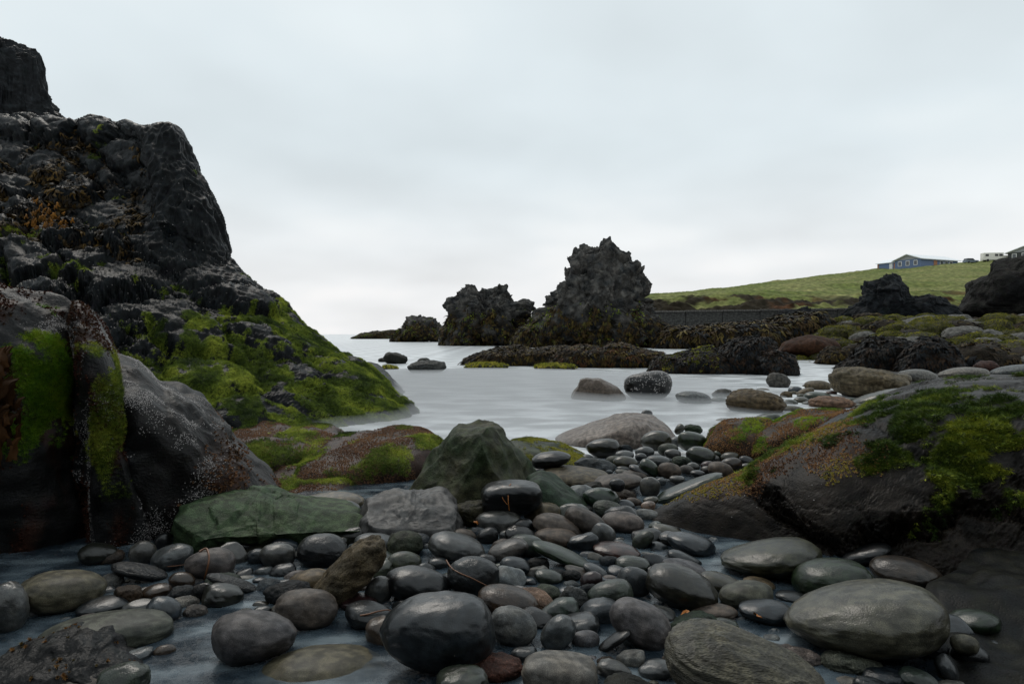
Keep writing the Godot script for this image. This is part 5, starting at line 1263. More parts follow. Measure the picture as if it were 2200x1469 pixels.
# each: place, half axes, tilt, colour, surface, mesh fineness, blockiness, taper, label, group, growth
const STONES := [
	[Vector3(-0.194, 0.076, -1.774), Vector3(0.148, 0.096, 0.116), -0.07, "blue", "smooth", 36, 2.2, 0.25, "large smooth blue-black egg-shaped boulder standing in the pool with a tiny snail on it", "", "", "large smooth blue-black egg-shaped boulder"],
	[Vector3(-0.308, 0.034, -2.225), Vector3(0.107, 0.053, 0.084), -0.10, "char", "smooth", 20, 2.2, 0.00, "long black loaf-shaped cobble touching the pitted black stone with a kelp stalk", "", "", "long black loaf-shaped cobble"],
	[Vector3(-0.126, 0.046, -2.247), Vector3(0.090, 0.065, 0.070), -0.14, "blue", "pit", 36, 2.2, 0.10, "pitted blue-black round stone with a kelp stalk across its face", "", "", "pitted blue-black round stone"],
	[Vector3(-0.218, 0.033, -2.617), Vector3(0.121, 0.048, 0.095), -0.21, "grey", "smooth", 20, 2.2, -0.05, "grey oval cobble tilted in front of the blocky grey rock", "", "", "grey oval cobble"],
	[Vector3(-0.016, 0.022, -2.607), Vector3(0.080, 0.038, 0.063), 0.26, "taupe", "pit", 20, 2.2, 0.05, "pointed brown-grey cobble with a small hole in its top", "", "", "pointed brown-grey cobble"],
	[Vector3(0.184, 0.025, -2.544), Vector3(0.115, 0.022, 0.070), -0.35, "green", "smooth", 20, 2.2, -0.10, "long dark green cobble shaped like a blunt cigar", "", "", "long dark green cobble"],
	[Vector3(0.060, 0.022, -2.664), Vector3(0.078, 0.042, 0.061), -0.09, "ggreen", "smooth", 20, 2.2, 0.00, "flat pale green stone behind the cigar-shaped green cobble", "", "", "flat pale green stone"],
	[Vector3(0.184, 0.017, -2.785), Vector3(0.092, 0.036, 0.072), -0.10, "taupe", "smooth", 20, 2.2, 0.10, "short taupe loaf cobble under the longer taupe loaf", "", "", "short taupe loaf cobble"],
	[Vector3(0.193, 0.033, -2.894), Vector3(0.111, 0.047, 0.087), -0.24, "taupe", "smooth", 20, 2.2, -0.05, "long taupe loaf cobble lying on the shorter taupe loaf", "", "", "long taupe loaf cobble"],
	[Vector3(0.138, 0.028, -3.125), Vector3(0.085, 0.048, 0.066), 0.07, "tan", "smooth", 20, 2.2, 0.05, "light brown dome cobble with speckled top beside the black block", "", "", "light brown dome cobble"],
	[Vector3(0.227, 0.010, -3.270), Vector3(0.067, 0.029, 0.052), -0.09, "bgrey", "smooth", 12, 2.2, -0.10, "flat blue-grey pebble at the foot of the sloping green rock", "", "", "flat blue-grey pebble"],
	[Vector3(0.322, 0.044, -2.920), Vector3(0.102, 0.048, 0.080), -0.49, "taupe", "smooth", 20, 2.2, 0.00, "dark brown-grey egg cobble leaning downhill next to the pale wet loaf", "", "", "dark brown-grey egg cobble"],
	[Vector3(0.052, 0.020, -2.927), Vector3(0.048, 0.040, 0.037), 0.00, "char", "smooth", 12, 2.2, 0.10, "small glossy black ball-shaped stone", "", "", "small glossy black ball-shaped stone"],
	[Vector3(-0.061, 0.030, -2.983), Vector3(0.102, 0.050, 0.079), 0.03, "grey", "smooth", 20, 2.2, -0.05, "grey stone with a flat tilted top beside the black ball", "", "", "grey stone"],
	[Vector3(-0.101, 0.016, -2.806), Vector3(0.047, 0.034, 0.037), 0.35, "char", "pit", 12, 2.2, 0.05, "small black knobbly stone with a pitted nose", "", "", "small black knobbly stone"],
	[Vector3(-0.025, 0.005, -2.856), Vector3(0.034, 0.024, 0.027), 0.35, "bgrey", "smooth", 12, 2.2, -0.10, "small blue-grey pebble next to the black knobbly stone", "", "", "small blue-grey pebble"],
	[Vector3(-0.205, 0.006, -2.859), Vector3(0.056, 0.025, 0.044), -0.14, "taupe", "smooth", 12, 2.2, 0.00, "small taupe pebble under the blocky grey rock", "", "", "small taupe pebble"],
	[Vector3(-0.407, 0.009, -2.766), Vector3(0.071, 0.029, 0.056), 0.05, "blue", "stria", 20, 2.2, 0.10, "dark slate stone with a ridged flat top", "", "", "dark slate stone"],
	[Vector3(-0.542, 0.019, -2.696), Vector3(0.090, 0.038, 0.072), -0.10, "bgrey", "smooth", 20, 2.2, -0.05, "wet blue-grey oval cobble behind the leaning brown stone", "", "", "wet blue-grey oval cobble"],
	[Vector3(-0.516, 0.089, -2.181), Vector3(0.142, 0.056, 0.073), 0.77, "tan", "rough", 36, 2.6, 0.05, "leaning elongated brown stone with pale ridges along it", "", "", "leaning elongated brown stone"],
	[Vector3(-0.396, 0.019, -2.482), Vector3(0.065, 0.039, 0.051), -0.05, "ggreen", "pit", 20, 2.2, -0.10, "round grey-green cobble with a dark notch", "", "", "round grey-green cobble"],
	[Vector3(-0.429, 0.026, -2.191), Vector3(0.046, 0.046, 0.036), -0.35, "grey", "smooth", 20, 2.2, 0.00, "dark grey rounded stone at the end of the black loaf", "", "", "dark grey rounded stone"],
	[Vector3(-0.489, 0.003, -2.149), Vector3(0.061, 0.023, 0.049), -0.07, "maroon", "smooth", 20, 2.2, 0.10, "low purplish brown pebble in front of the leaning brown stone", "", "", "low purplish brown pebble"],
	[Vector3(-0.425, 0.016, -2.020), Vector3(0.075, 0.034, 0.069), -0.14, "blue", "pit", 20, 2.2, -0.05, "pitted charcoal slab stone with a bent kelp stem on it", "", "", "pitted charcoal slab stone"],
	[Vector3(-0.611, 0.036, -2.015), Vector3(0.091, 0.055, 0.074), -0.14, "taupe", "smooth", 36, 2.2, 0.05, "round warm grey boulder standing in milky water beside the black rough stone", "", "", "round warm grey boulder"],
	[Vector3(-0.724, 0.012, -2.203), Vector3(0.073, 0.031, 0.060), 0.10, "char", "rough", 20, 2.2, -0.10, "black rough stone wedged behind the round warm grey boulder", "", "", "black rough stone"],
	[Vector3(-0.687, 0.016, -2.300), Vector3(0.072, 0.034, 0.059), 0.17, "tan", "smooth", 20, 2.2, 0.00, "pale tan stone half hidden behind the leaning brown stone", "", "", "pale tan stone"],
	[Vector3(-0.692, 0.042, -1.815), Vector3(0.112, 0.062, 0.094), -0.07, "mauve", "smooth", 36, 2.2, -0.20, "large mauve-grey boulder with a sloping shoulder, surrounded by pool water", "", "", "large mauve-grey boulder"],
	[Vector3(-0.498, -0.041, -1.781), Vector3(0.170, 0.058, 0.121), -0.03, "ogrey", "smooth", 36, 2.2, -0.05, "large pale olive boulder lying almost level with the pool surface", "", "", "large pale olive boulder"],
	[Vector3(-1.080, 0.035, -2.427), Vector3(0.086, 0.054, 0.074), -0.10, "mauve", "smooth", 20, 2.2, 0.05, "mauve-grey stone with a kelp stalk hanging down over it", "", "", "mauve-grey stone"],
	[Vector3(-1.256, 0.029, -2.514), Vector3(0.075, 0.043, 0.066), 0.35, "grey", "smooth", 20, 2.2, -0.10, "speckled grey cobble tilted against the mauve stone with the kelp", "", "", "speckled grey cobble"],
	[Vector3(-1.386, 0.028, -2.551), Vector3(0.047, 0.047, 0.042), 0.17, "grey", "smooth", 20, 2.2, 0.00, "pale grey cobble at the foot of the dark barnacled rock", "", "", "pale grey cobble"],
	[Vector3(-1.405, 0.016, -2.737), Vector3(0.035, 0.036, 0.031), 0.00, "char", "smooth", 12, 2.2, 0.10, "small black pebble with a blue sheen beside the dark end of the green slab", "", "", "small black pebble"],
	[Vector3(-1.299, 0.021, -2.374), Vector3(0.093, 0.021, 0.063), -0.35, "char", "stria", 20, 2.2, -0.05, "black slate wedge with splintered layers", "", "", "black slate wedge"],
	[Vector3(-1.519, 0.006, -2.573), Vector3(0.048, 0.026, 0.044), 0.10, "brown", "stria", 20, 2.2, 0.05, "dark brown flat stone behind the black slate wedge", "", "", "dark brown flat stone"],
	[Vector3(-1.561, 0.021, -2.567), Vector3(0.067, 0.039, 0.061), -0.14, "dolive", "smooth", 20, 2.2, -0.10, "dark olive cobble at the foot of the black overhang", "", "", "dark olive cobble"],
	[Vector3(-1.429, 0.038, -2.151), Vector3(0.125, 0.057, 0.117), -0.07, "ogrey", "smooth", 36, 2.2, 0.00, "broad olive-grey boulder with a glossy wet top beside the black overhang", "", "", "broad olive-grey boulder"],
	[Vector3(-1.480, 0.052, -1.981), Vector3(0.062, 0.072, 0.060), 0.00, "grey", "smooth", 36, 2.2, 0.10, "dark rounded grey boulder beside the broad olive-grey boulder", "", "", "dark rounded grey boulder"],
	[Vector3(-1.127, 0.023, -1.889), Vector3(0.166, 0.041, 0.097), -0.07, "ogrey", "smooth", 36, 2.8, -0.05, "long flat olive boulder with a chipped end, beside the black weedy boulder", "", "", "long flat olive boulder"],
	[Vector3(-1.273, 0.004, -2.115), Vector3(0.073, 0.024, 0.061), 0.03, "blue", "smooth", 20, 2.2, 0.05, "dark bluish low stone between the two olive boulders", "", "", "dark bluish low stone"],
	[Vector3(-1.049, 0.020, -2.044), Vector3(0.050, 0.038, 0.044), -0.26, "bgrey", "smooth", 20, 2.2, -0.10, "blue-grey stone in the pool with a worn ring on its face", "", "", "blue-grey stone"],
	[Vector3(-1.170, 0.004, -2.232), Vector3(0.046, 0.023, 0.040), 0.14, "brown", "smooth", 20, 2.2, 0.00, "light brown oval pebble between dark stones", "", "", "light brown oval pebble"],
	[Vector3(-1.126, 0.010, -2.321), Vector3(0.043, 0.029, 0.037), -0.21, "brown", "smooth", 12, 2.2, 0.10, "dark brown cobble under the mauve stone with the kelp", "", "", "dark brown cobble"],
	[Vector3(-0.930, 0.020, -2.267), Vector3(0.086, 0.016, 0.044), -0.42, "char", "stria", 20, 2.2, -0.05, "black slate blade jutting from under the mauve stone", "", "", "black slate blade"],
	[Vector3(-1.008, 0.009, -2.208), Vector3(0.031, 0.029, 0.027), 0.00, "char", "rough", 12, 2.2, 0.05, "small black clinker pebble with a kelp stalk on its tip", "", "", "small black clinker pebble"],
	[Vector3(-1.232, 0.014, -2.178), Vector3(0.040, 0.034, 0.036), -0.14, "brown", "rough", 20, 2.2, -0.10, "dark brown angular pebble beside the olive boulder", "", "", "dark brown angular pebble"],
	[Vector3(-0.971, -0.000, -2.085), Vector3(0.034, 0.020, 0.029), 0.09, "taupe", "rough", 12, 2.2, 0.00, "small pale peaked pebble poking out of the pool", "", "", "small pale peaked pebble"],
	[Vector3(-0.874, 0.028, -2.533), Vector3(0.065, 0.048, 0.054), -0.14, "grey", "smooth", 20, 2.2, 0.10, "pale grey round cobble with a chipped hollow below the green slab", "", "", "pale grey round cobble"],
	[Vector3(-0.707, 0.041, -2.547), Vector3(0.094, 0.061, 0.076), -0.03, "char", "pit", 36, 2.2, -0.05, "black bubbly lava stone in front of the green slab", "", "", "black bubbly lava stone"],
	[Vector3(-0.682, 0.013, -2.541), Vector3(0.057, 0.033, 0.046), 0.07, "bgrey", "smooth", 20, 2.2, 0.05, "faceted blue-grey pebble leaning on the black bubbly stone", "", "", "faceted blue-grey pebble"],
	[Vector3(-0.934, -0.043, -2.500), Vector3(0.062, 0.016, 0.047), 0.07, "bgrey", "smooth", 20, 2.2, -0.10, "blue-grey pebble awash in milky water", "", "", "blue-grey pebble"],
	[Vector3(0.000, 0.110, -3.066), Vector3(0.138, 0.080, 0.108), 0.07, "char", "smooth", 36, 3.2, 0.00, "black smooth block with a dry kelp twig on top", "", "", "black smooth block"],
	[Vector3(-0.176, 0.034, -3.078), Vector3(0.084, 0.054, 0.065), -0.05, "olive", "rough", 20, 3.0, 0.10, "olive angular stone wedged between the blocky grey rock and the black block", "", "", "olive angular stone"],
	[Vector3(-0.881, 0.024, -3.347), Vector3(0.159, 0.044, 0.128), -0.03, "tan", "pit", 20, 2.2, -0.05, "tan pitted stone behind the green slab", "", "", "tan pitted stone"],
	[Vector3(-0.807, 0.019, -3.253), Vector3(0.080, 0.038, 0.064), -0.10, "bgrey", "smooth", 20, 2.2, 0.05, "smooth blue-grey cobble between the green slab and the blocky grey rock", "", "", "smooth blue-grey cobble"],
	[Vector3(0.229, 0.113, -4.003), Vector3(0.117, 0.050, 0.092), 0.17, "char", "pit", 20, 2.2, -0.10, "black spongy oval stone on the flat tan rock", "", "", "black spongy oval stone"],
	[Vector3(0.349, 0.030, -3.933), Vector3(0.214, 0.048, 0.193), -0.05, "tan", "smooth", 36, 2.5, 0.00, "flat tan rock with a crack across it", "", "", "flat tan rock"],
	[Vector3(0.489, 0.025, -2.987), Vector3(0.096, 0.044, 0.076), -0.14, "mauve", "smooth", 20, 2.2, 0.10, "pale mauve loaf cobble awash at the outlet of the stream", "", "", "pale mauve loaf cobble"],
	[Vector3(0.375, 0.028, -2.792), Vector3(0.053, 0.046, 0.041), -0.52, "grey", "smooth", 12, 2.2, -0.05, "dark grey upright pebble between two loaves", "", "", "dark grey upright pebble"],
	[Vector3(0.411, 0.005, -2.659), Vector3(0.095, 0.025, 0.075), -0.07, "red", "smooth", 20, 2.2, 0.05, "reddish brown oval cobble lying in the stream", "", "", "reddish brown oval cobble"],
	[Vector3(0.528, 0.021, -2.745), Vector3(0.050, 0.033, 0.039), 0.70, "ggreen", "pit", 12, 2.2, -0.10, "grey-green pebble standing on edge in the stream", "", "", "grey-green pebble"],
	[Vector3(0.709, 0.020, -2.688), Vector3(0.101, 0.036, 0.081), -0.17, "blue", "smooth", 20, 2.2, 0.00, "dark blue-grey ellipse cobble beside the black foot of the mossy ridge", "", "", "dark blue-grey ellipse cobble"],
	[Vector3(0.661, 0.009, -2.904), Vector3(0.066, 0.025, 0.052), -0.24, "olive", "smooth", 20, 2.2, 0.10, "thin olive pebble lying in the stream near the ridge", "", "", "thin olive pebble"],
	[Vector3(0.443, 0.008, -2.492), Vector3(0.064, 0.027, 0.050), -0.05, "ggreen", "smooth", 20, 2.2, -0.05, "low dark grey-green cobble in the stream", "", "", "low dark grey-green cobble"],
	[Vector3(0.372, -0.007, -2.588), Vector3(0.033, 0.012, 0.026), 0.10, "mauve", "smooth", 12, 2.2, 0.05, "tiny mauve pebble awash in the stream", "", "", "tiny mauve pebble"],
	[Vector3(0.541, 0.045, -2.167), Vector3(0.116, 0.060, 0.093), -0.24, "dolive", "smooth", 36, 2.2, -0.10, "big dark olive loaf boulder in the middle of the cobbles", "", "", "big dark olive loaf boulder"],
	[Vector3(0.310, 0.027, -2.144), Vector3(0.072, 0.045, 0.057), 0.24, "ggreen", "pit", 20, 2.6, 0.00, "grey-green pitted stone with broken corner", "", "", "grey-green pitted stone"],
	[Vector3(0.268, 0.015, -2.290), Vector3(0.039, 0.035, 0.030), 0.17, "maroon", "smooth", 12, 2.2, 0.10, "small maroon pebble among black pebbles", "", "", "small maroon pebble"],
	[Vector3(0.405, 0.028, -2.258), Vector3(0.061, 0.048, 0.048), -0.14, "bgrey", "pit", 20, 2.2, -0.05, "blue-grey rough stone with a tan patch beside the dark olive loaf", "", "", "blue-grey rough stone"],
	[Vector3(0.364, 0.041, -1.903), Vector3(0.093, 0.053, 0.074), -0.38, "mauve", "smooth", 36, 2.5, 0.05, "large triangular mauve-grey stone with flat face", "", "", "large triangular mauve-grey stone"],
	[Vector3(0.525, 0.067, -1.564), Vector3(0.188, 0.079, 0.139), -0.21, "ogrey", "stria", 46, 2.2, -0.10, "large pale weathered boulder with wood-like grooves", "", "", "large pale weathered boulder"],
	[Vector3(0.576, 0.014, -1.898), Vector3(0.084, 0.022, 0.052), -0.31, "blue", "pit", 20, 2.2, 0.00, "blue-black spongy stone behind the grooved boulder", "", "", "blue-black spongy stone"],
	[Vector3(0.530, 0.008, -1.974), Vector3(0.068, 0.026, 0.055), 0.14, "green", "rough", 20, 2.2, 0.10, "dark green rough stone beside the blue-black spongy stone", "", "", "dark green rough stone"],
	[Vector3(0.615, 0.001, -2.080), Vector3(0.071, 0.020, 0.051), 0.07, "taupe", "smooth", 20, 2.2, -0.05, "low grey-brown stone with orange weed around it", "", "", "low grey-brown stone"],
	[Vector3(0.745, 0.021, -2.163), Vector3(0.086, 0.039, 0.071), 0.17, "ogrey", "smooth", 20, 2.2, 0.05, "olive-grey loaf cobble above the dark blue wet stone", "", "", "olive-grey loaf cobble"],
	[Vector3(0.711, 0.009, -2.301), Vector3(0.075, 0.025, 0.061), -0.21, "olive", "smooth", 20, 2.2, -0.10, "olive spindle-shaped cobble next to the big dark olive loaf", "", "", "olive spindle-shaped cobble"],
	[Vector3(0.839, 0.000, -2.313), Vector3(0.053, 0.019, 0.044), -0.10, "tan", "smooth", 20, 2.2, 0.00, "small tan stone behind the olive-grey loaf cobble", "", "", "small tan stone"],
	[Vector3(0.932, 0.045, -2.451), Vector3(0.175, 0.058, 0.146), 0.16, "olive", "pit", 36, 2.2, 0.30, "large olive pear-shaped boulder with pinprick holes below the mossy ridge", "", "", "large olive pear-shaped boulder"],
	[Vector3(1.057, 0.045, -2.248), Vector3(0.132, 0.063, 0.114), 0.14, "green", "pit", 36, 2.2, -0.05, "green pitted dome boulder beside the huge kidney boulder", "", "", "green pitted dome boulder"],
	[Vector3(1.334, 0.026, -2.555), Vector3(0.089, 0.029, 0.078), 0.38, "char", "smooth", 20, 2.2, 0.05, "black smooth stone with a lifted end beneath the mossy ridge", "", "", "black smooth stone"],
	[Vector3(1.358, 0.028, -2.350), Vector3(0.111, 0.048, 0.100), -0.03, "brown", "pit", 36, 2.2, -0.10, "dark brown oval boulder between the green dome and the wet rock shelf", "", "", "dark brown oval boulder"],
	[Vector3(0.970, 0.070, -1.883), Vector3(0.210, 0.081, 0.184), 0.17, "ogrey", "pit", 40, 2.2, 0.30, "huge grey kidney-shaped boulder with a high rounded back", "", "", "huge grey kidney-shaped boulder"],
	[Vector3(0.769, 0.012, -2.052), Vector3(0.081, 0.032, 0.068), -0.03, "blue", "smooth", 20, 2.2, 0.10, "dark blue wet cobble with a tuft of weed", "", "", "dark blue wet cobble"],
	[Vector3(0.918, -0.004, -2.205), Vector3(0.062, 0.016, 0.042), -0.07, "blue", "smooth", 20, 2.2, -0.05, "slim dark blue pebble above the huge kidney boulder", "", "", "slim dark blue pebble"],
	[Vector3(1.327, 0.019, -1.951), Vector3(0.070, 0.037, 0.066), 0.17, "green", "smooth", 20, 2.2, 0.05, "blurred green-grey stone under water on the wet rock shelf", "", "", "blurred green-grey stone"],
	[Vector3(0.874, 0.002, -1.752), Vector3(0.067, 0.022, 0.047), -0.03, "ogrey", "rough", 20, 3.0, -0.10, "flat olive stone sprinkled with pale grains", "", "", "flat olive stone"],
	[Vector3(0.758, 0.001, -1.793), Vector3(0.056, 0.018, 0.039), -0.17, "mauve", "rough", 20, 2.2, 0.00, "flat mauve-brown stone with a reddish end", "", "", "flat mauve-brown stone"],
	[Vector3(0.999, 0.008, -1.782), Vector3(0.031, 0.028, 0.027), 0.09, "char", "rough", 12, 2.2, 0.10, "black angular stone below the huge kidney boulder", "", "", "black angular stone"],
	[Vector3(1.121, 0.002, -1.832), Vector3(0.050, 0.020, 0.045), 0.17, "char", "rough", 20, 2.2, -0.05, "rough black stone with a pointed end", "", "", "rough black stone"],
	[Vector3(1.160, 0.054, -1.744), Vector3(0.034, 0.023, 0.032), 0.10, "ogrey", "smooth", 20, 2.2, 0.05, "grey-olive round cobble on top of a black stone", "", "", "grey-olive round cobble"],
	[Vector3(1.192, 0.013, -1.766), Vector3(0.044, 0.033, 0.041), 0.00, "char", "smooth", 20, 2.2, -0.10, "black stone under the grey-olive round cobble", "", "", "black stone"],
	[Vector3(1.087, 0.018, -1.696), Vector3(0.036, 0.020, 0.033), -1.01, "bgrey", "smooth", 20, 2.2, 0.00, "blue-grey finger-shaped pebble standing on end", "", "", "blue-grey finger-shaped pebble"],
	[Vector3(1.311, -0.003, -1.856), Vector3(0.021, 0.017, 0.020), 0.00, "blue", "smooth", 12, 2.2, 0.10, "small dark blue pebble beside the grey-olive round cobble", "", "", "small dark blue pebble"],
	[Vector3(1.450, -0.005, -1.961), Vector3(0.024, 0.014, 0.023), 0.10, "bgrey", "smooth", 12, 2.2, -0.05, "thin blue-grey pebble on the wet rock shelf", "", "", "thin blue-grey pebble"],
	[Vector3(-0.042, 0.007, -1.717), Vector3(0.071, 0.026, 0.055), -0.10, "red", "rough", 20, 2.2, 0.05, "dark reddish wet stone in front of the egg-shaped boulder", "", "", "dark reddish wet stone"],
	[Vector3(0.004, 0.032, -1.901), Vector3(0.069, 0.052, 0.054), -0.17, "pale", "smooth", 36, 2.2, -0.10, "pale grey rounded stone tucked against the egg-shaped boulder", "", "", "pale grey rounded stone"],
	[Vector3(-0.014, 0.028, -2.094), Vector3(0.096, 0.043, 0.075), -0.24, "brown", "pit", 20, 2.2, 0.00, "dark brown pitted stone sloping down to the pale grey stone", "", "", "dark brown pitted stone"],
	[Vector3(0.076, 0.010, -2.154), Vector3(0.068, 0.026, 0.053), -0.24, "pink", "rough", 20, 2.2, 0.10, "pinkish sandstone slab sloping into the water", "", "", "pinkish sandstone slab"],
	[Vector3(0.126, 0.028, -1.873), Vector3(0.054, 0.042, 0.042), 0.73, "grey", "smooth", 20, 2.2, -0.05, "dark grey egg stone tipped up on its end", "", "", "dark grey egg stone"],
	[Vector3(0.120, 0.019, -1.661), Vector3(0.096, 0.037, 0.077), -0.14, "pale", "smooth", 36, 3.2, 0.05, "flat pale grey slab with a straight edge, awash in the pool", "", "", "flat pale grey slab"],
	[Vector3(0.194, 0.018, -2.140), Vector3(0.045, 0.038, 0.035), -0.10, "grey", "rough", 20, 2.2, -0.10, "dark angular stone with pinkish top", "", "", "dark angular stone"],
	[Vector3(0.204, 0.003, -1.883), Vector3(0.040, 0.023, 0.031), 0.10, "mauve", "smooth", 20, 2.2, 0.00, "dark purple flat pebble in the pool", "", "", "dark purple flat pebble"],
	[Vector3(0.277, 0.015, -1.850), Vector3(0.056, 0.013, 0.029), 0.63, "char", "smooth", 20, 2.2, 0.10, "black stone leaning on the triangular mauve stone", "", "", "black stone"],
	[Vector3(0.362, 0.007, -1.871), Vector3(0.031, 0.027, 0.025), -0.07, "char", "smooth", 12, 2.2, -0.05, "black pebble with a flat sawn-looking top", "", "", "black pebble"],
	[Vector3(0.250, -0.002, -1.752), Vector3(0.030, 0.018, 0.023), -0.17, "brown", "rough", 12, 2.2, 0.05, "brown splintered pebble in the pool", "", "", "brown splintered pebble"],
	[Vector3(0.129, 0.005, -2.369), Vector3(0.053, 0.025, 0.042), -0.07, "ggreen", "smooth", 20, 2.2, -0.10, "flat grey-green pebble with a square end", "", "", "flat grey-green pebble"],
	[Vector3(0.245, 0.000, -2.430), Vector3(0.058, 0.013, 0.038), -0.28, "taupe", "smooth", 20, 2.2, 0.00, "thin taupe pebble above the maroon pebble", "", "", "thin taupe pebble"],
	[Vector3(0.298, 0.006, -2.427), Vector3(0.049, 0.020, 0.038), -0.38, "bgrey", "smooth", 12, 2.2, 0.10, "grey-green round pebble at the edge of the stream", "", "", "grey-green round pebble"],
	[Vector3(0.013, 0.015, -2.441), Vector3(0.060, 0.033, 0.047), -0.21, "blue", "smooth", 20, 2.2, -0.05, "dark slate-blue oval cobble above the open water", "", "", "dark slate-blue oval cobble"],
	[Vector3(0.095, 0.005, -2.500), Vector3(0.041, 0.025, 0.032), 0.00, "char", "rough", 12, 2.2, 0.05, "small black faceted pebble", "", "", "small black faceted pebble"],
	[Vector3(0.209, 0.003, -2.381), Vector3(0.032, 0.022, 0.025), 0.17, "char", "rough", 12, 2.2, -0.10, "tiny black pebble with wet glints beside the maroon pebble", "", "", "tiny black pebble"],
	[Vector3(-0.202, 0.004, -2.575), Vector3(0.056, 0.024, 0.044), -0.07, "bgrey", "pit", 20, 2.2, 0.00, "low grey pitted pebble behind the blue-black kelp stone", "", "", "low grey pitted pebble"],
	[Vector3(-0.273, 0.003, -2.505), Vector3(0.039, 0.023, 0.031), -0.07, "blue", "smooth", 12, 2.2, 0.10, "small dark blue pebble behind the black loaf", "", "", "small dark blue pebble"],
	[Vector3(-0.095, 0.004, -2.544), Vector3(0.040, 0.023, 0.031), -0.14, "char", "pit", 12, 2.2, -0.05, "small black pitted pebble behind the blue-black kelp stone", "", "", "small black pitted pebble"],
	[Vector3(0.623, 0.006, -2.472), Vector3(0.080, 0.020, 0.060), -0.21, "mauve", "smooth", 20, 2.2, 0.05, "slim pinkish grey pebble awash beside the big olive boulder", "", "", "slim pinkish grey pebble"],
	[Vector3(0.342, -0.007, -2.381), Vector3(0.029, 0.013, 0.023), 0.03, "mauve", "smooth", 12, 2.2, -0.10, "small lilac pebble above the grey-green pitted stone", "", "", "small lilac pebble"],
	[Vector3(0.597, -0.023, -2.737), Vector3(0.051, 0.034, 0.041), -0.35, "blue", "smooth", 12, 2.2, 0.00, "blue stone under water beside the pebble on edge", "", "", "blue stone"],
	[Vector3(0.647, 0.045, -4.820), Vector3(0.124, 0.065, 0.097), 0.07, "dolive", "smooth", 20, 2.2, 0.10, "dark olive egg cobble alone in the water by the heap", "", "", "dark olive egg cobble alone"],
	[Vector3(0.574, 0.030, -3.760), Vector3(0.149, 0.046, 0.118), 0.14, "taupe", "smooth", 20, 2.2, -0.05, "long taupe cobble with a black pebble on it", "", "", "long taupe cobble"],
	[Vector3(0.520, 0.102, -3.375), Vector3(0.041, 0.032, 0.032), 0.00, "char", "pit", 12, 2.2, 0.05, "black round pebble on the long taupe cobble", "", "", "black round pebble"],
	[Vector3(0.736, 0.035, -3.624), Vector3(0.058, 0.055, 0.046), 0.00, "grey", "pit", 12, 2.2, -0.10, "grey pitted ball-shaped cobble below the heap", "", "", "grey pitted ball-shaped cobble"],
	[Vector3(0.906, 0.063, -3.479), Vector3(0.183, 0.033, 0.113), 0.42, "green", "smooth", 36, 2.5, 0.00, "broad smooth green rock leaning against the mossy ridge", "", "", "broad smooth green rock"],
	[Vector3(0.443, 0.036, -3.381), Vector3(0.094, 0.054, 0.074), -0.21, "green", "smooth", 20, 2.2, 0.10, "dark green saddle-shaped cobble next to the reddish weed", "", "", "dark green saddle-shaped cobble"],
	[Vector3(0.453, 0.021, -3.226), Vector3(0.072, 0.041, 0.057), -0.07, "ggreen", "stria", 20, 2.2, -0.05, "grey-green stone with fine layered stripes", "", "", "grey-green stone"],
	[Vector3(0.562, 0.010, -3.340), Vector3(0.045, 0.029, 0.036), -0.17, "bgrey", "smooth", 12, 2.2, 0.05, "blue-grey pebble in the stream below the weed", "", "", "blue-grey pebble"],
	[Vector3(0.613, 0.003, -3.432), Vector3(0.041, 0.023, 0.033), -0.10, "taupe", "smooth", 12, 2.2, -0.10, "small taupe pebble in the stream below the weed", "", "", "small taupe pebble"],
	[Vector3(0.671, 0.005, -3.349), Vector3(0.038, 0.025, 0.030), 0.17, "pink", "smooth", 12, 2.2, 0.00, "pinkish tan pebble in the stream", "", "", "pinkish tan pebble"],
	[Vector3(0.570, 0.011, -3.558), Vector3(0.077, 0.029, 0.061), -0.14, "brown", "rough", 20, 2.2, 0.10, "brown flat stone with reddish weed on it", "", "", "brown flat stone"],
	[Vector3(1.378, 0.028, -6.970), Vector3(0.061, 0.048, 0.048), 0.17, "char", "smooth", 12, 2.2, -0.05, "black cone-shaped stone standing behind the pink-tan boulder", "", "", "black cone-shaped stone"],
	[Vector3(1.038, 0.077, -4.928), Vector3(0.112, 0.077, 0.089), 0.09, "olive", "smooth", 20, 2.2, 0.05, "big olive smooth cobble in the heap between the pink-tan boulder and the mossy ridge", "cobbles in the heap by the mossy ridge", "", ""],
	[Vector3(1.308, 0.074, -4.947), Vector3(0.111, 0.074, 0.089), -0.10, "green", "smooth", 20, 2.2, -0.10, "big dark green smooth cobble in the heap between the pink-tan boulder and the mossy ridge", "cobbles in the heap by the mossy ridge", "", ""],
	[Vector3(1.542, 0.040, -5.799), Vector3(0.080, 0.039, 0.065), -0.10, "green", "rough", 12, 2.2, 0.00, "dark green rough cobble in the heap between the pink-tan boulder and the mossy ridge", "cobbles in the heap by the mossy ridge", "", ""],
	[Vector3(1.419, 0.048, -5.768), Vector3(0.053, 0.035, 0.043), 0.87, "olive", "smooth", 12, 2.2, 0.10, "small olive smooth cobble in the heap between the pink-tan boulder and the mossy ridge", "cobbles in the heap by the mossy ridge", "", ""],
	[Vector3(1.239, 0.055, -4.486), Vector3(0.097, 0.054, 0.079), -0.10, "ggreen", "smooth", 20, 2.2, -0.05, "big grey-green smooth cobble in the heap between the pink-tan boulder and the mossy ridge", "cobbles in the heap by the mossy ridge", "", ""],
	[Vector3(1.361, 0.031, -5.029), Vector3(0.050, 0.031, 0.040), 0.07, "green", "smooth", 12, 2.2, 0.05, "small dark green smooth cobble in the heap between the pink-tan boulder and the mossy ridge", "cobbles in the heap by the mossy ridge", "", ""],
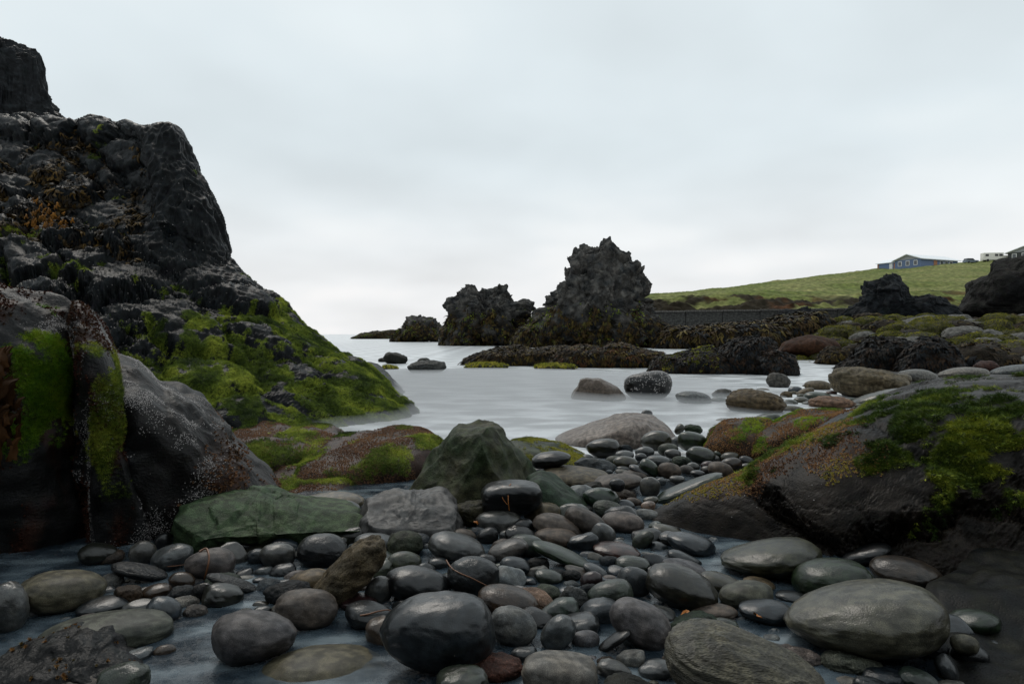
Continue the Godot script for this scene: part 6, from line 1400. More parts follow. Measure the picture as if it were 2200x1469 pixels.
	[Vector3(1.090, 0.045, -4.759), Vector3(0.073, 0.045, 0.058), 0.10, "ogrey", "smooth", 12, 2.2, -0.10, "olive-grey smooth cobble in the heap between the pink-tan boulder and the mossy ridge", "cobbles in the heap by the mossy ridge", "", ""],
	[Vector3(1.095, 0.035, -4.654), Vector3(0.059, 0.034, 0.047), -0.07, "grey", "smooth", 12, 2.2, 0.00, "grey smooth cobble in the heap between the pink-tan boulder and the mossy ridge", "cobbles in the heap by the mossy ridge", "", ""],
	[Vector3(0.911, 0.041, -4.671), Vector3(0.066, 0.041, 0.052), 0.07, "grey", "smooth", 12, 2.2, 0.10, "grey smooth cobble in the heap between the pink-tan boulder and the mossy ridge", "cobbles in the heap by the mossy ridge", "", ""],
	[Vector3(0.863, 0.028, -4.552), Vector3(0.040, 0.028, 0.031), 0.00, "bgrey", "smooth", 12, 2.2, -0.05, "small blue-grey smooth cobble in the heap between the pink-tan boulder and the mossy ridge", "cobbles in the heap by the mossy ridge", "", ""],
	[Vector3(0.804, 0.039, -4.796), Vector3(0.048, 0.035, 0.038), -0.52, "blue", "rough", 12, 2.2, 0.05, "small dark blue rough cobble in the heap between the pink-tan boulder and the mossy ridge", "cobbles in the heap by the mossy ridge", "", ""],
	[Vector3(0.514, 0.044, -4.193), Vector3(0.119, 0.043, 0.094), -0.09, "grey", "rough", 20, 2.2, -0.10, "big grey rough cobble in the heap between the pink-tan boulder and the mossy ridge", "cobbles in the heap by the mossy ridge", "", ""],
	[Vector3(0.713, 0.043, -4.271), Vector3(0.078, 0.043, 0.061), -0.10, "olive", "smooth", 12, 2.2, 0.00, "big olive smooth cobble in the heap between the pink-tan boulder and the mossy ridge", "cobbles in the heap by the mossy ridge", "", ""],
	[Vector3(0.760, 0.034, -4.587), Vector3(0.068, 0.034, 0.054), -0.07, "grey", "smooth", 12, 2.2, 0.10, "grey smooth cobble in the heap between the pink-tan boulder and the mossy ridge", "cobbles in the heap by the mossy ridge", "", ""],
	[Vector3(0.934, 0.038, -4.349), Vector3(0.081, 0.037, 0.065), -0.07, "bgrey", "pit", 12, 2.2, -0.05, "big blue-grey pitted cobble in the heap between the pink-tan boulder and the mossy ridge", "cobbles in the heap by the mossy ridge", "", ""],
	[Vector3(0.815, 0.057, -4.040), Vector3(0.070, 0.044, 0.056), -0.70, "green", "smooth", 12, 2.2, 0.05, "big dark green smooth cobble in the heap between the pink-tan boulder and the mossy ridge", "cobbles in the heap by the mossy ridge", "", ""],
	[Vector3(0.760, 0.040, -4.028), Vector3(0.074, 0.025, 0.059), -0.45, "char", "smooth", 12, 2.2, -0.10, "black smooth cobble in the heap between the pink-tan boulder and the mossy ridge", "cobbles in the heap by the mossy ridge", "", ""],
	[Vector3(0.926, 0.049, -3.995), Vector3(0.069, 0.049, 0.055), -0.14, "taupe", "smooth", 12, 2.2, 0.00, "big taupe smooth cobble in the heap between the pink-tan boulder and the mossy ridge", "cobbles in the heap by the mossy ridge", "", ""],
	[Vector3(1.075, 0.038, -4.332), Vector3(0.060, 0.038, 0.048), 0.00, "ggreen", "rough", 12, 2.2, 0.10, "grey-green rough cobble in the heap between the pink-tan boulder and the mossy ridge", "cobbles in the heap by the mossy ridge", "", ""],
	[Vector3(1.061, 0.028, -4.129), Vector3(0.044, 0.028, 0.035), -0.10, "taupe", "smooth", 12, 2.2, -0.05, "taupe smooth cobble in the heap between the pink-tan boulder and the mossy ridge", "cobbles in the heap by the mossy ridge", "", ""],
	[Vector3(1.112, 0.032, -4.183), Vector3(0.041, 0.031, 0.033), -0.17, "grey", "smooth", 12, 2.2, 0.05, "small grey smooth cobble in the heap between the pink-tan boulder and the mossy ridge", "cobbles in the heap by the mossy ridge", "", ""],
	[Vector3(1.219, 0.032, -4.239), Vector3(0.042, 0.032, 0.034), 0.21, "maroon", "smooth", 12, 2.2, -0.10, "small maroon smooth cobble in the heap between the pink-tan boulder and the mossy ridge", "cobbles in the heap by the mossy ridge", "", ""],
	[Vector3(1.229, 0.050, -4.017), Vector3(0.076, 0.049, 0.062), -0.21, "taupe", "smooth", 12, 2.2, 0.00, "big taupe smooth cobble in the heap between the pink-tan boulder and the mossy ridge", "cobbles in the heap by the mossy ridge", "", ""],
	[Vector3(1.363, 0.043, -4.228), Vector3(0.066, 0.043, 0.054), 0.07, "brown", "smooth", 12, 2.2, 0.10, "brown smooth cobble in the heap between the pink-tan boulder and the mossy ridge", "cobbles in the heap by the mossy ridge", "", ""],
	[Vector3(1.515, 0.034, -4.383), Vector3(0.054, 0.032, 0.044), -0.24, "char", "smooth", 12, 2.2, -0.05, "black smooth cobble in the heap between the pink-tan boulder and the mossy ridge", "cobbles in the heap by the mossy ridge", "", ""],
	[Vector3(1.442, 0.037, -4.502), Vector3(0.061, 0.036, 0.050), 0.10, "olive", "smooth", 12, 2.2, 0.05, "olive smooth cobble in the heap between the pink-tan boulder and the mossy ridge", "cobbles in the heap by the mossy ridge", "", ""],
	[Vector3(1.412, 0.032, -4.633), Vector3(0.048, 0.031, 0.039), -0.17, "green", "smooth", 12, 2.2, -0.10, "dark green smooth cobble in the heap between the pink-tan boulder and the mossy ridge", "cobbles in the heap by the mossy ridge", "", ""],
	[Vector3(1.560, 0.040, -4.911), Vector3(0.070, 0.040, 0.057), -0.07, "dolive", "smooth", 12, 2.2, 0.00, "dark olive smooth cobble in the heap between the pink-tan boulder and the mossy ridge", "cobbles in the heap by the mossy ridge", "", ""],
	[Vector3(1.556, 0.028, -4.620), Vector3(0.048, 0.028, 0.039), -0.07, "char", "smooth", 12, 2.2, 0.10, "black smooth cobble in the heap between the pink-tan boulder and the mossy ridge", "cobbles in the heap by the mossy ridge", "", ""],
	[Vector3(1.580, 0.038, -4.710), Vector3(0.079, 0.037, 0.065), -0.05, "brown", "smooth", 12, 2.2, -0.05, "big brown smooth cobble in the heap between the pink-tan boulder and the mossy ridge", "cobbles in the heap by the mossy ridge", "", ""],
	[Vector3(1.463, 0.023, -4.258), Vector3(0.041, 0.023, 0.034), 0.00, "grey", "smooth", 12, 2.2, 0.05, "small grey smooth cobble in the heap between the pink-tan boulder and the mossy ridge", "cobbles in the heap by the mossy ridge", "", ""],
	[Vector3(0.721, 0.025, -3.993), Vector3(0.078, 0.025, 0.062), -0.07, "taupe", "smooth", 12, 2.2, -0.10, "big taupe smooth cobble in the heap between the pink-tan boulder and the mossy ridge", "cobbles in the heap by the mossy ridge", "", ""],
	[Vector3(0.837, 0.023, -3.814), Vector3(0.030, 0.023, 0.024), 0.00, "grey", "smooth", 12, 2.2, 0.00, "small grey smooth cobble in the heap between the pink-tan boulder and the mossy ridge", "cobbles in the heap by the mossy ridge", "", ""],
	[Vector3(0.493, 0.016, -3.618), Vector3(0.037, 0.016, 0.029), 0.00, "grey", "smooth", 12, 2.2, 0.10, "small grey smooth cobble in the heap between the pink-tan boulder and the mossy ridge", "cobbles in the heap by the mossy ridge", "", ""],
	[Vector3(0.581, 0.017, -4.117), Vector3(0.028, 0.017, 0.022), 0.00, "bgrey", "smooth", 12, 2.2, -0.05, "small blue-grey smooth cobble in the heap between the pink-tan boulder and the mossy ridge", "cobbles in the heap by the mossy ridge", "", ""],
	[Vector3(0.687, 0.020, -4.201), Vector3(0.042, 0.019, 0.034), -0.07, "bgrey", "smooth", 12, 2.2, 0.05, "small blue-grey smooth cobble in the heap between the pink-tan boulder and the mossy ridge", "cobbles in the heap by the mossy ridge", "", ""],
	[Vector3(0.665, 0.016, -4.134), Vector3(0.042, 0.016, 0.033), 0.00, "pale", "smooth", 12, 2.2, -0.10, "small pale grey smooth cobble in the heap between the pink-tan boulder and the mossy ridge", "cobbles in the heap by the mossy ridge", "", ""],
	[Vector3(0.723, 0.017, -4.332), Vector3(0.035, 0.017, 0.028), 0.00, "bgrey", "smooth", 12, 2.2, 0.00, "small blue-grey smooth cobble in the heap between the pink-tan boulder and the mossy ridge", "cobbles in the heap by the mossy ridge", "", ""],
	[Vector3(0.693, 0.020, -3.399), Vector3(0.039, 0.020, 0.031), 0.10, "olive", "smooth", 12, 2.2, 0.10, "olive smooth cobble in the heap between the pink-tan boulder and the mossy ridge", "cobbles in the heap by the mossy ridge", "", ""],
	[Vector3(0.506, 0.021, -4.587), Vector3(0.040, 0.021, 0.032), 0.00, "blue", "smooth", 12, 2.2, -0.05, "small dark blue smooth cobble in the heap between the pink-tan boulder and the mossy ridge", "cobbles in the heap by the mossy ridge", "", ""],
	[Vector3(1.413, 0.029, -4.854), Vector3(0.054, 0.029, 0.044), -0.07, "dolive", "smooth", 12, 2.2, 0.05, "dark olive smooth cobble in the heap between the pink-tan boulder and the mossy ridge", "cobbles in the heap by the mossy ridge", "", ""],
	[Vector3(1.325, 0.027, -4.520), Vector3(0.053, 0.027, 0.043), 0.07, "grey", "smooth", 12, 2.2, -0.10, "grey smooth cobble in the heap between the pink-tan boulder and the mossy ridge", "cobbles in the heap by the mossy ridge", "", ""],
	[Vector3(0.881, 0.025, -4.063), Vector3(0.041, 0.025, 0.032), 0.00, "blue", "smooth", 12, 2.2, 0.00, "small dark blue smooth cobble in the heap between the pink-tan boulder and the mossy ridge", "cobbles in the heap by the mossy ridge", "", ""],
	[Vector3(0.941, 0.023, -3.888), Vector3(0.044, 0.023, 0.035), 0.00, "grey", "smooth", 12, 2.2, 0.10, "grey smooth cobble in the heap between the pink-tan boulder and the mossy ridge", "cobbles in the heap by the mossy ridge", "", ""],
	[Vector3(1.105, 0.021, -4.052), Vector3(0.045, 0.021, 0.037), 0.00, "char", "smooth", 12, 2.2, -0.05, "black smooth cobble in the heap between the pink-tan boulder and the mossy ridge", "cobbles in the heap by the mossy ridge", "", ""],
	[Vector3(0.664, 0.028, -4.469), Vector3(0.054, 0.027, 0.043), 0.14, "ogrey", "smooth", 12, 2.2, 0.05, "olive-grey smooth cobble in the heap between the pink-tan boulder and the mossy ridge", "cobbles in the heap by the mossy ridge", "", ""],
	[Vector3(1.553, 0.038, -5.177), Vector3(0.068, 0.038, 0.055), 0.00, "ogrey", "smooth", 12, 2.2, -0.10, "olive-grey smooth cobble in the heap between the pink-tan boulder and the mossy ridge", "cobbles in the heap by the mossy ridge", "", ""],
	[Vector3(1.247, 0.038, -5.154), Vector3(0.058, 0.038, 0.047), 0.00, "grey", "smooth", 12, 2.2, 0.00, "grey smooth cobble in the heap between the pink-tan boulder and the mossy ridge", "cobbles in the heap by the mossy ridge", "", ""],
	[Vector3(1.186, 0.025, -4.144), Vector3(0.038, 0.025, 0.031), 0.00, "brown", "smooth", 12, 2.2, 0.10, "small brown smooth cobble in the heap between the pink-tan boulder and the mossy ridge", "cobbles in the heap by the mossy ridge", "", ""],
	[Vector3(2.766, 0.076, -7.728), Vector3(0.307, 0.135, 0.255), -0.03, "tan", "rough", 36, 2.6, -0.05, "brown rounded boulder with a groove along its top standing in the sea", "", "", ""],
	[Vector3(4.987, 0.160, -9.551), Vector3(0.496, 0.213, 0.437), -0.10, "tan", "rough", 36, 2.4, 0.05, "large olive-brown split boulder with a crack across its back", "", "", ""],
	[Vector3(4.391, 0.075, -11.263), Vector3(0.193, 0.130, 0.162), -0.21, "grey", "rough", 12, 2.2, -0.10, "grey dome-topped boulder standing alone in the sea before the weedy rocks", "", "", ""],
	[Vector3(4.865, 0.028, -10.862), Vector3(0.203, 0.088, 0.173), 0.00, "tan", "smooth", 12, 2.2, 0.00, "pale tan low boulder behind the brown grooved boulder", "", "", ""],
	[Vector3(2.327, 0.031, -8.709), Vector3(0.229, 0.088, 0.185), -0.10, "pale", "smooth", 20, 2.2, 0.10, "pale grey smooth boulder awash beside the brown grooved boulder", "", "", ""],
	[Vector3(2.930, 0.014, -9.510), Vector3(0.130, 0.071, 0.106), 0.17, "grey", "rough", 12, 2.2, -0.05, "small dark angular rock behind the pale grey boulder", "", "", ""],
	[Vector3(2.683, -0.012, -8.846), Vector3(0.110, 0.048, 0.089), 0.00, "ggreen", "smooth", 12, 2.2, 0.05, "grey-green low stone between the pale boulder and the brown grooved boulder", "", "", ""],
	[Vector3(3.861, 0.016, -8.210), Vector3(0.253, 0.076, 0.218), 0.03, "pink", "rough", 20, 2.2, -0.10, "long pinkish brown rock bar below the split boulder", "", "", ""],
	[Vector3(4.496, 0.073, -8.318), Vector3(0.361, 0.083, 0.320), 0.26, "olive", "smooth", 36, 2.2, 0.00, "long olive-green boulder rising towards the mossy ridge", "", "", ""],
	[Vector3(5.458, 0.016, -10.200), Vector3(0.178, 0.076, 0.157), 0.00, "green", "smooth", 12, 2.2, 0.10, "dark green cap of a boulder under the split boulder", "", "", ""],
	[Vector3(4.132, 0.009, -9.212), Vector3(0.183, 0.068, 0.157), -0.05, "green", "smooth", 20, 2.2, -0.05, "dark green smooth stone in the cluster of shore stones below the split boulder", "shore stones below the split boulder", "", ""],
	[Vector3(4.217, 0.013, -9.821), Vector3(0.136, 0.056, 0.116), 0.35, "tan", "smooth", 12, 2.2, 0.05, "tan smooth stone in the cluster of shore stones below the split boulder", "shore stones below the split boulder", "", ""],
	[Vector3(4.319, -0.001, -10.404), Vector3(0.105, 0.056, 0.089), 0.17, "bgrey", "smooth", 12, 2.2, -0.10, "blue-grey smooth stone in the cluster of shore stones below the split boulder", "shore stones below the split boulder", "", ""],
	[Vector3(3.701, -0.007, -8.730), Vector3(0.104, 0.053, 0.088), 0.00, "olive", "smooth", 12, 2.2, 0.00, "olive smooth stone in the cluster of shore stones below the split boulder", "shore stones below the split boulder", "", ""],
	[Vector3(4.372, -0.012, -8.786), Vector3(0.086, 0.048, 0.075), 0.00, "green", "smooth", 12, 2.2, 0.10, "dark green smooth stone in the cluster of shore stones below the split boulder", "shore stones below the split boulder", "", ""],
	[Vector3(3.502, -0.014, -8.561), Vector3(0.092, 0.046, 0.077), 0.00, "ggreen", "smooth", 12, 2.2, -0.05, "grey-green smooth stone in the cluster of shore stones below the split boulder", "shore stones below the split boulder", "", ""],
	[Vector3(3.808, -0.002, -9.469), Vector3(0.078, 0.058, 0.065), 0.00, "tan", "rough", 12, 2.2, 0.05, "tan rough stone in the cluster of shore stones below the split boulder", "shore stones below the split boulder", "", ""],
	[Vector3(3.743, -0.021, -8.514), Vector3(0.122, 0.039, 0.104), 0.00, "olive", "smooth", 12, 2.2, -0.10, "olive smooth stone in the cluster of shore stones below the split boulder", "shore stones below the split boulder", "", ""],
	[Vector3(2.161, -0.028, -6.892), Vector3(0.099, 0.032, 0.081), 0.00, "pale", "smooth", 12, 2.2, 0.00, "pale grey smooth stone in the cluster of shore stones below the split boulder", "shore stones below the split boulder", "", ""],
	[Vector3(1.977, -0.034, -6.519), Vector3(0.072, 0.026, 0.059), 0.00, "olive", "smooth", 12, 2.2, 0.10, "olive smooth stone in the cluster of shore stones below the split boulder", "shore stones below the split boulder", "", ""],
	[Vector3(3.199, -0.014, -7.822), Vector3(0.148, 0.046, 0.125), 0.00, "ogrey", "smooth", 12, 2.2, -0.05, "olive-grey smooth stone in the cluster of shore stones below the split boulder", "shore stones below the split boulder", "", ""],
	[Vector3(2.649, -0.012, -7.065), Vector3(0.135, 0.041, 0.113), 0.17, "ggreen", "smooth", 12, 2.2, 0.05, "grey-green smooth stone in the cluster of shore stones below the split boulder", "shore stones below the split boulder", "", ""],
	[Vector3(3.934, -0.024, -10.686), Vector3(0.103, 0.036, 0.085), 0.00, "tan", "smooth", 12, 2.2, -0.10, "tan smooth stone in the cluster of shore stones below the split boulder", "shore stones below the split boulder", "", ""],
	[Vector3(4.940, -0.021, -11.413), Vector3(0.079, 0.039, 0.067), 0.00, "grey", "smooth", 12, 2.2, 0.00, "grey smooth stone in the cluster of shore stones below the split boulder", "shore stones below the split boulder", "", ""],
	[Vector3(4.673, -0.013, -9.965), Vector3(0.080, 0.047, 0.069), 0.00, "red", "smooth", 12, 2.2, 0.10, "reddish brown smooth stone in the cluster of shore stones below the split boulder", "shore stones below the split boulder", "", ""],
	[Vector3(4.116, -0.019, -9.965), Vector3(0.075, 0.041, 0.064), 0.00, "tan", "smooth", 12, 2.2, -0.05, "tan smooth stone in the cluster of shore stones below the split boulder", "shore stones below the split boulder", "", ""],
	[Vector3(3.813, -0.026, -8.348), Vector3(0.078, 0.034, 0.067), 0.00, "olive", "smooth", 12, 2.2, 0.05, "olive smooth stone in the cluster of shore stones below the split boulder", "shore stones below the split boulder", "", ""],
	[Vector3(4.064, -0.021, -9.538), Vector3(0.072, 0.039, 0.061), 0.00, "ogrey", "smooth", 12, 2.2, -0.10, "olive-grey smooth stone in the cluster of shore stones below the split boulder", "shore stones below the split boulder", "", ""],
	[Vector3(4.182, -0.020, -8.234), Vector3(0.100, 0.038, 0.088), 0.10, "olive", "smooth", 12, 2.2, 0.00, "olive smooth stone in the cluster of shore stones below the split boulder", "shore stones below the split boulder", "", ""],
	[Vector3(7.175, 0.095, -12.044), Vector3(0.324, 0.147, 0.295), -0.14, "pale", "smooth", 36, 2.2, 0.10, "pale grey-brown boulder beside the split boulder", "", "", ""],
	[Vector3(6.581, 0.062, -11.562), Vector3(0.185, 0.118, 0.166), 0.17, "tan", "smooth", 12, 2.2, -0.05, "tan boulder touching the split boulder", "", "", ""],
	[Vector3(8.603, 0.089, -12.984), Vector3(0.421, 0.140, 0.393), 0.10, "pale", "smooth", 36, 2.2, 0.05, "long pale grey boulder above the mossy ridge", "", "", ""],
	[Vector3(10.421, 0.104, -14.988), Vector3(0.243, 0.163, 0.231), 0.07, "red", "rough", 12, 2.2, -0.10, "dark reddish angular boulder above the mossy ridge", "", "", ""],
	[Vector3(10.476, 0.084, -14.229), Vector3(0.430, 0.124, 0.416), 0.14, "pale", "smooth", 20, 2.2, 0.00, "pale boulder with a green skirt at the top of the mossy ridge", "", "", ""],
	[Vector3(13.974, 0.081, -18.808), Vector3(0.257, 0.141, 0.250), 0.00, "pink", "smooth", 12, 2.2, 0.10, "pinkish grey boulder above the pale boulder with a green skirt", "", "", ""],
	[Vector3(-3.470, 0.128, -20.361), Vector3(0.356, 0.180, 0.281), -0.17, "dolive", "rough", 12, 2.2, -0.05, "dark green pointed rock in the sea before the low reef", "", "", ""],
	[Vector3(-3.979, 0.028, -21.538), Vector3(0.245, 0.088, 0.195), 0.00, "dolive", "rough", 12, 2.2, 0.05, "small low green rock touching the pointed rock in the sea", "", "", ""],
	[Vector3(-1.922, 0.100, -15.493), Vector3(0.419, 0.158, 0.330), 0.07, "grey", "rough", 20, 2.2, -0.10, "grey hump-backed rock in the sea off the mossy cliff", "", "", ""],
	[Vector3(-2.658, 0.039, -20.524), Vector3(0.194, 0.098, 0.153), 0.07, "dolive", "rough", 12, 2.2, 0.00, "small green-topped rock behind the grey hump-backed rock", "", "", ""],
	[Vector3(1.852, 0.150, -9.337), Vector3(0.325, 0.210, 0.265), -0.03, "char", "pit", 36, 2.7, 0.10, "round black boulder covered with white barnacles standing in the sea", "", "barn", ""],
	[Vector3(-0.675, 0.021, -17.379), Vector3(0.521, 0.081, 0.407), 0.00, "olive", "rough", 20, 2.2, -0.05, "flat green-topped rock awash before the weedy reef", "", "moss", ""],
	[Vector3(1.039, 0.018, -16.943), Vector3(0.519, 0.078, 0.405), 0.00, "olive", "rough", 20, 2.2, 0.05, "flat weedy rock with brown patches awash before the weedy reef", "", "moss", ""],
	[Vector3(-3.043, -0.003, -16.910), Vector3(0.227, 0.057, 0.180), 0.00, "olive", "rough", 12, 2.2, -0.10, "thin green rock awash at the foot of the mossy cliff", "", "moss", ""],
]

func build_stones() -> void:
	var k := 0
	for s in STONES:
		k += 1
		make_stone(s[0], s[1], s[2], s[3], s[4], s[5], s[6], s[7], s[8], s[9], s[10], k)
	# small pebbles lying loose between the cobbles
	var r := RandomNumberGenerator.new(); r.seed = 99
	var keys := ["char", "blue", "grey", "mauve", "dolive", "ggreen", "bgrey", "taupe", "char", "blue", "pale", "bgrey", "blue", "grey"]
	var words := {"char": "black", "blue": "dark blue", "grey": "grey", "taupe": "taupe", "mauve": "mauve", "dolive": "dark olive", "ggreen": "grey-green", "bgrey": "blue-grey", "brown": "brown", "pale": "pale grey", "tan": "tan"}
	var placed := []
	for s in STONES:
		placed.append([s[0].x, s[0].z, s[1].x, s[1].z])
	for pass_ in [[0.046, 0.072, 1400, 120], [0.028, 0.046, 3600, 175], [0.014, 0.028, 5200, 110]]:
		var made := 0
		for t in pass_[2]:
			if made >= pass_[3]: break
			var d := lerpf(1.45, 4.6, pow(r.randf(), 0.75)); var x := r.randf_range(-0.66, 0.66) * d
			if x / d > 0.20 + 0.11 * (3.3 - d) and d > 2.05: continue
			if x / d < -0.42 and d > 2.35: continue
			if x / d > -0.53 and x / d < -0.17 and d < 2.15 and r.randf() < 0.85: continue      # the open pool
			if x / d < -0.06 and d > 3.0: continue
			var size := r.randf_range(pass_[0], pass_[1]) * (0.75 + 0.12 * d)
			var free := true
			for q in placed:
				if Vector2((q[0] - x) / (q[2] + size * 0.42), (q[1] + d) / (q[3] + size * 0.36)).length() < 1.0:
					free = false
					break
			if not free or (d < 2.0 and x / d < 0.25 and r.randf() < 0.4): continue
			made += 1
			placed.append([x, -d, size, size * 0.8])
			var c: String = keys[r.randi() % keys.size()]
			var near := ""; var best := 9.0
			for s in STONES:
				var q: float = Vector2(s[0].x - x, s[0].z + d).length() - s[1].x
				if s[11] and q < best:
					best = q
					near = s[11]
			var hb := size * r.randf_range(0.42, 0.7)
			make_stone(Vector3(x, -0.024 + hb * r.randf_range(0.6, 1.0), -d), Vector3(size, hb, size * r.randf_range(0.6, 0.95)), r.randf_range(-0.3, 0.3), c, ["smooth", "smooth", "rough", "pit"][r.randi() % 4], 13 if size > 0.04 else 8, r.randf_range(2.0, 2.9), r.randf_range(-0.25, 0.25), "%s %s %s beside the %s" % ["tiny" if size < 0.025 else ("small" if size < 0.045 else "plain"), words[c], "cobble" if size > 0.055 else "pebble", near], "loose stones between the cobbles", "", 1000 + t + pass_[3])
	# shingle too small to count
	var sm := stone_shape(Vector3(1, 0.6, 0.8), 4, 2.2, 0.1, 900)
	var mesh := commit(sm, sphere(4)[1], plain_white(sm.size()))
	var tr := []; var col := []
	var names := STONE.keys()
	for t in 11000:
		var d := lerpf(1.3, 5.0, r.randf()); var x := r.randf_range(-0.8, 0.8) * d
		var q := r.randf_range(0.004, 0.013)
		tr.append(Transform3D(Basis.from_euler(Vector3(r.randf() * 0.5, r.randf() * TAU, r.randf() * 0.5)).scaled(Vector3(q, q, q)), Vector3(x, ground(x, -d) + q * 0.2, -d)))
		col.append(STONE[names[r.randi() % 8]] * 0.8)
	for t in 420:
		var d := lerpf(1.5, 4.4, r.randf()); var x := r.randf_range(-0.5, 0.4) * d
		if x / d > -0.53 and x / d < -0.17 and d < 2.15: continue
		var q := r.randf_range(0.013, 0.028)
		tr.append(Transform3D(Basis.from_euler(Vector3(r.randf() * 0.5, r.randf() * TAU, r.randf() * 0.5)).scaled(Vector3(q, q, q)), Vector3(x, ground(x, -d) + q * 0.5, -d)))
		col.append(STONE[names[r.randi() % 8]])
	copies("shingle", mesh, M.bed, tr, col, self)
	tag(get_node("shingle"), "fine dark shingle on the pool bed between the cobbles", "shingle")

func make_stone(at: Vector3, ax: Vector3, tilt: float, key: String, surf: String, n: int, q: float, taper: float, label: String, group: String, extra: String, sd: int) -> void:
	var v := stone_shape(ax, n, q, taper, sd, 0.16 if surf == "rough" else (0.06 if sd < 1000 else 0.13))
	var base: Color = STONE[key]
	var big := maxf(ax.x, ax.z)
	var idx: PackedInt32Array = sphere(n)[1]
	var rot := Basis(Vector3(0, 0, 1), tilt)
	for i in v.size():
		v[i] = rot * v[i]
	if surf == "smooth" and key in ["mauve", "pale", "ogrey", "taupe", "tan"]:
		surf = "dry"
	if surf == "stria" or surf == "rough":
		var nn := normals(v, idx)
		for i in v.size():
			var p: Vector3 = v[i] / big
			if surf == "stria":
				v[i] += nn[i] * big * 0.035 * n_ridge.get_noise_3dv((rot.inverse() * p) * Vector3(0.5, 7.0, 2.5) + Vector3.ONE * sd)
			else:
				v[i] += nn[i] * big * 0.06 * n_ridge.get_noise_3dv(p * 1.6 + Vector3.ONE * sd)
	var col := PackedColorArray()
	var tone := fmod(sd * 0.6180339, 1.0) - 0.5
	base = Color(base.r * (1.0 + 0.22 * tone), base.g, base.b * (1.0 - 0.22 * tone)) * (1.0 + 0.35 * (fmod(sd * 0.7548777, 1.0) - 0.5))
	var hue := Color(base.r * 1.12, base.g * 1.02, base.b * 0.9)
	for p in v:
		var t := clampf(0.5 + 0.8 * n_mask.get_noise_3dv(p / big * 1.3 + Vector3.ONE * sd * 3.7), 0.0, 1.0)
		var u := clampf(0.5 + 0.9 * n_mask.get_noise_3dv(p / big * 5.0 + Vector3.ONE * sd * 1.7), 0.0, 1.0)
		col.append((base * 0.88).lerp(hue * 1.2, t) * (0.85 + 0.3 * u))
	var o := put(commit(v, idx, col), "boulder" if big > 0.16 else ("cobble" if big > 0.055 else "pebble"), M[surf], null, at)
	square_on(o, at)
	tag(o, label, "rock" if big > 0.16 else ("cobble" if big > 0.055 else "pebble"), group)
	if extra == "barn":
		var nn := normals(v, idx)
		var w := PackedFloat32Array()
		for i in v.size(): w.append(smooth(-0.4, 0.5, nn[i].y + 0.6 * n_mask.get_noise_3dv(v[i] * 6.0)))
		grow_barnacles(o, v, nn, idx, w, 1800.0, 0.0075, sd)
	elif extra == "moss":
		var nn := normals(v, idx)
		var w := PackedFloat32Array()
		for i in v.size(): w.append(smooth(0.0, 0.4, nn[i].y + 0.5 * n_mask.get_noise_3dv(v[i] * 2.0)))
		grow_moss(o, v, nn, idx, w, 500.0, 0.05, YELLOW, sd, "moss", 0.2, 3000)

func tube(points: Array, r0: float, r1: float, sides := 7) -> ArrayMesh:
	var c := Curve3D.new()
	for k in points.size():
		var tan_: Vector3 = (points[mini(k + 1, points.size() - 1)] - points[maxi(k - 1, 0)]) / 6.0
		c.add_point(points[k], -tan_, tan_)
	var v := PackedVector3Array(); var idx := PackedInt32Array()
	var steps := points.size() * 7
	for i in steps + 1:
		var t := float(i) / steps
		var p := c.sample_baked(t * c.get_baked_length(), true)
		var q := c.sample_baked(minf(t + 0.01, 1.0) * c.get_baked_length(), true) - c.sample_baked(maxf(t - 0.01, 0.0) * c.get_baked_length(), true)
		q = q.normalized()
		var x := q.cross(Vector3(0.3, 0.2, 1).normalized()).normalized(); var y := x.cross(q)
		for k in sides:
			var a := TAU * k / sides
			v.append(p + (x * cos(a) + y * sin(a)) * lerpf(r0, r1, t))
	for i in steps:
		for k in sides:
			var l := (k + 1) % sides
			var p := i * sides
			idx.append_array([p + k, p + sides + k, p + l, p + l, p + sides + k, p + sides + l])
	return commit(v, idx, PackedColorArray())

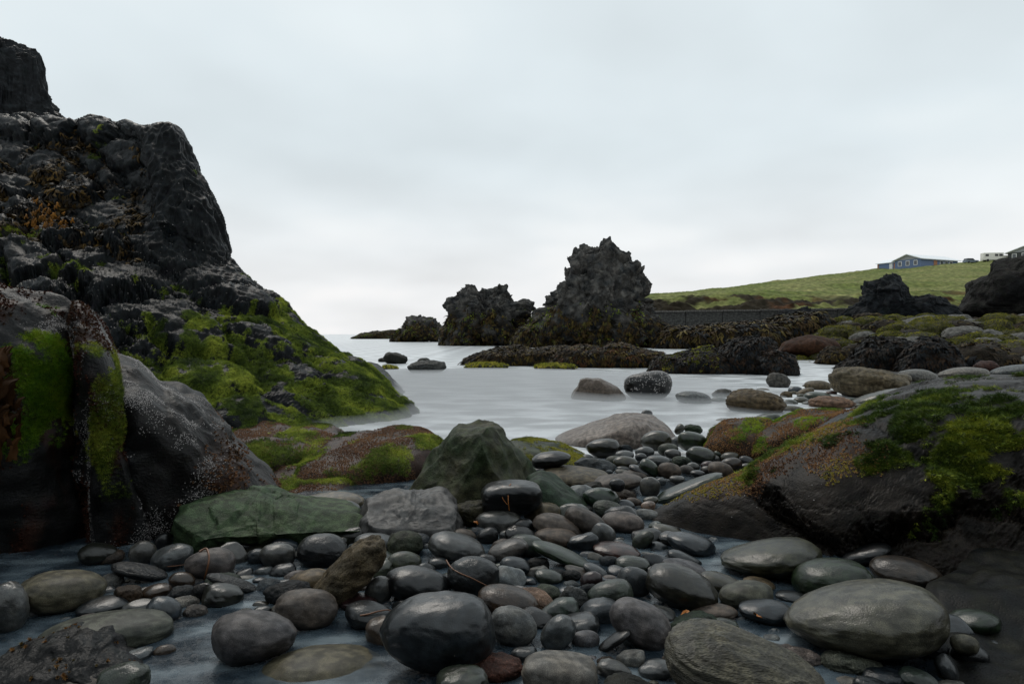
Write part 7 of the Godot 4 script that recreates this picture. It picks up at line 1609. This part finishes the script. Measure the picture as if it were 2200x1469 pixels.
func build_small_things() -> void:
	for s in [
			["orange-brown kelp stalk hanging down over the mauve-grey stone", [Vector3(-1.103, 0.084, -2.397), Vector3(-1.085, 0.091, -2.411), Vector3(-1.060, 0.077, -2.377), Vector3(-1.053, 0.052, -2.355), Vector3(-1.063, 0.013, -2.353), Vector3(-1.084, -0.025, -2.385)], 0.0055, M.kelp],
			["brown kelp stalk lying across the pitted blue-black stone", [Vector3(-0.219, 0.099, -2.262), Vector3(-0.201, 0.087, -2.230), Vector3(-0.172, 0.081, -2.195), Vector3(-0.131, 0.070, -2.178), Vector3(-0.096, 0.053, -2.177), Vector3(-0.063, 0.029, -2.194)], 0.004, M.kelp],
			["bent brown kelp stem on the pitted charcoal slab stone", [Vector3(-0.439, 0.038, -1.962), Vector3(-0.415, 0.041, -1.966), Vector3(-0.391, 0.043, -1.980), Vector3(-0.365, 0.039, -2.000), Vector3(-0.349, 0.026, -2.007)], 0.004, M.kelp],
			["dry forked kelp twig on the smooth black block", [Vector3(-0.045, 0.180, -3.007), Vector3(-0.029, 0.176, -2.998), Vector3(-0.018, 0.153, -2.971), Vector3(-0.016, 0.121, -2.955), Vector3(-0.012, 0.084, -2.958)], 0.0035, M.leaf],
			["thin kelp twig crossing the forked one on the black block", [Vector3(-0.004, 0.189, -3.013), Vector3(-0.024, 0.173, -2.992), Vector3(-0.043, 0.156, -2.978), Vector3(-0.040, 0.135, -2.963), Vector3(-0.020, 0.111, -2.954)], 0.0025, M.leaf],
			["long orange kelp stalk lying along the foot of the green slab", [Vector3(-1.146, -0.024, -2.780), Vector3(-1.099, -0.022, -2.780), Vector3(-1.044, -0.021, -2.760), Vector3(-0.986, -0.020, -2.740), Vector3(-0.927, -0.007, -2.720)], 0.004, M.kelp],
			["short orange kelp stalk leading from the mauve stone to the speckled grey one", [Vector3(-1.285, 0.009, -2.454), Vector3(-1.251, 0.014, -2.447), Vector3(-1.221, 0.014, -2.454), Vector3(-1.194, 0.012, -2.474)], 0.0035, M.kelp],
		]:
		tag(put(tube(s[1], s[2] * 0.7, s[2] * 0.4), "kelp_stalk", s[3], null), s[0], "kelp stalk")
	# scraps of weed by the green saddle cobble
	var scraps := [[Vector3(0.552, 0.030, -3.550), "redleaf", 0.05, "scrap of red seaweed on a brown flat stone among the cobbles"], [Vector3(0.579, 0.030, -3.600), "greenleaf", 0.045, "yellow-green scrap of seaweed beside the red scrap"], [Vector3(0.588, 0.027, -3.550), "leaf", 0.05, "orange scrap of seaweed beside the red scrap"],
		[Vector3(0.587, 0.031, -3.950), "leaf", 0.03, "orange weed fragment under the long taupe cobble"], [Vector3(0.522, 0.013, -2.060), "leaf", 0.05, "bunch of orange weed caught below the big dark olive loaf boulder"], [Vector3(-0.167, 0.038, -2.950), "leaf", 0.022, "bright orange weed scrap beside the angular olive stone"], [Vector3(0.718, 0.028, -1.980), "leaf", 0.03, "tuft of pale brown weed at the dark blue wet cobble"]]
	var n := 0
	for s in scraps:
		n += 1
		var o := put(frond_mesh(40 + n, 0.16), "weed_scrap", M[s[1]], null, s[0])
		o.rotation = Vector3(0.5, n * 1.3, 0.3)
		o.scale = Vector3.ONE * s[2]
		tag(o, s[3], "seaweed")
	# snail on the egg boulder
	var v := PackedVector3Array(); var idx := PackedInt32Array()
	for i in 41:
		var t := i / 40.0
		var a := t * TAU * 2.6
		var rr := lerpf(0.55, 0.05, t)
		for k in 8:
			var b := TAU * k / 8
			v.append(Vector3(cos(a) * (rr + 0.42 * rr * cos(b)), 0.9 * t + 0.42 * rr * sin(b), sin(a) * (rr + 0.42 * rr * cos(b))))
	for i in 40:
		for k in 8:
			var l := (k + 1) % 8; var p := i * 8
			idx.append_array([p + k, p + 8 + k, p + l, p + l, p + 8 + k, p + 8 + l])
	var sn := put(commit(v, idx, PackedColorArray()), "snail_shell", M.shell, null, Vector3(-0.141, 0.063, -1.665))
	sn.scale = Vector3.ONE * 0.006
	sn.rotation.x = 1.2
	tag(sn, "tiny pale snail shell clinging to the egg-shaped blue-black boulder", "shell")
